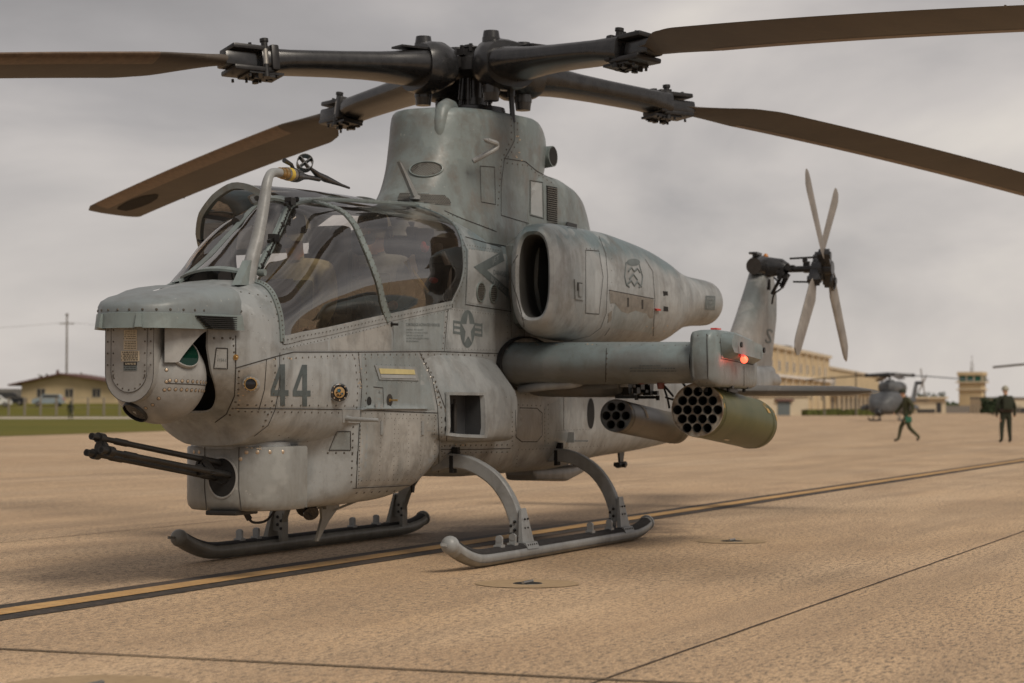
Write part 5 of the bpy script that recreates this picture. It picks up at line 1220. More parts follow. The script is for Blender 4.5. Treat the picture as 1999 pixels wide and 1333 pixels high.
def seated(loc, lean, turn, el, label, suit, reach):
    lx = lean
    J = {'pelvis': (0, 0, 0, .145), 'waist': (.02+lx*.3, 0, .16, .145), 'chest': (.04+lx*.8, 0, .38, (.17, .13)), 'neck': (.06+lx, 0, .52, .065), 'neck2': (.08+lx*1.15, 0, .58, .058), 'head': (.11+lx*1.3, 0, .68, .085), 'headt': (.11+lx*1.35, 0, .76, .075)}
    for s_, y in (('L', 1), ('R', -1)):
        J['sh'+s_] = (.03+lx*.85, .20*y, .44, .085); J['el'+s_] = (.18+lx, .29*y, .20, .056); J['wr'+s_] = (.40+lx*.6, .27*y, reach, .038); J['hand'+s_] = (.50+lx*.6, .25*y, reach+.01, .036)
        J['hip'+s_] = (.06, .11*y, -.02, .095); J['kn'+s_] = (.48, .14*y, .06, .075); J['an'+s_] = (.62, .14*y, -.30, .05); J['toe'+s_] = (.78, .14*y, -.33, .04)
    p = figure('person', J, BE, loc, turn, [suit, M['skin'], M['boot']], label)
    hc = Vector((.11+lx*1.32, 0, .715))
    h = MB(); R_ = []
    for i in range(11):
        t = PI*.66*i/10; R_.append([hc+Vector((-.015+.138*math.sin(t)*math.cos(2*PI*k/24), .122*math.sin(t)*math.sin(2*PI*k/24), .155*math.cos(t))) for k in range(24)])
    h.grid(R_, cv=True, cap0=True); ho = h.build('helmet', M['helmet'], p)
    h = MB(); R_ = []
    for i in range(7):
        t = lerp(.9, 1.75, i/6); R_.append([hc+Vector((.0+.150*math.sin(t)*math.cos(a), .128*math.sin(t)*math.sin(a), .155*math.cos(t)+.02)) for a in [lerp(-1.25, 1.25, j/12) for j in range(13)]])
    h.grid(R_); h.build('visor', M['screen'], ho)
    h = MB(); h.ball(hc+Vector((.13, 0, -.09)), .05, 12, 8, (.9, 1.1, .8)); h.tube([hc+Vector((.02, .12, -.03)), hc+Vector((.02, .135, -.03))], .045, 14); h.build('oxygen_mask', M['seat'], ho)
    # nose, ears under the helmet rim
    h = MB(); h.ball(hc+Vector((.105, 0, -.035)), .016, 8, 6, (1.2, .8, 1.4)); h.build('nose', M['skin'], p)
    for sy in (1, -1):
        for k in range(4):
            b0 = Vector(J['handL' if sy > 0 else 'handR'][:3])+Vector((.02, (-.027+.018*k)*1, -.0)); h = MB(); h.tube([b0, b0+Vector((.035, 0, .0)), b0+Vector((.055-.004*abs(k-1), 0, -.022)), b0+Vector((.045, 0, -.045))], [.010, .0095, .009, .007], 8); h.build('finger', M['skin'], p)
        b0 = Vector(J['handL' if sy > 0 else 'handR'][:3]); h = MB(); h.tube([b0+Vector((-.02, -.03*sy, .005)), b0+Vector((.012, -.045*sy, -.008)), b0+Vector((.035, -.032*sy, -.022))], [.012, .011, .008], 8); h.build('thumb', M['skin'], p)
    h = MB(); h.beam((.10+lx*.6, .10, .46), (.12, .12, .10), .05, .015); h.beam((.10+lx*.6, -.10, .46), (.12, -.12, .10), .05, .015); h.box((.165+lx*.5, 0, .28), (.06, .26, .20), bev=.02); h.build('survival_vest', M['camo2'], p)
    return p
seated((2.98, .0, 1.62), .12, .10, 0, 'crew member in olive suit and helmet leaning forward in the front cockpit', M['flight'], .02)
seated((1.78, .0, 1.74), .03, .12, 0, 'pilot in grey-green suit and helmet sitting in the rear cockpit', M['flightg'], .12)

# ================================================================== seams, rivets, markings on the port side
bpy.context.view_layer.update()
allsk = Skin([fus, bayo, chk, hood, hoodt, tower, aftf, nac, wg, tipb, ball, tur, tfin])
SEAMS = [
 [(460,655),(460,718),(458,772),(442,808),(420,824)],
 [(460,718),(541,695),(573,687),(700,687),(860,686),(972,690)],
 [(546,688),(545,754),(537,799),(523,830),(496,851)], [(458,797),(600,798),(704,800),(780,803),(855,806)],
 [(699,687),(706,754),(703,801),(701,835),(695,952)], [(819,688),(844,741),(854,795),(857,860),(856,928),(838,954)],
 [(688,953),(770,949),(852,944)], [(875,596),(867,686)], [(904,470),(911,490),(911,532),(908,594),(997,608)],
 [(993,532),(998,658)], [(728,755),(747,757),(749,800)], [(642,879),(657,842),(684,842),(684,879),(642,879)],
 [(860,877),(930,877),(996,875)], [(1006,800),(1014,796),(1048,797),(1058,806),(1058,850),(1048,862),(1018,862),(1007,853),(1006,800)],
 [(1169,461),(1182,495),(1186,540),(1183,611),(1172,640),(1150,656),(1113,664)], [(1143,488),(1169,490),(1177,540),(1169,613),(1143,611),(1143,488)],
 [(1188,566),(1276,583)], [(1259,506),(1274,530),(1278,583),(1275,655)],
 [(1003,228),(1004,274),(984,312),(978,360),(978,420),(1032,436)], [(984,309),(1025,315),(1048,334),(1078,350)],
 [(867,411),(901,426),(969,452)], [(937,324),(965,326),(967,399),(939,394),(937,324)], [(1034,352),(1059,356),(1061,427),(1034,420),(1034,352)],
 [(422,679),(444,680),(444,720),(417,719),(422,679)], [(1010,498),(997,523),(999,546),(1012,590),(1023,631),(1023,658)],
 [(520,700),(516,760),(505,800)], [(1100,770),(1100,840)], [(840,745),(700,745)] if 0 else [(696,906),(698,880)],
 [(908,462),(950,474),(978,482)], [(1180,655),(1190,640)],
 [(1380,652),(1382,740)], [(1184,680),(1182,745)], [(1406,660),(1408,700),(1470,712)], [(1452,715),(1452,765)],
 [(855,760),(870,800),(872,860)],
]
m = MB()
for q in SEAMS: seam(m, allsk, q, .0062)
m.build('panel_joints', M['seam'], fus, kind='stuff')
RV = [
 ([(553,700),(700,692),(860,692),(965,694)], 12, .0075), ([(553,681),(640,661),(757,634),(875,606)], 7, .0045), ([(556,672),(640,652),(752,625)], 10, .0055), ([(765,622),(880,596)], 8, .0045),
 ([(467,724),(465,772),(449,810)], 13, .0075), ([(537,700),(536,754),(528,797),(514,832)], 14, .0075), ([(466,803),(530,804),(700,806),(850,811)], 13, .006),
 ([(466,790),(690,792)], 17, .0075), ([(692,700),(698,754),(696,795)], 13, .008), ([(713,700),(716,754),(712,795)], 13, .008), ([(827,700),(850,745),(861,795)], 10, .0085),
 ([(690,820),(686,940)], 14, .0065), ([(704,815),(700,944)], 8, .0045), ([(848,815),(849,935)], 8, .0045), ([(862,815),(863,900)], 9, .005), ([(700,815),(850,818)], 7, .0045), ([(706,938),(846,935)], 9, .0045),
 ([(770,820),(768,935)], 9, .0045), ([(798,822),(796,935)], 9, .0045), ([(822,824),(820,935)], 9, .0045), ([(744,820),(740,935)], 9, .0045), ([(778,820),(776,935)], 9, .004),
 ([(696,962),(770,958),(846,953)], 14, .0075), ([(882,604),(993,617)], 5, .0045), ([(872,608),(864,680)], 11, .006), ([(872,680),(968,683)], 6, .0045), ([(990,615),(990,660)], 12, .006), ([(985,540),(990,600)], 20, .005),
 ([(916,486),(975,494)] , 5, .004), ([(912,478),(978,489)], 5, .0045), ([(898,515),(892,560),(880,590)], 7, .0045), ([(915,500),(915,588)], 16, .004),
 ([(868,870),(990,868)], 10, .007), ([(868,884),(990,882)], 10, .006), ([(1012,790),(1055,792)], 8, .005), ([(1000,805),(1000,870)], 9, .005), ([(1063,800),(1063,860)], 8, .005), ([(1070,790),(1070,865)], 9, .005),
 ([(1012,878),(1180,870)], 7, .004), ([(1085,840),(1150,838)], 6, .004), ([(930,895),(926,922)], 8, .004), ([(975,895),(970,920)], 8, .004), ([(1010,890),(1006,918)], 8, .004), ([(900,892),(896,915)], 8, .004),
 ([(1145,485),(1167,487)], 8, .005), ([(998,232),(998,272),(979,312),(972,400)], 12, .007), ([(1010,240),(1010,278),(992,306)], 12, .007), ([(990,318),(1030,323),(1052,342),(1076,356)], 10, .007),
 ([(875,418),(962,447)], 9, .005), ([(1190,572),(1272,588)], 14, .004), ([(1194,505),(1193,620)], 22, .004), ([(1185,690),(1183,740)], 10, .006), ([(990,672),(1340,674)], 22, .0045), ([(988,775),(1180,750)], 20, .004),
 ([(640,884),(688,884)], 14, .007), ([(545,850),(600,862)], 22, .004), ([(1405,668),(1470,690)], 20, .006), ([(1362,655),(1400,655)], 18, .005), ([(1365,745),(1395,750)], 14, .005),
 ([(470,610),(535,620)], 24, .003), ([(425,684),(425,714)], 10, .003), ([(455,662),(458,700)], 14, .006), ([(402,660),(450,660)], 19, .0075), ([(508,600),(540,650)], 30, .003), ([(780,640),(790,676)], 9, .003), ([(770,640),(772,680)], 9, .003),
 ([(730,716),(739,741)], 10, .004), ([(745,745),(812,747)], 9, .004), ([(735,711),(808,713)], 9, .004), ([(470,570),(520,578),(538,600),(545,640)], 16, .0055),
 ([(618,700),(690,700)], 11, .0035), ([(560,740),(556,790)], 12, .0035), ([(610,740),(611,790)], 12, .0035),
]
m = MB()
for q, gap, r_ in RV: rivets(m, allsk, q, gap, r_*1.2, r_*.6)
m.build('rivets', M['rivet'], fus, kind='stuff')
m = MB(); rivets(m, allsk, [(700,697),(704,754)], 15, .011, .003); rivets(m, allsk, [(822,697),(848,748),(857,790)], 14, .011, .003); rivets(m, allsk, [(560,698),(690,697)], 17, .009, .003); rivets(m, allsk, [(710,697),(812,697)], 14, .009, .003)
m.build('quarter_turn_fasteners', M['steel'], fus, kind='stuff')
# rivets on the canopy frames
cs = Skin([o for o in bpy.data.objects if o.name.startswith(('canopy_arch', 'canopy_sill', 'rear_canopy_frame', 'front_canopy_frame', 'canopy_side_rail'))])
m = MB()
for row, gap in ((arc, 1), (front, 1), (sill, 1), (rear, 1), (topl, 1)):
    for i, (p, n) in enumerate(row):
        if i % gap == 0:
            for sgn in ((-1, 1) if row is arc else (0,)):
                t = (row[min(i+1, len(row)-1)][0]-row[max(i-1, 0)][0]).normalized(); q = t.cross(n).normalized(); rivet(m, p+n*.0105+q*sgn*.025+(Vector((0, 0, .012)) if row is sill else Vector()), n, .0055, .003)
m.build('frame_rivets', M['rivet'], fus, kind='stuff')
def decal(mb, poly, off=.0035, maxe=11, sk=None, holes=None):
    sk = sk or allsk
    rings_ = [poly]+(holes or []); flat = [p for r in rings_ for p in r]
    tris = tessellate_polygon([[Vector((p[0], p[1], 0)) for p in r] for r in rings_]); cache = {}
    def H_(p):
        k = (round(p[0], 2), round(p[1], 2))
        if k not in cache: h, n = sk.hit(p[0], p[1], off); cache[k] = h
        return cache[k]
    def rec(a, b_, c, d=0):
        L = [math.dist(a, b_), math.dist(b_, c), math.dist(c, a)]; mx = max(L)
        if mx > maxe and d < 9:
            i = L.index(mx); T_ = [a, b_, c]; p, q, r = T_[i], T_[(i+1) % 3], T_[(i+2) % 3]; mm_ = ((p[0]+q[0])/2, (p[1]+q[1])/2); rec(p, mm_, r, d+1); rec(mm_, q, r, d+1); return
        P = [H_(x) for x in (a, b_, c)]
        if all(x is not None for x in P) and max((P[0]-P[1]).length, (P[1]-P[2]).length) < .3: mb.add(P, [(0, 1, 2)])
    for t in tris: rec(*[tuple(flat[i]) for i in t])
def text_decal(mb, s_, p0, p1, p2, sk=None, off=.004):
    """text whose box has its lower left at p0, lower right at p1, upper left at p2 (sightings)"""
    cu = bpy.data.curves.new('t', 'FONT'); cu.body = s_; cu.resolution_u = 2; ob = bpy.data.objects.new('t', cu); col.objects.link(ob); dg = bpy.context.evaluated_depsgraph_get(); me = bpy.data.meshes.new_from_object(ob.evaluated_get(dg))
    xs = [v.co.x for v in me.vertices]; ys = [v.co.y for v in me.vertices]; x0, x1, y0, y1 = min(xs), max(xs), 0, max(ys)
    V_ = []
    for v in me.vertices:
        a, b_ = (v.co.x-x0)/(x1-x0), (v.co.y-y0)/(y1-y0); u = p0[0]+(p1[0]-p0[0])*a+(p2[0]-p0[0])*b_; w = p0[1]+(p1[1]-p0[1])*a+(p2[1]-p0[1])*b_; V_.append((sk or allsk).hit(u, w, off)[0])
    F_ = [tuple(p.vertices) for p in me.polygons if all(V_[i] is not None for i in p.vertices)]
    V_ = [v if v is not None else Vector() for v in V_]; mb.add(V_, F_); bpy.data.objects.remove(ob); bpy.data.curves.remove(cu); bpy.data.meshes.remove(me)
LT = lambda k, w=0: tuple(min(1, x*k+w*(.01 if i == 0 else (0 if i == 1 else -.01))) for i, x in enumerate(LIGHT))
PV = [paint('panel_paint_pale', base=LT(1.10), zsplit=9, dirt=.35), paint('panel_paint_dark', base=LT(.80, 1), zsplit=9, dirt=.5), paint('panel_paint_warm', base=LT(1.0, 2), zsplit=9, dirt=.6), paint('panel_paint_cool', base=(.225, .25, .255), zsplit=9, dirt=.35)]
PANELS = [([(465,722),(540,699),(544,750),(536,794),(462,795),(466,760)], 2, fus), ([(550,692),(694,690),(701,752),(699,794),(541,794),(549,752)], 0, fus), ([(706,690),(815,690),(838,741),(849,800),(706,797)], 3, fus),
 ([(705,804),(852,808),(853,924),(838,942),(699,948)], 2, bayo), ([(914,486),(987,496),(988,602),(911,590)], 0, fus), ([(880,600),(990,614),(992,684),(871,683)], 0, fus), ([(768,630),(868,606),(862,683),(768,684)], 3, fus),
 ([(547,682),(640,665),(640,684),(575,684)], 1, fus), ([(644,664),(764,631),(764,684),(644,684)], 2, fus), ([(860,884),(925,884),(918,920),(868,900)], 1, fus), ([(930,884),(1000,884),(1000,915),(924,920)], 2, fus), ([(1007,800),(1048,799),(1056,807),(1056,850),(1048,860),(1018,860),(1009,852)], 1, fus),
 ([(1062,795),(1098,775),(1098,870),(1062,872)], 3, fus), ([(645,877),(659,844),(682,844),(682,877)], 3, bayo), ([(423,681),(442,682),(442,718),(419,717)], 0, fus),
 ([(730,757),(746,759),(748,799),(733,798)], 1, fus), ([(1192,640),(1272,650),(1272,610),(1200,596)], 3, nac)]
def lay_panels():
    for poly, k_, par in PANELS:
        m = MB(); decal(m, poly, .0014, 12); m.build('skin_panel', PV[k_], par, 60, weld=True)
lay_panels()
M['chip'] = plain('bare_primer_chip', (.46, .36, .25), .6)
random.seed(31); m = MB()
for (u, v, n_, du, dv) in ((497, 874, 9, 18, 2.5), (703, 730, 6, 4, 30), (900, 868, 5, 30, 2), (612, 990, 4, 20, 2), (1015, 300, 7, 8, 40), (1290, 640, 5, 30, 8), (560, 700, 4, 30, 2), (1100, 672, 5, 60, 2), (470, 780, 4, 6, 20)):
    for i in range(n_):
        a, b_ = u+random.uniform(-du, du), v+random.uniform(-dv, dv); q = [(a+random.uniform(.7, 2.6)*math.cos(t), b_+random.uniform(.5, 1.6)*math.sin(t)) for t in [2*PI*j/7 for j in range(7)]]; decal(m, q, .003)
m.build('paint_chips', M['chip'], fus, kind='stuff')
FOUR = [(.52, 0), (.80, 0), (.80, .62), (1, .62), (1, .76), (.80, .76), (.80, 1), (.54, 1), (.54, .76), (0, .76), (0, .62)]; FH = [(.54, .24), (.54, .62), (.22, .62)]
for u0, v0 in ((528, 711), (571, 712)):
    f = lambda q: [(u0+x*34.5, v0+y*81) for x, y in q]
    m = MB(); decal(m, f(FOUR), .0035, 9, holes=[f(FH)]); m.build('number_four', M['mark'], fus, label='blue-grey stencilled digit 4')
m = MB(); decal(m, [(924,521),(980,490),(984,509),(950,527),(992,564),(992,582)], .0035); m.build('danger_chevron', M['marklt'], fus)
M['ghost'] = plain('hull_colour_lettering', (.27, .285, .29), .6)
m = MB(); text_decal(m, 'JET', (960,514.5), (974,506.5), (959,505.5), off=.0055); text_decal(m, 'INTAKE', (957.5,547.5), (987,574), (958,538.5), off=.0055); m.build('jet_intake_lettering', M['ghost'], fus, kind='stuff')
m = MB(); text_decal(m, 'DANGER', (962.5,536), (989,541), (962.5,526)); m.build('danger_lettering', M['marklt'], fus, kind='stuff')
def ell(cx, cy, a, b_, n=28, tilt=0): return [(cx+a*math.cos(2*PI*k/n)*math.cos(tilt)-b_*math.sin(2*PI*k/n)*math.sin(tilt), cy+a*math.cos(2*PI*k/n)*math.sin(tilt)+b_*math.sin(2*PI*k/n)*math.cos(tilt)) for k in range(n)]
m = MB(); decal(m, ell(912, 642, 14.5, 37), .003)
for (u0, u1, v0, v1) in ((884, 899, 625, 651), (926, 941, 630, 655)):
    h = (v1-v0)/5; sl_ = .16
    for r_ in (0, 2, 4): decal(m, [(u0, v0+h*r_), (u1, v0+h*r_+sl_*15), (u1, v0+h*(r_+1)+sl_*15), (u0, v0+h*(r_+1))], .003)
    e_ = u0 if u0 < 900 else u1-2; decal(m, [(e_, v0+1), (e_+2, v0+1), (e_+2, v1+1), (e_, v1)], .0034)
rd = m.build('national_roundel', M['marklt'], fus)
st_ = []
for k in range(10):
    a = -PI/2+PI*k/5; r_ = 1 if k % 2 == 0 else .40; st_.append((912.5+13.2*r_*math.cos(a), 643+33*r_*math.sin(a)))
m = MB(); decal(m, st_, .0055); m.build('roundel_star', M['ghost'], fus)
m = MB(); text_decal(m, 'CARTRIDGE ACTIVATED DEVICES', (792,636), (858,637), (792,630.5))
for i, t_ in enumerate(('WARNING - THIS AIRCRAFT', 'CONTAINS A CARTRIDGE ACTUATED', 'EMERGENCY ESCAPE SYSTEM', 'EQUIPPED WITH EXPLOSIVE CHARGES', 'SEE REPAIR MANUAL')): text_decal(m, t_, (792, 645+5.6*i), (792+len(t_)*1.45, 645.5+5.6*i), (792, 641.8+5.6*i))
m.build('warning_lettering', M['marklt'], fus, kind='stuff')
m = MB(); decal(m, [(618, 650), (637, 646), (637, 641.5), (646, 646), (638, 653), (637.5, 650.5), (618.5, 657)], .0035); m.build('rescue_arrow', M['marklt'], fus)
m = MB(); text_decal(m, 'CLOSE', (693,625.5), (711,621), (693,618.5)); text_decal(m, 'OPEN', (696,634), (709,630.5), (696,627.5)); m.build('canopy_lettering', M['marklt'], fus, kind='stuff')
m = MB(); text_decal(m, '1134-1', (425,705), (441,706), (425,699)); m.build('panel_number', M['marklt'], fus, kind='stuff')
m = MB(); decal(m, [(1377,577),(1396,578),(1395,605),(1376,604)], .003); bb = m.build('blast_placard', M['marklt'], nac)
m = MB(); text_decal(m, 'BEWARE', (1379,585), (1393,586), (1379,580), off=.005); text_decal(m, 'OF', (1383,593), (1389,593.5), (1383,588.5), off=.005); text_decal(m, 'BLAST', (1379,601), (1392,602), (1379,596), off=.005); m.build('blast_lettering', M['ghost'], nac, kind='stuff')
# squadron style emblem on the nacelle, worn
m = MB()
for L in ([(1222,512),(1219,540),(1222,555),(1228,560)], [(1247,515),(1254,540),(1252,556),(1247,561)], [(1222,556),(1232,548),(1238,558),(1244,550),(1252,560)], [(1226,530),(1232,522),(1238,530),(1244,524),(1249,532)], [(1228,545),(1236,535),(1244,546)]):
    row = [allsk.hit(u, v, .003) for u, v in resample(L, 4)]; _ribbon(m, [x for x in row if x[0] is not None], .018)
decal(m, ell(1236, 512, 13, 7), .003); m.build('nacelle_emblem', M['marklt'], nac, kind='stuff')
m = MB()
for r_ in range(3):
    u = 1230+(18 if r_ == 0 else 0)
    while u < (1290 if r_ == 0 else 1318): L = random.uniform(2, 7); decal(m, [(u, 713+r_*5), (u+L, 713+r_*5-.2), (u+L, 714.6+r_*5), (u, 714.8+r_*5)], .003); u += L+1.5
m.build('wing_caution_print', M['mark'], wg, kind='stuff')
for (u0, v0, w, n_) in ((1000, 865, 60, 14), (665, 662, 30, 5), (880, 495, 18, 4), (912, 555, 14, 3), (700, 588, 0, 0)): pass
# stains with a shape of their own
M['grime'] = plain('dried_oil_stain', (.165, .150, .130), .5, var=.3, sc_=16)
M['patchlt'] = plain('pale_touch_up', (.31, .325, .33), .55, var=.12)
m = MB(); decal(m, [(1190,567),(1240,577),(1276,585),(1275,620),(1268,622),(1262,612),(1240,606),(1225,612),(1213,608),(1200,592),(1191,592)], .002); m.build('oil_stain', M['grime'], nac)
m = MB(); decal(m, [(1036,354),(1057,358),(1058,424),(1036,418)], .003); m.build('pale_access_panel', M['patchlt'], aftf)
# plates, vents, pegs
def plate(poly, mat, name, parent, h=.008, off=0):
    m = MB(); P0 = [allsk.hit(u, v, off) for u, v in poly]
    if any(x[0] is None for x in P0): return None
    n = sum((x[1] for x in P0), Vector()).normalized(); a = [x[0]-n*.004 for x in P0]; b_ = [x[0]+n*h for x in P0]; k = len(a)
    m.add(a+b_, [tuple(range(k, 2*k))]+[(i, (i+1) % k, (i+1) % k+k, i+k) for i in range(k)]); return m.build(name, mat, parent, 20)
yp = plate([(730,713),(810,716),(816,743),(739,741)], M['hull'], 'formation_light_panel', fus, .008)
plate([(737,719),(806,721.5),(808,731),(740,729.5)], M['paleyel'], 'formation_light_strip', fus, .012); plate([(740.5,731),(808,732.5),(810,739),(742,737.5)], M['patchlt'], 'formation_light_strip', fus, .011)
gp = plate([(1066,362),(1087,366),(1087,437),(1067,430)], M['dark'], 'cowling_grille', aftf, .004); m = MB()
for i in range(17): v = 366+4.1*i; r_ = [allsk.hit(1067+k*5, v+k*.9, .010) for k in range(5)]; _ribbon(m, [x for x in r_ if x[0] is not None], .007)
m.build('grille_bars', M['frost'], gp, kind='stuff')
plate([(1107,433),(1126,438),(1126,447),(1107,444)], M['dark'], 'cowling_slot', aftf, .003); plate([(1294,568),(1303,569),(1304,608),(1295,607)], M['dark'], 'nacelle_slot', nac, .003); plate([(1278,602),(1286,602.5),(1286,606),(1278,605.5)], M['red'], 'red_flag', nac, .02)
plate([(1187,612),(1194,606),(1193,625),(1186,630)], M['grime'], 'nacelle_slot', nac, .003)
for u, v in ((1224, 590), (1252, 594)): plate([(u,v-9),(u+3,v-9),(u+3,v+9),(u,v+9)], M['seam'], 'nacelle_latch', nac, .004)
lt = plate([(1120,545),(1138,547),(1138,586),(1121,584)], M['nacelle'], 'latch_door', nac, .012); plate([(1124,551),(1134,552),(1134,568),(1124,567)], M['seam'], 'latch_handle', nac, .014); plate([(1126,553),(1132,554),(1132,579),(1126,578)], M['nacelle'], 'latch_handle', nac, .022)
def mesh_vent(cu, cv, a, b_, parent, name, tilt=0, slats=0):
    c, n = allsk.hit(cu, cv)
    if c is None: return
    E1 = ell(cu, cv, a, b_, 28, tilt); ro = [allsk.hit(u, v, .002) for u, v in E1]; ro = [x[0] for x in ro if x[0] is not None]; m = MB(); m.add(ro, [tuple(range(len(ro)))]); d_ = m.build(name, M['dark'], parent)
    m = MB(); k = len(ro); m.grid([[p+(p-c)*.10 for p in ro], [p+(p-c)*.08+n*.012 for p in ro], [p+n*.012 for p in ro], [p-(p-c)*.02 for p in ro]], cv=True); m.build(name+'_rim', M['teal'], d_)
    m = MB()
    if slats:
        for i in range(slats):
            y = -1+2*(i+.5)/slats; w = math.sqrt(1-y*y)*.95; r_ = [allsk.hit(cu+a*w*q, cv+b_*y, .010) for q in (-1, 0, 1)]; _ribbon(m, [x for x in r_ if x[0] is not None], .011)
    else:
        for s_ in (1, -1):
            for i in range(-9, 10):
                off_ = i*4.2; pts = []
                for q in range(-20, 21):
                    u = q*1.8; v = s_*u*.8+off_
                    if (u/a)**2+(v/b_)**2 < .97: pts.append(allsk.hit(cu+u, cv+v+u*math.tan(tilt), .005))
                _ribbon(m, [x for x in pts if x[0] is not None], .0055)
    m.build(name+'_bars', M['frost'], d_, kind='stuff')
mesh_vent(832, 331, 31, 14, tower, 'mesh_vent', -.06)
mesh_vent(937, 570, 7.5, 18, fus, 'cabin_vent', 0, 9); mesh_vent(962, 573, 7, 17, fus, 'cabin_vent', 0, 9)
# perforated band at the foot of the fairing
for poly in ([(776,392),(780,377),(801,377),(798,393)], [(806,393),(811,378),(866,381),(878,390),(880,401),(862,400)]):
    m = MB(); decal(m, poly, .004, 9, sk=Skin([tower])); pb_ = m.build('perforated_strip', M['frost'], tower); m = MB()
    us = [p[0] for p in poly]; vs = [p[1] for p in poly]
    def inside(x, y):
        c = False
        for (x1, y1), (x2, y2) in zip(poly, poly[1:]+poly[:1]):
            if (y1 > y) != (y2 > y) and x < (x2-x1)*(y-y1)/(y2-y1)+x1: c = not c
        return c
    j = 0; v = min(vs)+1.5
    while v < max(vs):
        u = min(us)+(1.6 if j % 2 else 0)
        while u < max(us):
            if inside(u, v):
                p, n = allsk.hit(u, v, .0055)
                if p is not None: rivet(m, p, n, .0058, .0006)
            u += 3.3
        v += 2.7; j += 1
    m.build('perforations', M['dark'], pb_, kind='stuff')
# missile warning / laser sensors
for (u, v, r_, gold) in ((487, 750, .040, 0), (657, 766, .056, 1)):
    p, n = allsk.hit(u, v); d = (Vector((.80, .58, 0)) if not gold else Vector((.70, .71, .0))).normalized()
    m = MB(); P = []
    for i in range(9):
        t = i/8; c = p-d*.07+d*(.12*t)-Vector((.16*(1-t)**1.5, .0, 0)); rr = r_*lerp(.75, 1.22, t**.5); a_ = d.orthogonal().normalized(); b_ = d.cross(a_); P.append([c+(a_*math.cos(2*PI*k/24)+b_*math.sin(2*PI*k/24))*rr for k in range(24)])
    m.grid(P, cv=True, cap1=True); hs = m.build('sensor_housing', M['nose'], fus, 50)
    c = p+d*.052; lens_disc(hs, c, d, r_*.86, M['lens'] if not gold else M['lens'], 'sensor_window', M['brass'] if not gold else M['black'], .012, .007 if not gold else .012)
    if gold:
        a_ = Vector((0, 0, 1)); b_ = d.cross(a_); lens_disc(hs, c+d*.006, d, .037, M['gold'], 'gold_plate')
        for x, z, rr, mt in ((0.005, .012, .0125, 'blue'), (-.016, -.008, .0075, 'blue'), (.012, -.018, .007, 'dark'), (-.004, -.020, .006, 'dark'), (.02, .0, .005, 'dark')): lens_disc(hs, c+d*.010+b_*x+a_*z, d, rr, M[mt], 'small_lens', M['brass'], .006, .002)
        m = MB()
        for k in range(8): q = c+d*.010+(a_*math.cos(2*PI*k/8)+b_*math.sin(2*PI*k/8))*.052; rivet(m, q, d, .007, .004)
        m.build('sensor_screws', M['rivetlt'], hs, kind='stuff')
    else:
        m = MB()
        a_ = Vector((0, 0, 1)); b_ = d.cross(a_)
        for k in range(12): q = c+d*.004+(a_*math.cos(2*PI*k/12)+b_*math.sin(2*PI*k/12))*.043; rivet(m, q, d, .005, .004)
        m.build('sensor_screws', M['rivetlt'], hs, kind='stuff')
m = MB(); decal(m, ell(720, 783, 4.5, 9), .003); m.build('drain_hole', M['dark'], fus)
def peg(u, v, du, dv, r_, L, mat, name):
    p, n = allsk.hit(u, v); q = p+n*.5*L+Vector((.0, .0, 0)); m = MB(); m.tube([p-n*.01, p+(n+VR*.7).normalized()*L], r_, 10); m.tube([p-n*.004, p+n*.006], r_*1.9, 14); m.build(name, mat, fus)
peg(662, 640, 1, 0, .017, .10, M['gear'], 'hold_open_peg'); peg(764, 633, 1, 0, .009, .05, M['gun'], 'ground_pin'); peg(760, 781, 1, 0, .007, .06, M['brass'], 'lock_pin')
m = MB(); decal(m, ell(760, 781, 6, 12), .003); m.build('lock_recess', M['seam'], fus)
p, n = allsk.hit(674, 816); m = MB(); m.tube([p-n*.02, p+n*.03+VR*.02, p+n*.06+VR*.17], [.02, .017, .013], 10); m.build('step_handle', M['gear'], fus); plate([(667,799),(702,800),(702,826),(668,825)], M['hull'], 'step_plate', fus, .005)
p, n = allsk.hit(460, 697); m = MB(); m.tube([p-n*.004, p+n*.005], .018, 14); m.ball(p+n*.012, .010, 8, 6); m.build('static_port', M['brass'], fus)
for pts in ([(744,822),(745,850)], [(824,822),(824,850)]): u, v = pts[0]; plate([(u-2,v),(u+2,v),(u+2,v+27),(u-2,v+27)], M['hull'], 'hinge_strap', bayo, .008)
plate([(880,781),(937,781),(937,850),(880,850)], M['hull'], 'x', fus) if 0 else None
for i, v in enumerate((800, 818, 837)): m = MB(); decal(m, ell(870, v, 2.6, 5.5), .003); m.build('cheek_port', M['dark'] if i else M['grime'], chk)
# aft fuselage: tall recess and small handle behind the wing
m = MB(); decal(m, ell(1153, 807, 7, 30)[:], .003); m.build('aft_vent', M['dark'], fus)
p, n = allsk.hit(1108, 858); m = MB(); m.box(p+Vector((0, .03, .02)), (.03, .07, .09)); m.beam(p+Vector((0, .03, -.01)), p+Vector((-.02, .18, -.01)), .02, .015); m.build('tie_step', M['gear'], fus)
# lettering down the fin
m = MB()
for i, ch in enumerate('MARINES'): pass
fsk = Skin([tfin]); text_decal(m, 'S', (1493,668), (1505,672), (1497,640), sk=fsk) if fsk.hit(1497, 660)[0] is not None else None
if m.v: m.build('fin_lettering', M['marklt'], tfin, kind='stuff')

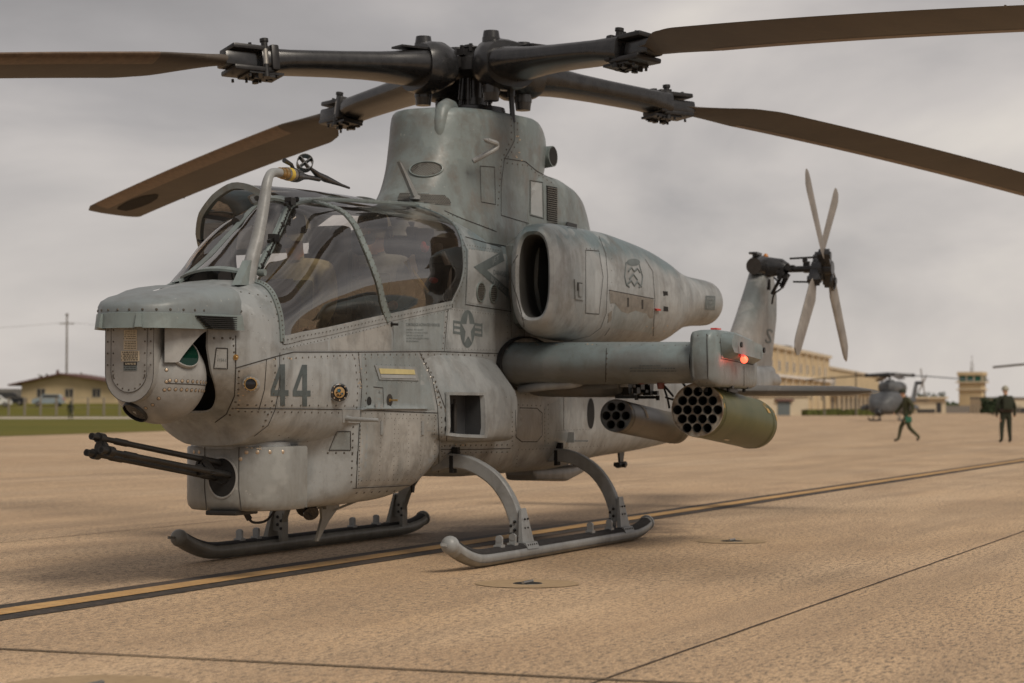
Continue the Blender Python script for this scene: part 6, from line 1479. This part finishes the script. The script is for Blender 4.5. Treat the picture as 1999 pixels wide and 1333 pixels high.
# ================================================================== background
def walls(mat_a, name, pts, z0, z1, parent, mat): pass
def bpt(u, d, z=0): return ground_at(u, d, z)
M['bcream'] = plain('cream_concrete_wall', (.52, .41, .25), .85, var=.1, sc_=.4)
M['bcream2'] = plain('pale_wall', (.52, .44, .32), .85, var=.08, sc_=.5)
M['bdark'] = plain('dark_window', (.04, .04, .04), .25)
M['bgreen'] = plain('tinted_window', (.02, .10, .075), .15)
M['roofr'] = plain('brown_red_roof', (.12, .06, .05), .8)
M['roofg'] = plain('grey_roof', (.16, .15, .14), .8)
M['pole'] = plain('weathered_pole', (.16, .14, .11), .9)
M['steelp'] = plain('pale_post', (.23, .20, .16), .8)
class Prism3:
    """a straight building: local frame from two ground points (front edge) with depth behind"""
    def __init__(s, a, b_, depth, z0, h, name, mat, label, cat='building', group=None, thing=None):
        s.a, s.b = a.copy(), b_.copy(); s.x = (b_-a); s.x.z = 0; s.L = s.x.length; s.x.normalize(); s.y = Vector((-s.x.y, s.x.x, 0)); 
        if s.y.dot(VD0) < 0: s.y = -s.y
        s.z0, s.h, s.dep = z0, h, depth
        s.e = thing or empty(name, a, label, cat, group); s.o = a if thing is None else thing.location
        s.wall = s.block(0, s.L, 0, depth, z0, z0+h, 'wall', mat)
    def P(s, x, y, z): p = s.a+s.x*x+s.y*y; return Vector((p.x-s.o.x, p.y-s.o.y, z))
    def block(s, x0, x1, y0, y1, z0, z1, name, mat, parent=None):
        m = MB(); v = [s.P(x, y, z) for z in (z0, z1) for x, y in ((x0, y0), (x1, y0), (x1, y1), (x0, y1))]
        m.add(v, [(0, 1, 2, 3), (4, 7, 6, 5), (0, 4, 5, 1), (1, 5, 6, 2), (2, 6, 7, 3), (3, 7, 4, 0)]); return m.build(name, mat, parent or s.e)
    def window(s, x0, x1, z0, z1, mat=None, frame=True, name='window', n=1):
        w = s.block(x0, x1, -.06, .1, z0, z1, name, M['bcream2'] if frame else (mat or M['bdark']))
        if frame:
            k = (x1-x0-.1)/n
            for i in range(n): s.block(x0+.1+i*k, x0+i*k+k, -.09, .05, z0+.1, z1-.1, 'pane', mat or M['bdark'], w)
        return w
# long cream hangar block, right of the tail
A1, A2, A3 = bpt(1496, 345), bpt(1619, 432), bpt(1716, 560)
B = Prism3(A1, A2, 30, 0, 11.5, 'hangar_office_block', M['bcream'], 'tall cream concrete block with a row of upper windows, behind the tail rotor')
n = 9
for i in range(n):
    x = 2+(B.L-4)*i/n; B.window(x, x+(B.L-4)/n*.52, 7.3, 9.2)
    B.block(x-.9, x-.4, -.5, 0, 0, 11.2, 'pilaster', M['bcream2'])
B.block(-.2, B.L+.2, -.7, 0, 6.3, 6.75, 'ledge', M['white']); B.block(-.3, B.L+.3, -.5, .5, 11.1, 11.7, 'cornice', M['bcream2'])
for i in range(5): x = 3+i*B.L/5; B.window(x, x+3, 2.6, 4.2)
B.block(2, 8, 3, 9, 11.7, 13.2, 'rooftop_unit', M['roofg']); B.block(B.L*.55, B.L*.62, 3, 8, 11.7, 12.7, 'rooftop_unit', M['roofg'])
B = Prism3(A2+(A2-A1).normalized()*.3, A3, 34, 0, 9.4, 'hangar', M['bcream'], 'long lower cream hangar with dark clerestory windows, left of the far helicopter')
for i in range(4): x = 1+i*2.6; B.window(x*1.0+1, x+2.6, 5.6, 7.6)
B.block(0, B.L, -2.2, 0, 4.5, 4.8, 'canopy_roof', M['roofg']); B.block(0, B.L, -.3, 0, 9.1, 9.6, 'cornice', M['bcream2'])
for i in range(13): x = 2+i*(B.L-4)/12; B.block(x, x+.5, -1.9, -1.5, 0, 4.5, 'canopy_post', M['bcream2'])
for i in range(12): x = 3.5+i*(B.L-4)/12; B.window(x, x+4.2, .6, 3.4, M['roofg'])
B = Prism3(bpt(1480, 318), bpt(1578, 322), 10, 0, 3.1, 'garage', M['bcream2'], 'low pale garage with a grey roller door, below the stabilizer')
B.block(3.4, 5.6, -.1, .1, 0, 2.1, 'roller_door', M['marklt']); B.block(2.9, 6.1, -.5, 0, 2.15, 2.5, 'door_hood', M['roofr']); B.block(-.2, B.L+.2, -.3, 0, 2.9, 3.2, 'cornice', M['bcream2'])
g_ = MB(); random.seed(9)
for i in range(260):
    u = random.uniform(1572, 1716); p = bpt(u, 318+random.uniform(-1, 1)); g_.box((p.x, p.y, random.uniform(.1, .55)), (random.uniform(.4, 1.0),)*3, Matrix.Rotation(random.uniform(0, 6), 3, 'Z'))
M['hedge'] = plain('hedge_green', (.085, .095, .022), .95, var=.4, sc_=2); g_.build('hedge', M['hedge'], kind='stuff', label='low clipped hedge in front of the hangar')
def pole(u, d, h, label, arm=True, r=.14, z0=0, group='wooden poles', v2=0):
    p = bpt(u, d); e_ = empty('utility_pole', (p.x, p.y, z0), label, 'pole', group); m = MB(); m.tube([(0, 0, 0), (0, 0, h*.6), (0, 0, h)], [r, r*.85, r*.65], 10); m.build('post', M['pole'], e_)
    if arm: m = MB(); m.beam(-VR*1.1+ZU*(h-1.3), VR*1.1+ZU*(h-1.3), .14, .14); m.build('crossarm', M['pole'], e_)
    m = MB(); m.box((0, 0, h+.05), (.3, .3, .35)); m.build('pole_cap', M['pole'], e_); return e_
pole(1609, 300, 5.2, 'short dark pole in front of the cream office block', False, .16); pole(1671, 315, 6.2, 'dark lamp pole in front of the lower hangar', False, .16)
# control tower
tp = bpt(1898, 520); tw = empty('control_tower', tp, 'cream airfield control tower with green tinted cab windows', 'tower')
m = MB(); m.box((0, 0, 3.6), (5.6, 5.6, 7.2), bev=.1); m.build('tower_shaft', M['bcream'], tw); m = MB(); m.box((0, 0, 5.6), (6.6, 6.6, .3)); m.build('lower_ledge', M['bcream2'], tw)
m = MB(); m.box((0, 0, 7.4), (6.9, 6.9, .35)); m.build('gallery', M['bcream2'], tw); m = MB(); m.box((0, 0, 8.2), (5.6, 5.6, 1.7)); m.build('cab_glass', M['bgreen'], tw)
m = MB(); m.box((0, 0, 9.45), (6.3, 6.3, .9), bev=.1); m.build('cab_roof', M['bcream'], tw)
for sx in (-1, -.33, .33, 1):
    for sy in (-1, 1):
        m = MB(); m.box((sx*2.75, sy*2.82, 8.2), (.28, .22, 1.7)); m.build('cab_mullion', M['bcream2'], tw); m = MB(); m.box((sy*2.82, sx*2.75, 8.2), (.22, .28, 1.7)); m.build('cab_mullion', M['bcream2'], tw)
for i in range(8): m = MB(); m.box((-3.2+.9*i, 3.3, 8.0), (.06, .06, 1.0)); m.build('rail_post', M['pole'], tw)
for x, h in ((-1.8, 2.2), (.3, 4.0), (1.6, 2.6), (2.3, 1.2)): m = MB(); m.tube([(x, 0, 9.9), (x, 0, 9.9+h)], .06, 6); m.build('tower_antenna', M['pole'], tw)
m = MB(); m.box((-1.2, 2.83, 4.5), (1.2, .1, 1.3)); m.build('window', M['bdark'], tw); m = MB(); m.box((-4.2, 0, 3.0), (2.8, 4, 6.0)); m.build('tower_annex', M['bcream2'], tw)
# low buildings beyond the apron
B = Prism3(bpt(1786, 430), bpt(1846, 430), 9, 0, 3.0, 'terminal_hut', M['bcream2'], 'low pale building with shallow arched roof and a tree behind it'); B.block(-.4, B.L+.4, -.8, 9, 3.0, 3.4, 'roof', M['bcream2'])
B.window(B.L-1.9, B.L-.9, .2, 2.2, frame=False); B.block(.4, 4.0, -.1, .1, .2, .9, 'low_opening', M['bdark'])
B = Prism3(bpt(1955, 460), bpt(2090, 470), 10, 0, 3.1, 'storage_building', M['bcream2'], 'long pale low building at the far right edge'); B.block(0, B.L, -.3, 10, 3.1, 3.5, 'roof', M['roofg']); B.block(0, B.L, -.6, -.2, .1, 1.2, 'parked_equipment', M['bdark'])
B = Prism3(bpt(1845, 500), bpt(1960, 505), 1, 0, 1.6, 'boundary_wall', M['roofg'], 'low grey boundary wall below the control tower', 'wall')
def fence(u0, u1, d0, d1, h, n, label, z=lambda t: 0, mat='steelp', r=.09):
    p0 = bpt(u0, d0); e_ = empty('fence', (p0.x, p0.y, 0), label, 'fence'); tops = []
    for i in range(n+1):
        t = i/n; p = bpt(u0, d0).lerp(bpt(u1, d1), t)-p0; zz = z(t); m = MB(); m.box((p.x, p.y, zz+h/2), (r*2, r*2, h)); m.build('fence_post', M[mat], e_); tops.append(Vector((p.x, p.y, zz+h)))
    for k in (1.0, .5, .06):
        m = MB(); m.tube([q-ZU*h*(1-k) for q in tops], .022, 4); m.build('fence_rail', M[mat], e_)
    return e_
fence(1846, 1990, 440, 450, 1.7, 22, 'pale post fence along the far side of the apron near the tower')
# grass bank, road and buildings at the left
def sheet(name, pts, mat, label=None):
    m = MB(); tri = tessellate_polygon([[Vector(p) for p in pts]]); m.add(pts, [tuple(t) for t in tri]); return m.build(name, mat, kind='structure', label=label)
G_ = lambda u, v, z=.0: onplane(u, v, 2, z)
a, b_, c, d = bpt(-900, 70, .01), bpt(420, 97, .01), bpt(900, 150, .01), bpt(1300, 215, .01)
sheet('grass_verge', [tuple(x) for x in (bpt(-900, 62, .012), bpt(0, 84, .012), bpt(330, 104, .012), bpt(700, 140, .012), bpt(1400, 215, .012), bpt(1400, 228, .012), bpt(-900, 218, .012))], M['grass'], 'mown grass verge beside the apron')
sheet('service_road', [tuple(x) for x in (bpt(-900, 218, .016), bpt(1400, 228, .016), bpt(1400, 268, .016), bpt(-900, 262, .016))], M['roadm'], 'pale service road behind the grass verge')
m = MB(); P = []
for d, z in ((262, .02), (268, .25), (285, 1.2), (300, 1.75), (320, 1.85), (420, 1.9)): P.append([bpt(u, d, z) for u in (-900, 0, 400, 900, 1350)])
m.grid(P); m.build('grass_bank', M['grass'], kind='structure', label='raised grass bank behind the fence')
fence(-200, 480, 264, 266, 2.4, 22, 'wire fence on pale concrete posts at the foot of the grass bank', mat='steelp', r=.10)
B = Prism3(bpt(42, 305), bpt(232, 303), 9, 1.7, 3.0, 'bungalow', M['bcream'], 'single-storey cream building with low brown-red gable roof, left of the aircraft nose')
w0 = 0
for u in (72, 127, 180): x = (u-42)/(190)*B.L; B.window(x, x+1.35, 2.6, 3.95, n=2)
m = MB(); L_ = B.L; 
v = [B.P(-1.6, -1.2, 4.5), B.P(-1.6, 9.8, 4.5), B.P(L_*.42, -1.2, 6.1), B.P(L_*.42, 9.8, 6.1), B.P(L_+1, -1.2, 4.75), B.P(L_+1, 9.8, 4.75)]
v += [p-ZU*.22 for p in v]
m.add(v, [(0, 2, 3, 1), (2, 4, 5, 3), (6, 7, 9, 8), (8, 9, 11, 10), (0, 6, 8, 2), (2, 8, 10, 4), (1, 3, 9, 7), (3, 5, 11, 9), (0, 1, 7, 6), (4, 10, 11, 5)]); m.build('roof', M['roofr'], B.e)
m = MB(); m.add([B.P(0, -.02, 4.6), B.P(L_, -.02, 4.6), B.P(L_*.42, -.02, 5.9)], [(0, 1, 2)]); m.build('gable', M['bcream'], B.e); m = MB(); m.box(B.P(L_*.36, .5, 6.3), (.3, .3, .5)); m.build('roof_vent', M['roofr'], B.e)
B = Prism3(bpt(-60, 330), bpt(34, 330), 8, 1.8, 2.3, 'shed', M['roofg'], 'grey low shed at the left edge behind the cars'); B.window(2, 4, 2.3, 3.4, frame=False)
def car(u, d, z, L_, H_, paintm, label, rz):
    p = bpt(u, d); e_ = empty('parked_car', (p.x, p.y, z), label, 'car', 'cars parked on the bank', math.atan2(VR.y, VR.x)+rz); W_ = 1.7
    prof = [(-L_/2, .35), (-L_/2+.02, .85), (-L_/2+.25, H_*.70), (-L_/2+.55, H_*.98), (L_*.12, H_), (L_*.26, H_*.70), (L_/2-.1, H_*.58), (L_/2, .6), (L_/2-.02, .32)]
    m = MB(); m.prism(prof, lambda a, b_: (a, -W_/2, b_), lambda a, b_: (a, W_/2, b_)); m.build('car_body', paintm, e_, 25)
    m = MB(); m.prism([(-L_/2+.42, H_*.68), (-L_/2+.62, H_*.92), (L_*.10, H_*.93), (L_*.21, H_*.68)], lambda a, b_: (a, -W_/2-.01, b_), lambda a, b_: (a, W_/2+.01, b_)); m.build('side_window', M['bdark'], e_)
    for x in (-L_*.31, L_*.31):
        for y in (-1, 1): m = MB(); m.tube([(x, y*(W_/2-.16), .32), (x, y*(W_/2+.02), .32)], .32, 16); w_ = m.build('wheel', M['rubber'], e_); m = MB(); m.tube([(x, y*(W_/2+.0), .32), (x, y*(W_/2+.035), .32)], .18, 12); m.build('rim', M['steel'], w_)
    m = MB(); m.box((-L_/2-.0, -.6, H_*.6), (.06, .16, .28)); m.build('tail_light', M['red'], e_); m = MB(); m.box((-L_/2, .6, H_*.6), (.06, .16, .28)); m.build('tail_light', M['red'], e_)
M['carb'] = plain('dark_car_paint', (.02, .022, .026), .2, .2); M['cars'] = plain('silver_blue_car_paint', (.30, .36, .39), .25, .4); M['carw'] = plain('white_car_paint', (.6, .6, .58), .3)
car(18, 292, 1.5, 4.8, 1.75, M['carb'], 'dark car parked at the left edge in front of the bungalow', .1); car(95, 288, 1.4, 4.2, 1.6, M['cars'], 'silver-blue hatchback parked in front of the bungalow', PI)
car(-8, 284, 1.3, 4.2, 1.5, M['carw'], 'white car cut off by the left edge', .1)
pole(130, 318, 13.2, 'tall utility pole with crossarm behind the bungalow roof', True, .17, 1.8)
for sgn in (-1, 1):
    e_ = bpt(130, 318, 13.9); f_ = bpt(130+sgn*520, 318, 13.2); m = MB(); m.tube([e_.lerp(f_, i/12)-ZU*2.2*math.sin(PI*i/12)*.4 for i in range(13)], .018, 4); tag(m.build('overhead_wire', M['pole']), 'thin overhead wire running '+('left' if sgn < 0 else 'right')+' from the tall utility pole', 'wire')
random.seed(17)
def shrub(name, c, rx, rz_, n, label, cat, trunk=False, mat='leafd'):
    e_ = empty(name, (c.x, c.y, c.z), label, cat); m = MB()
    for i in range(n):
        a, b_, r_ = random.uniform(0, 2*PI), random.uniform(-.2, 1), random.random()**.4; q = Vector((rx*r_*math.cos(a)*math.sqrt(max(0, 1-b_*b_*.8)), rx*.7*r_*math.sin(a), rz_*(.15+.8*abs(b_)*r_)))
        s_ = random.uniform(.16, .42); t1 = Vector((random.uniform(-1, 1), random.uniform(-1, 1), random.uniform(-.6, 1))).normalized()*s_; t2 = Vector((random.uniform(-1, 1), random.uniform(-1, 1), random.uniform(-1, 1))).normalized()*s_
        m.add([q-t1, q-t2*.6, q+t1, q+t2*.6], [(0, 1, 2, 3)])
    m.build('crown', M[mat], e_)
    if trunk: m = MB(); m.tube([(0, 0, -.2), (.1, 0, rz_*.5)], [.18, .08], 8); m.build('trunk', M['pole'], e_)
M['leafd'] = plain('dark_leaves', (.035, .055, .022), .8, var=.5, sc_=1.5); M['leafb'] = plain('brown_green_leaves', (.08, .075, .035), .8, var=.5, sc_=1.5)
shrub('round_bush', bpt(1938, 330, 0), 2.6, 3.0, 1800, 'dark green round bush left of the standing man', 'bush', True)
shrub('tree', bpt(1818, 455, 0), 4.2, 5.0, 1500, 'dark treetop behind the low pale building', 'tree', True)
shrub('shrub', bpt(142, 322, 1.8), 2.4, 5.0, 900, 'leafless brownish shrub behind the bungalow roof below the pole', 'shrub', True, 'leafb'); shrub('shrub', bpt(170, 325, 1.8), 2.0, 4.4, 600, 'small shrub behind the right end of the bungalow roof', 'shrub', True, 'leafb')
shrub('shrub', bpt(83, 326, 1.8), 1.0, 4.9, 300, 'thin shrub behind the left half of the bungalow roof', 'shrub', True, 'leafb')
m = MB()
for i in range(5200):
    u = random.choice((random.uniform(-700, 350), random.uniform(1400, 2500))); d = random.uniform(760, 900); p = bpt(u, d, random.uniform(0, 2.9)*(.55+.45*math.sin(u*.031)+.2*math.sin(u*.13))); s_ = random.uniform(.8, 2.0)
    t1 = VR*s_*random.uniform(.4, 1)+ZU*random.uniform(-.5, .5); t2 = ZU*s_*.7+VR*random.uniform(-.5, .5); m.add([p-t1, p-t2, p+t1, p+t2], [(0, 1, 2, 3)])
m.build('far_tree_line', M['leafd'], kind='stuff', label='thin line of distant trees on the horizon')

# ---- parked utility helicopter in the distance
def far_helicopter(u, d, rz, label, group):
    p = bpt(u, d); yaw = math.atan2((CAM-p).y, (CAM-p).x)+rz; e_ = empty('distant_helicopter', (p.x, p.y, 0), label, 'helicopter', group, yaw)
    m = MB(); R_ = []
    for x, w, z0, z1 in ((3.7, .25, 1.0, 1.4), (3.5, .62, .75, 1.75), (3.0, 1.0, .62, 2.1), (2.3, 1.25, .58, 2.5), (1.0, 1.32, .55, 2.6), (-1.2, 1.30, .6, 2.6), (-2.4, .8, .9, 2.4), (-3.4, .42, 1.25, 2.15), (-6.0, .28, 1.5, 2.0), (-7.8, .2, 1.65, 1.95)):
        R_.append([Vector((x, q[0], q[1])) for q in [sell(0, (z0+z1)/2, w, (z1-z0)/2, 3, k, 24) for k in range(24)]])
    m.grid(R_, cv=True, cap0=True, cap1=True); m.build('fuselage', M['far'], e_, 50)
    m = MB(); m.grid([[Vector((x, q[0], q[1])) for q in [sell(0, 2.9, w, h, 2.6, k, 20) for k in range(20)]] for x, w, h in ((1.4, .35, .3), (.9, .8, .55), (-1.8, .95, .6), (-2.6, .8, .5))], cv=True, cap0=True, cap1=True); m.build('engine_cowling', M['far'], e_)
    m = MB(); m.tube([(0, 0, 3.0), (0, 0, 3.6)], [.55, .38], 14); m.build('mast_fairing', M['far'], e_); m = MB(); m.tube([(0, 0, 3.6), (0, 0, 4.05)], .1, 10); m.build('mast', M['black'], e_)
    for y in (-.42, .42): m = MB(); m.add([(3.08, y-.36, 1.35), (3.08, y+.36, 1.35), (2.52, y+.40, 2.25), (2.52, y-.40, 2.25)], [(0, 1, 2, 3)]); m.v = [(a_[0]+.06, a_[1], a_[2]) for a_ in m.v]; m.build('windscreen', M['screen'], e_)
    m = MB(); m.ball((3.55, 0, .75), .36, 14, 10); m.build('nose_sensor', M['black'], e_)
    for k in range(4):
        a = .42+k*PI/2; dv = Vector((math.cos(a), math.sin(a), 0)); t_ = Vector((-math.sin(a), math.cos(a), 0)); m = MB(); m.grid([[dv*r_+t_*c_+ZU*(4.05-.03*r_-.005*r_*r_+c_*.12) for c_ in (-.3, -.15, .15, .3)] for r_ in (1.9, 3, 4.5, 6, 7.3)]); m.grid([[dv*r_+t_*c_+ZU*(4.01-.03*r_-.005*r_*r_+c_*.12) for c_ in (-.3, -.15, .15, .3)] for r_ in (1.9, 3, 4.5, 6, 7.3)]); m.build('rotor_blade', M['far'] if k % 2 else M['bladeu'], e_)
        m = MB(); m.tube([dv*.1+ZU*4.05, dv*2.0+ZU*3.97], [.2, .13], 8); m.box(dv*2.0+ZU*3.97, (.3, .3, .3)); m.build('blade_cuff', M['black'], e_)
    for sd in (-1, 1):
        m = MB(); m.tube(smooth_path([(-1.6, 1.3*sd, .2), (-1.3, 1.3*sd, .08), (1.6, 1.3*sd, .08), (2.1, 1.3*sd, .3)], 14), .07, 8); m.build('skid_tube', M['far'], e_)
        for x in (1.0, -.9): m = MB(); m.tube([(x, .7*sd, .65), (x, 1.1*sd, .5), (x, 1.3*sd, .08)], .06, 8); m.build('cross_tube', M['far'], e_)
        m = MB(); m.box((0, 1.75*sd, 1.35), (.6, 1.1, .14)); m.build('pylon_arm', M['far'], e_); m = MB(); m.tube([(.9, 2.2*sd, 1.15), (-.7, 2.2*sd, 1.15)], .2, 14); m.build('gun_pod', M['far'], e_)
        m = MB(); m.box((-6.2, .9*sd, 1.8), (.6, 1.7, .08)); m.build('stabilizer', M['far'], e_)
    m = MB(); m.prism([(-7.0, 1.9), (-7.9, 1.7), (-8.9, 3.5), (-8.4, 3.5)], lambda a, b_: (a, -.1, b_), lambda a, b_: (a, .1, b_)); m.build('tail_fin', M['far'], e_)
    m = MB(); m.tube([(-8.6, -.1, 3.4), (-8.6, .6, 3.4)], .16, 10); m.build('tail_gearbox', M['black'], e_)
    for a in (.5, .5+PI/2): m = MB(); m.beam((-8.6-1.45*math.sin(a), .6, 3.4-1.45*math.cos(a)), (-8.6+1.45*math.sin(a), .6, 3.4+1.45*math.cos(a)), .05, .24, up=(1, 0, 0)); m.build('tail_rotor_blade', M['trb'], e_)
    return e_
M['far'] = plain('grey_aircraft_paint', (.095, .10, .105), .5, var=.4, sc_=1.2)
far_helicopter(1737, 186, -.28, 'grey utility helicopter parked facing the camera far behind the walking man', 'distant parked helicopters')
far_helicopter(2187, 125, -.42, 'grey helicopter beyond the right edge, only one rotor blade tip in view', 'distant parked helicopters')

# ---- people on the apron
def stand(u, d, rz, sc_h, pose, mats, label):
    p = bpt(u, d); yaw = math.atan2(VR.y, VR.x)+rz   # local +x is the way they face
    J = {'pelvis': (0, 0, .93, .135), 'waist': (.01, 0, 1.08, (.15, .12)), 'chest': (.0, 0, 1.30, (.185, .135)), 'neck': (.0, 0, 1.47, .065), 'neck2': (.02, 0, 1.53, .06), 'head': (.04, 0, 1.63, .092), 'headt': (.04, 0, 1.70, .08)}
    for s_, y in (('L', 1), ('R', -1)):
        J['sh'+s_] = (0, .19*y, 1.41, .085); J['hip'+s_] = (0, .10*y, .86, .105)
    J.update(pose)
    o = figure('person', {k: v for k, v in J.items()}, BE, (p.x, p.y, 0), yaw, mats, label); o.scale = (sc_h,)*3
    h = MB(); hc = Vector(J['headt'][:3])-Vector((.0, 0, .03)); R_ = []
    for i in range(8): t = PI*.56*i/7; R_.append([hc+Vector((.125*math.sin(t)*math.cos(2*PI*k/18), .115*math.sin(t)*math.sin(2*PI*k/18), .13*math.cos(t))) for k in range(18)])
    h.grid(R_, cv=True, cap0=True); return o, h
walk = {'waist': (.03, 0, 1.08, (.15, .12)), 'chest': (.05, 0, 1.30, (.185, .135)), 'neck': (.08, 0, 1.46, .065), 'neck2': (.11, 0, 1.52, .06), 'head': (.14, 0, 1.60, .092), 'headt': (.14, 0, 1.67, .08),
 'knL': (.22, .10, .50, .075), 'anL': (.30, .10, .10, .05), 'toeL': (.46, .10, .05, .045), 'knR': (-.10, -.10, .46, .075), 'anR': (-.42, -.10, .16, .05), 'toeR': (-.34, -.10, .04, .045),
 'elL': (-.16, .27, 1.16, .06), 'wrL': (-.06, .27, .92, .042), 'handL': (-.01, .27, .84, .04), 'elR': (.16, -.25, 1.16, .06), 'wrR': (.34, -.22, .98, .042), 'handR': (.40, -.21, .92, .04)}
o, h = stand(1770, 70.5, PI, 1.0, walk, [M['camo2'], M['skin'], M['boot']], 'man in olive coveralls walking left across the apron carrying a green bag')
h.build('cap', M['red'] if 0 else M['camo'], o); h = MB(); h.box((.0, .33, .74), (.22, .10, .18), bev=.03); h.tube([(-.08, .33, .83), (-.04, .33, .90), (.04, .33, .90), (.08, .33, .83)], .01, 6); tag(h.build('green_bag', M['ggreen'], None), 'small green bag in the walking man\'s hand', 'bag'); gbo = bpy.data.objects['green_bag']; gbo.matrix_world = Matrix.Translation(o.location) @ Matrix.Rotation(o.rotation_euler[2], 4, 'Z') @ Matrix.Translation((.0, -.06, 0))
std = {'knL': (.01, .13, .48, .078), 'anL': (-.02, .15, .09, .052), 'toeL': (.12, .17, .04, .046), 'knR': (.02, -.12, .48, .078), 'anR': (.0, -.14, .09, .052), 'toeR': (.14, -.16, .04, .046),
 'elL': (-.02, .28, 1.14, .062), 'wrL': (.06, .28, .90, .044), 'handL': (.08, .27, .80, .044), 'elR': (-.04, -.28, 1.14, .062), 'wrR': (.02, -.30, .90, .044), 'handR': (.04, -.29, .80, .044)}
o, h = stand(1963, 69, PI/2+.15, 1.03, std, [M['camo'], M['skin'], M['boot']], 'man in dark green gear and pale helmet standing at the right, back to the camera')
h.build('helmet', M['helmet'], o); h = MB(); h.box((-.17, 0, 1.25), (.14, .32, .42), bev=.04); h.build('back_pack', M['camo'], o); h = MB(); h.box((0, 0, 1.02), (.34, .42, .10), bev=.03); h.build('belt', M['boot'], o)
o, h = stand(138, 205, -PI/2, 1.0, std, [M['camo'], M['camo'], M['boot']], 'distant figure in dark clothes standing on the grass at the left'); h.build('cap', M['camo'], o)
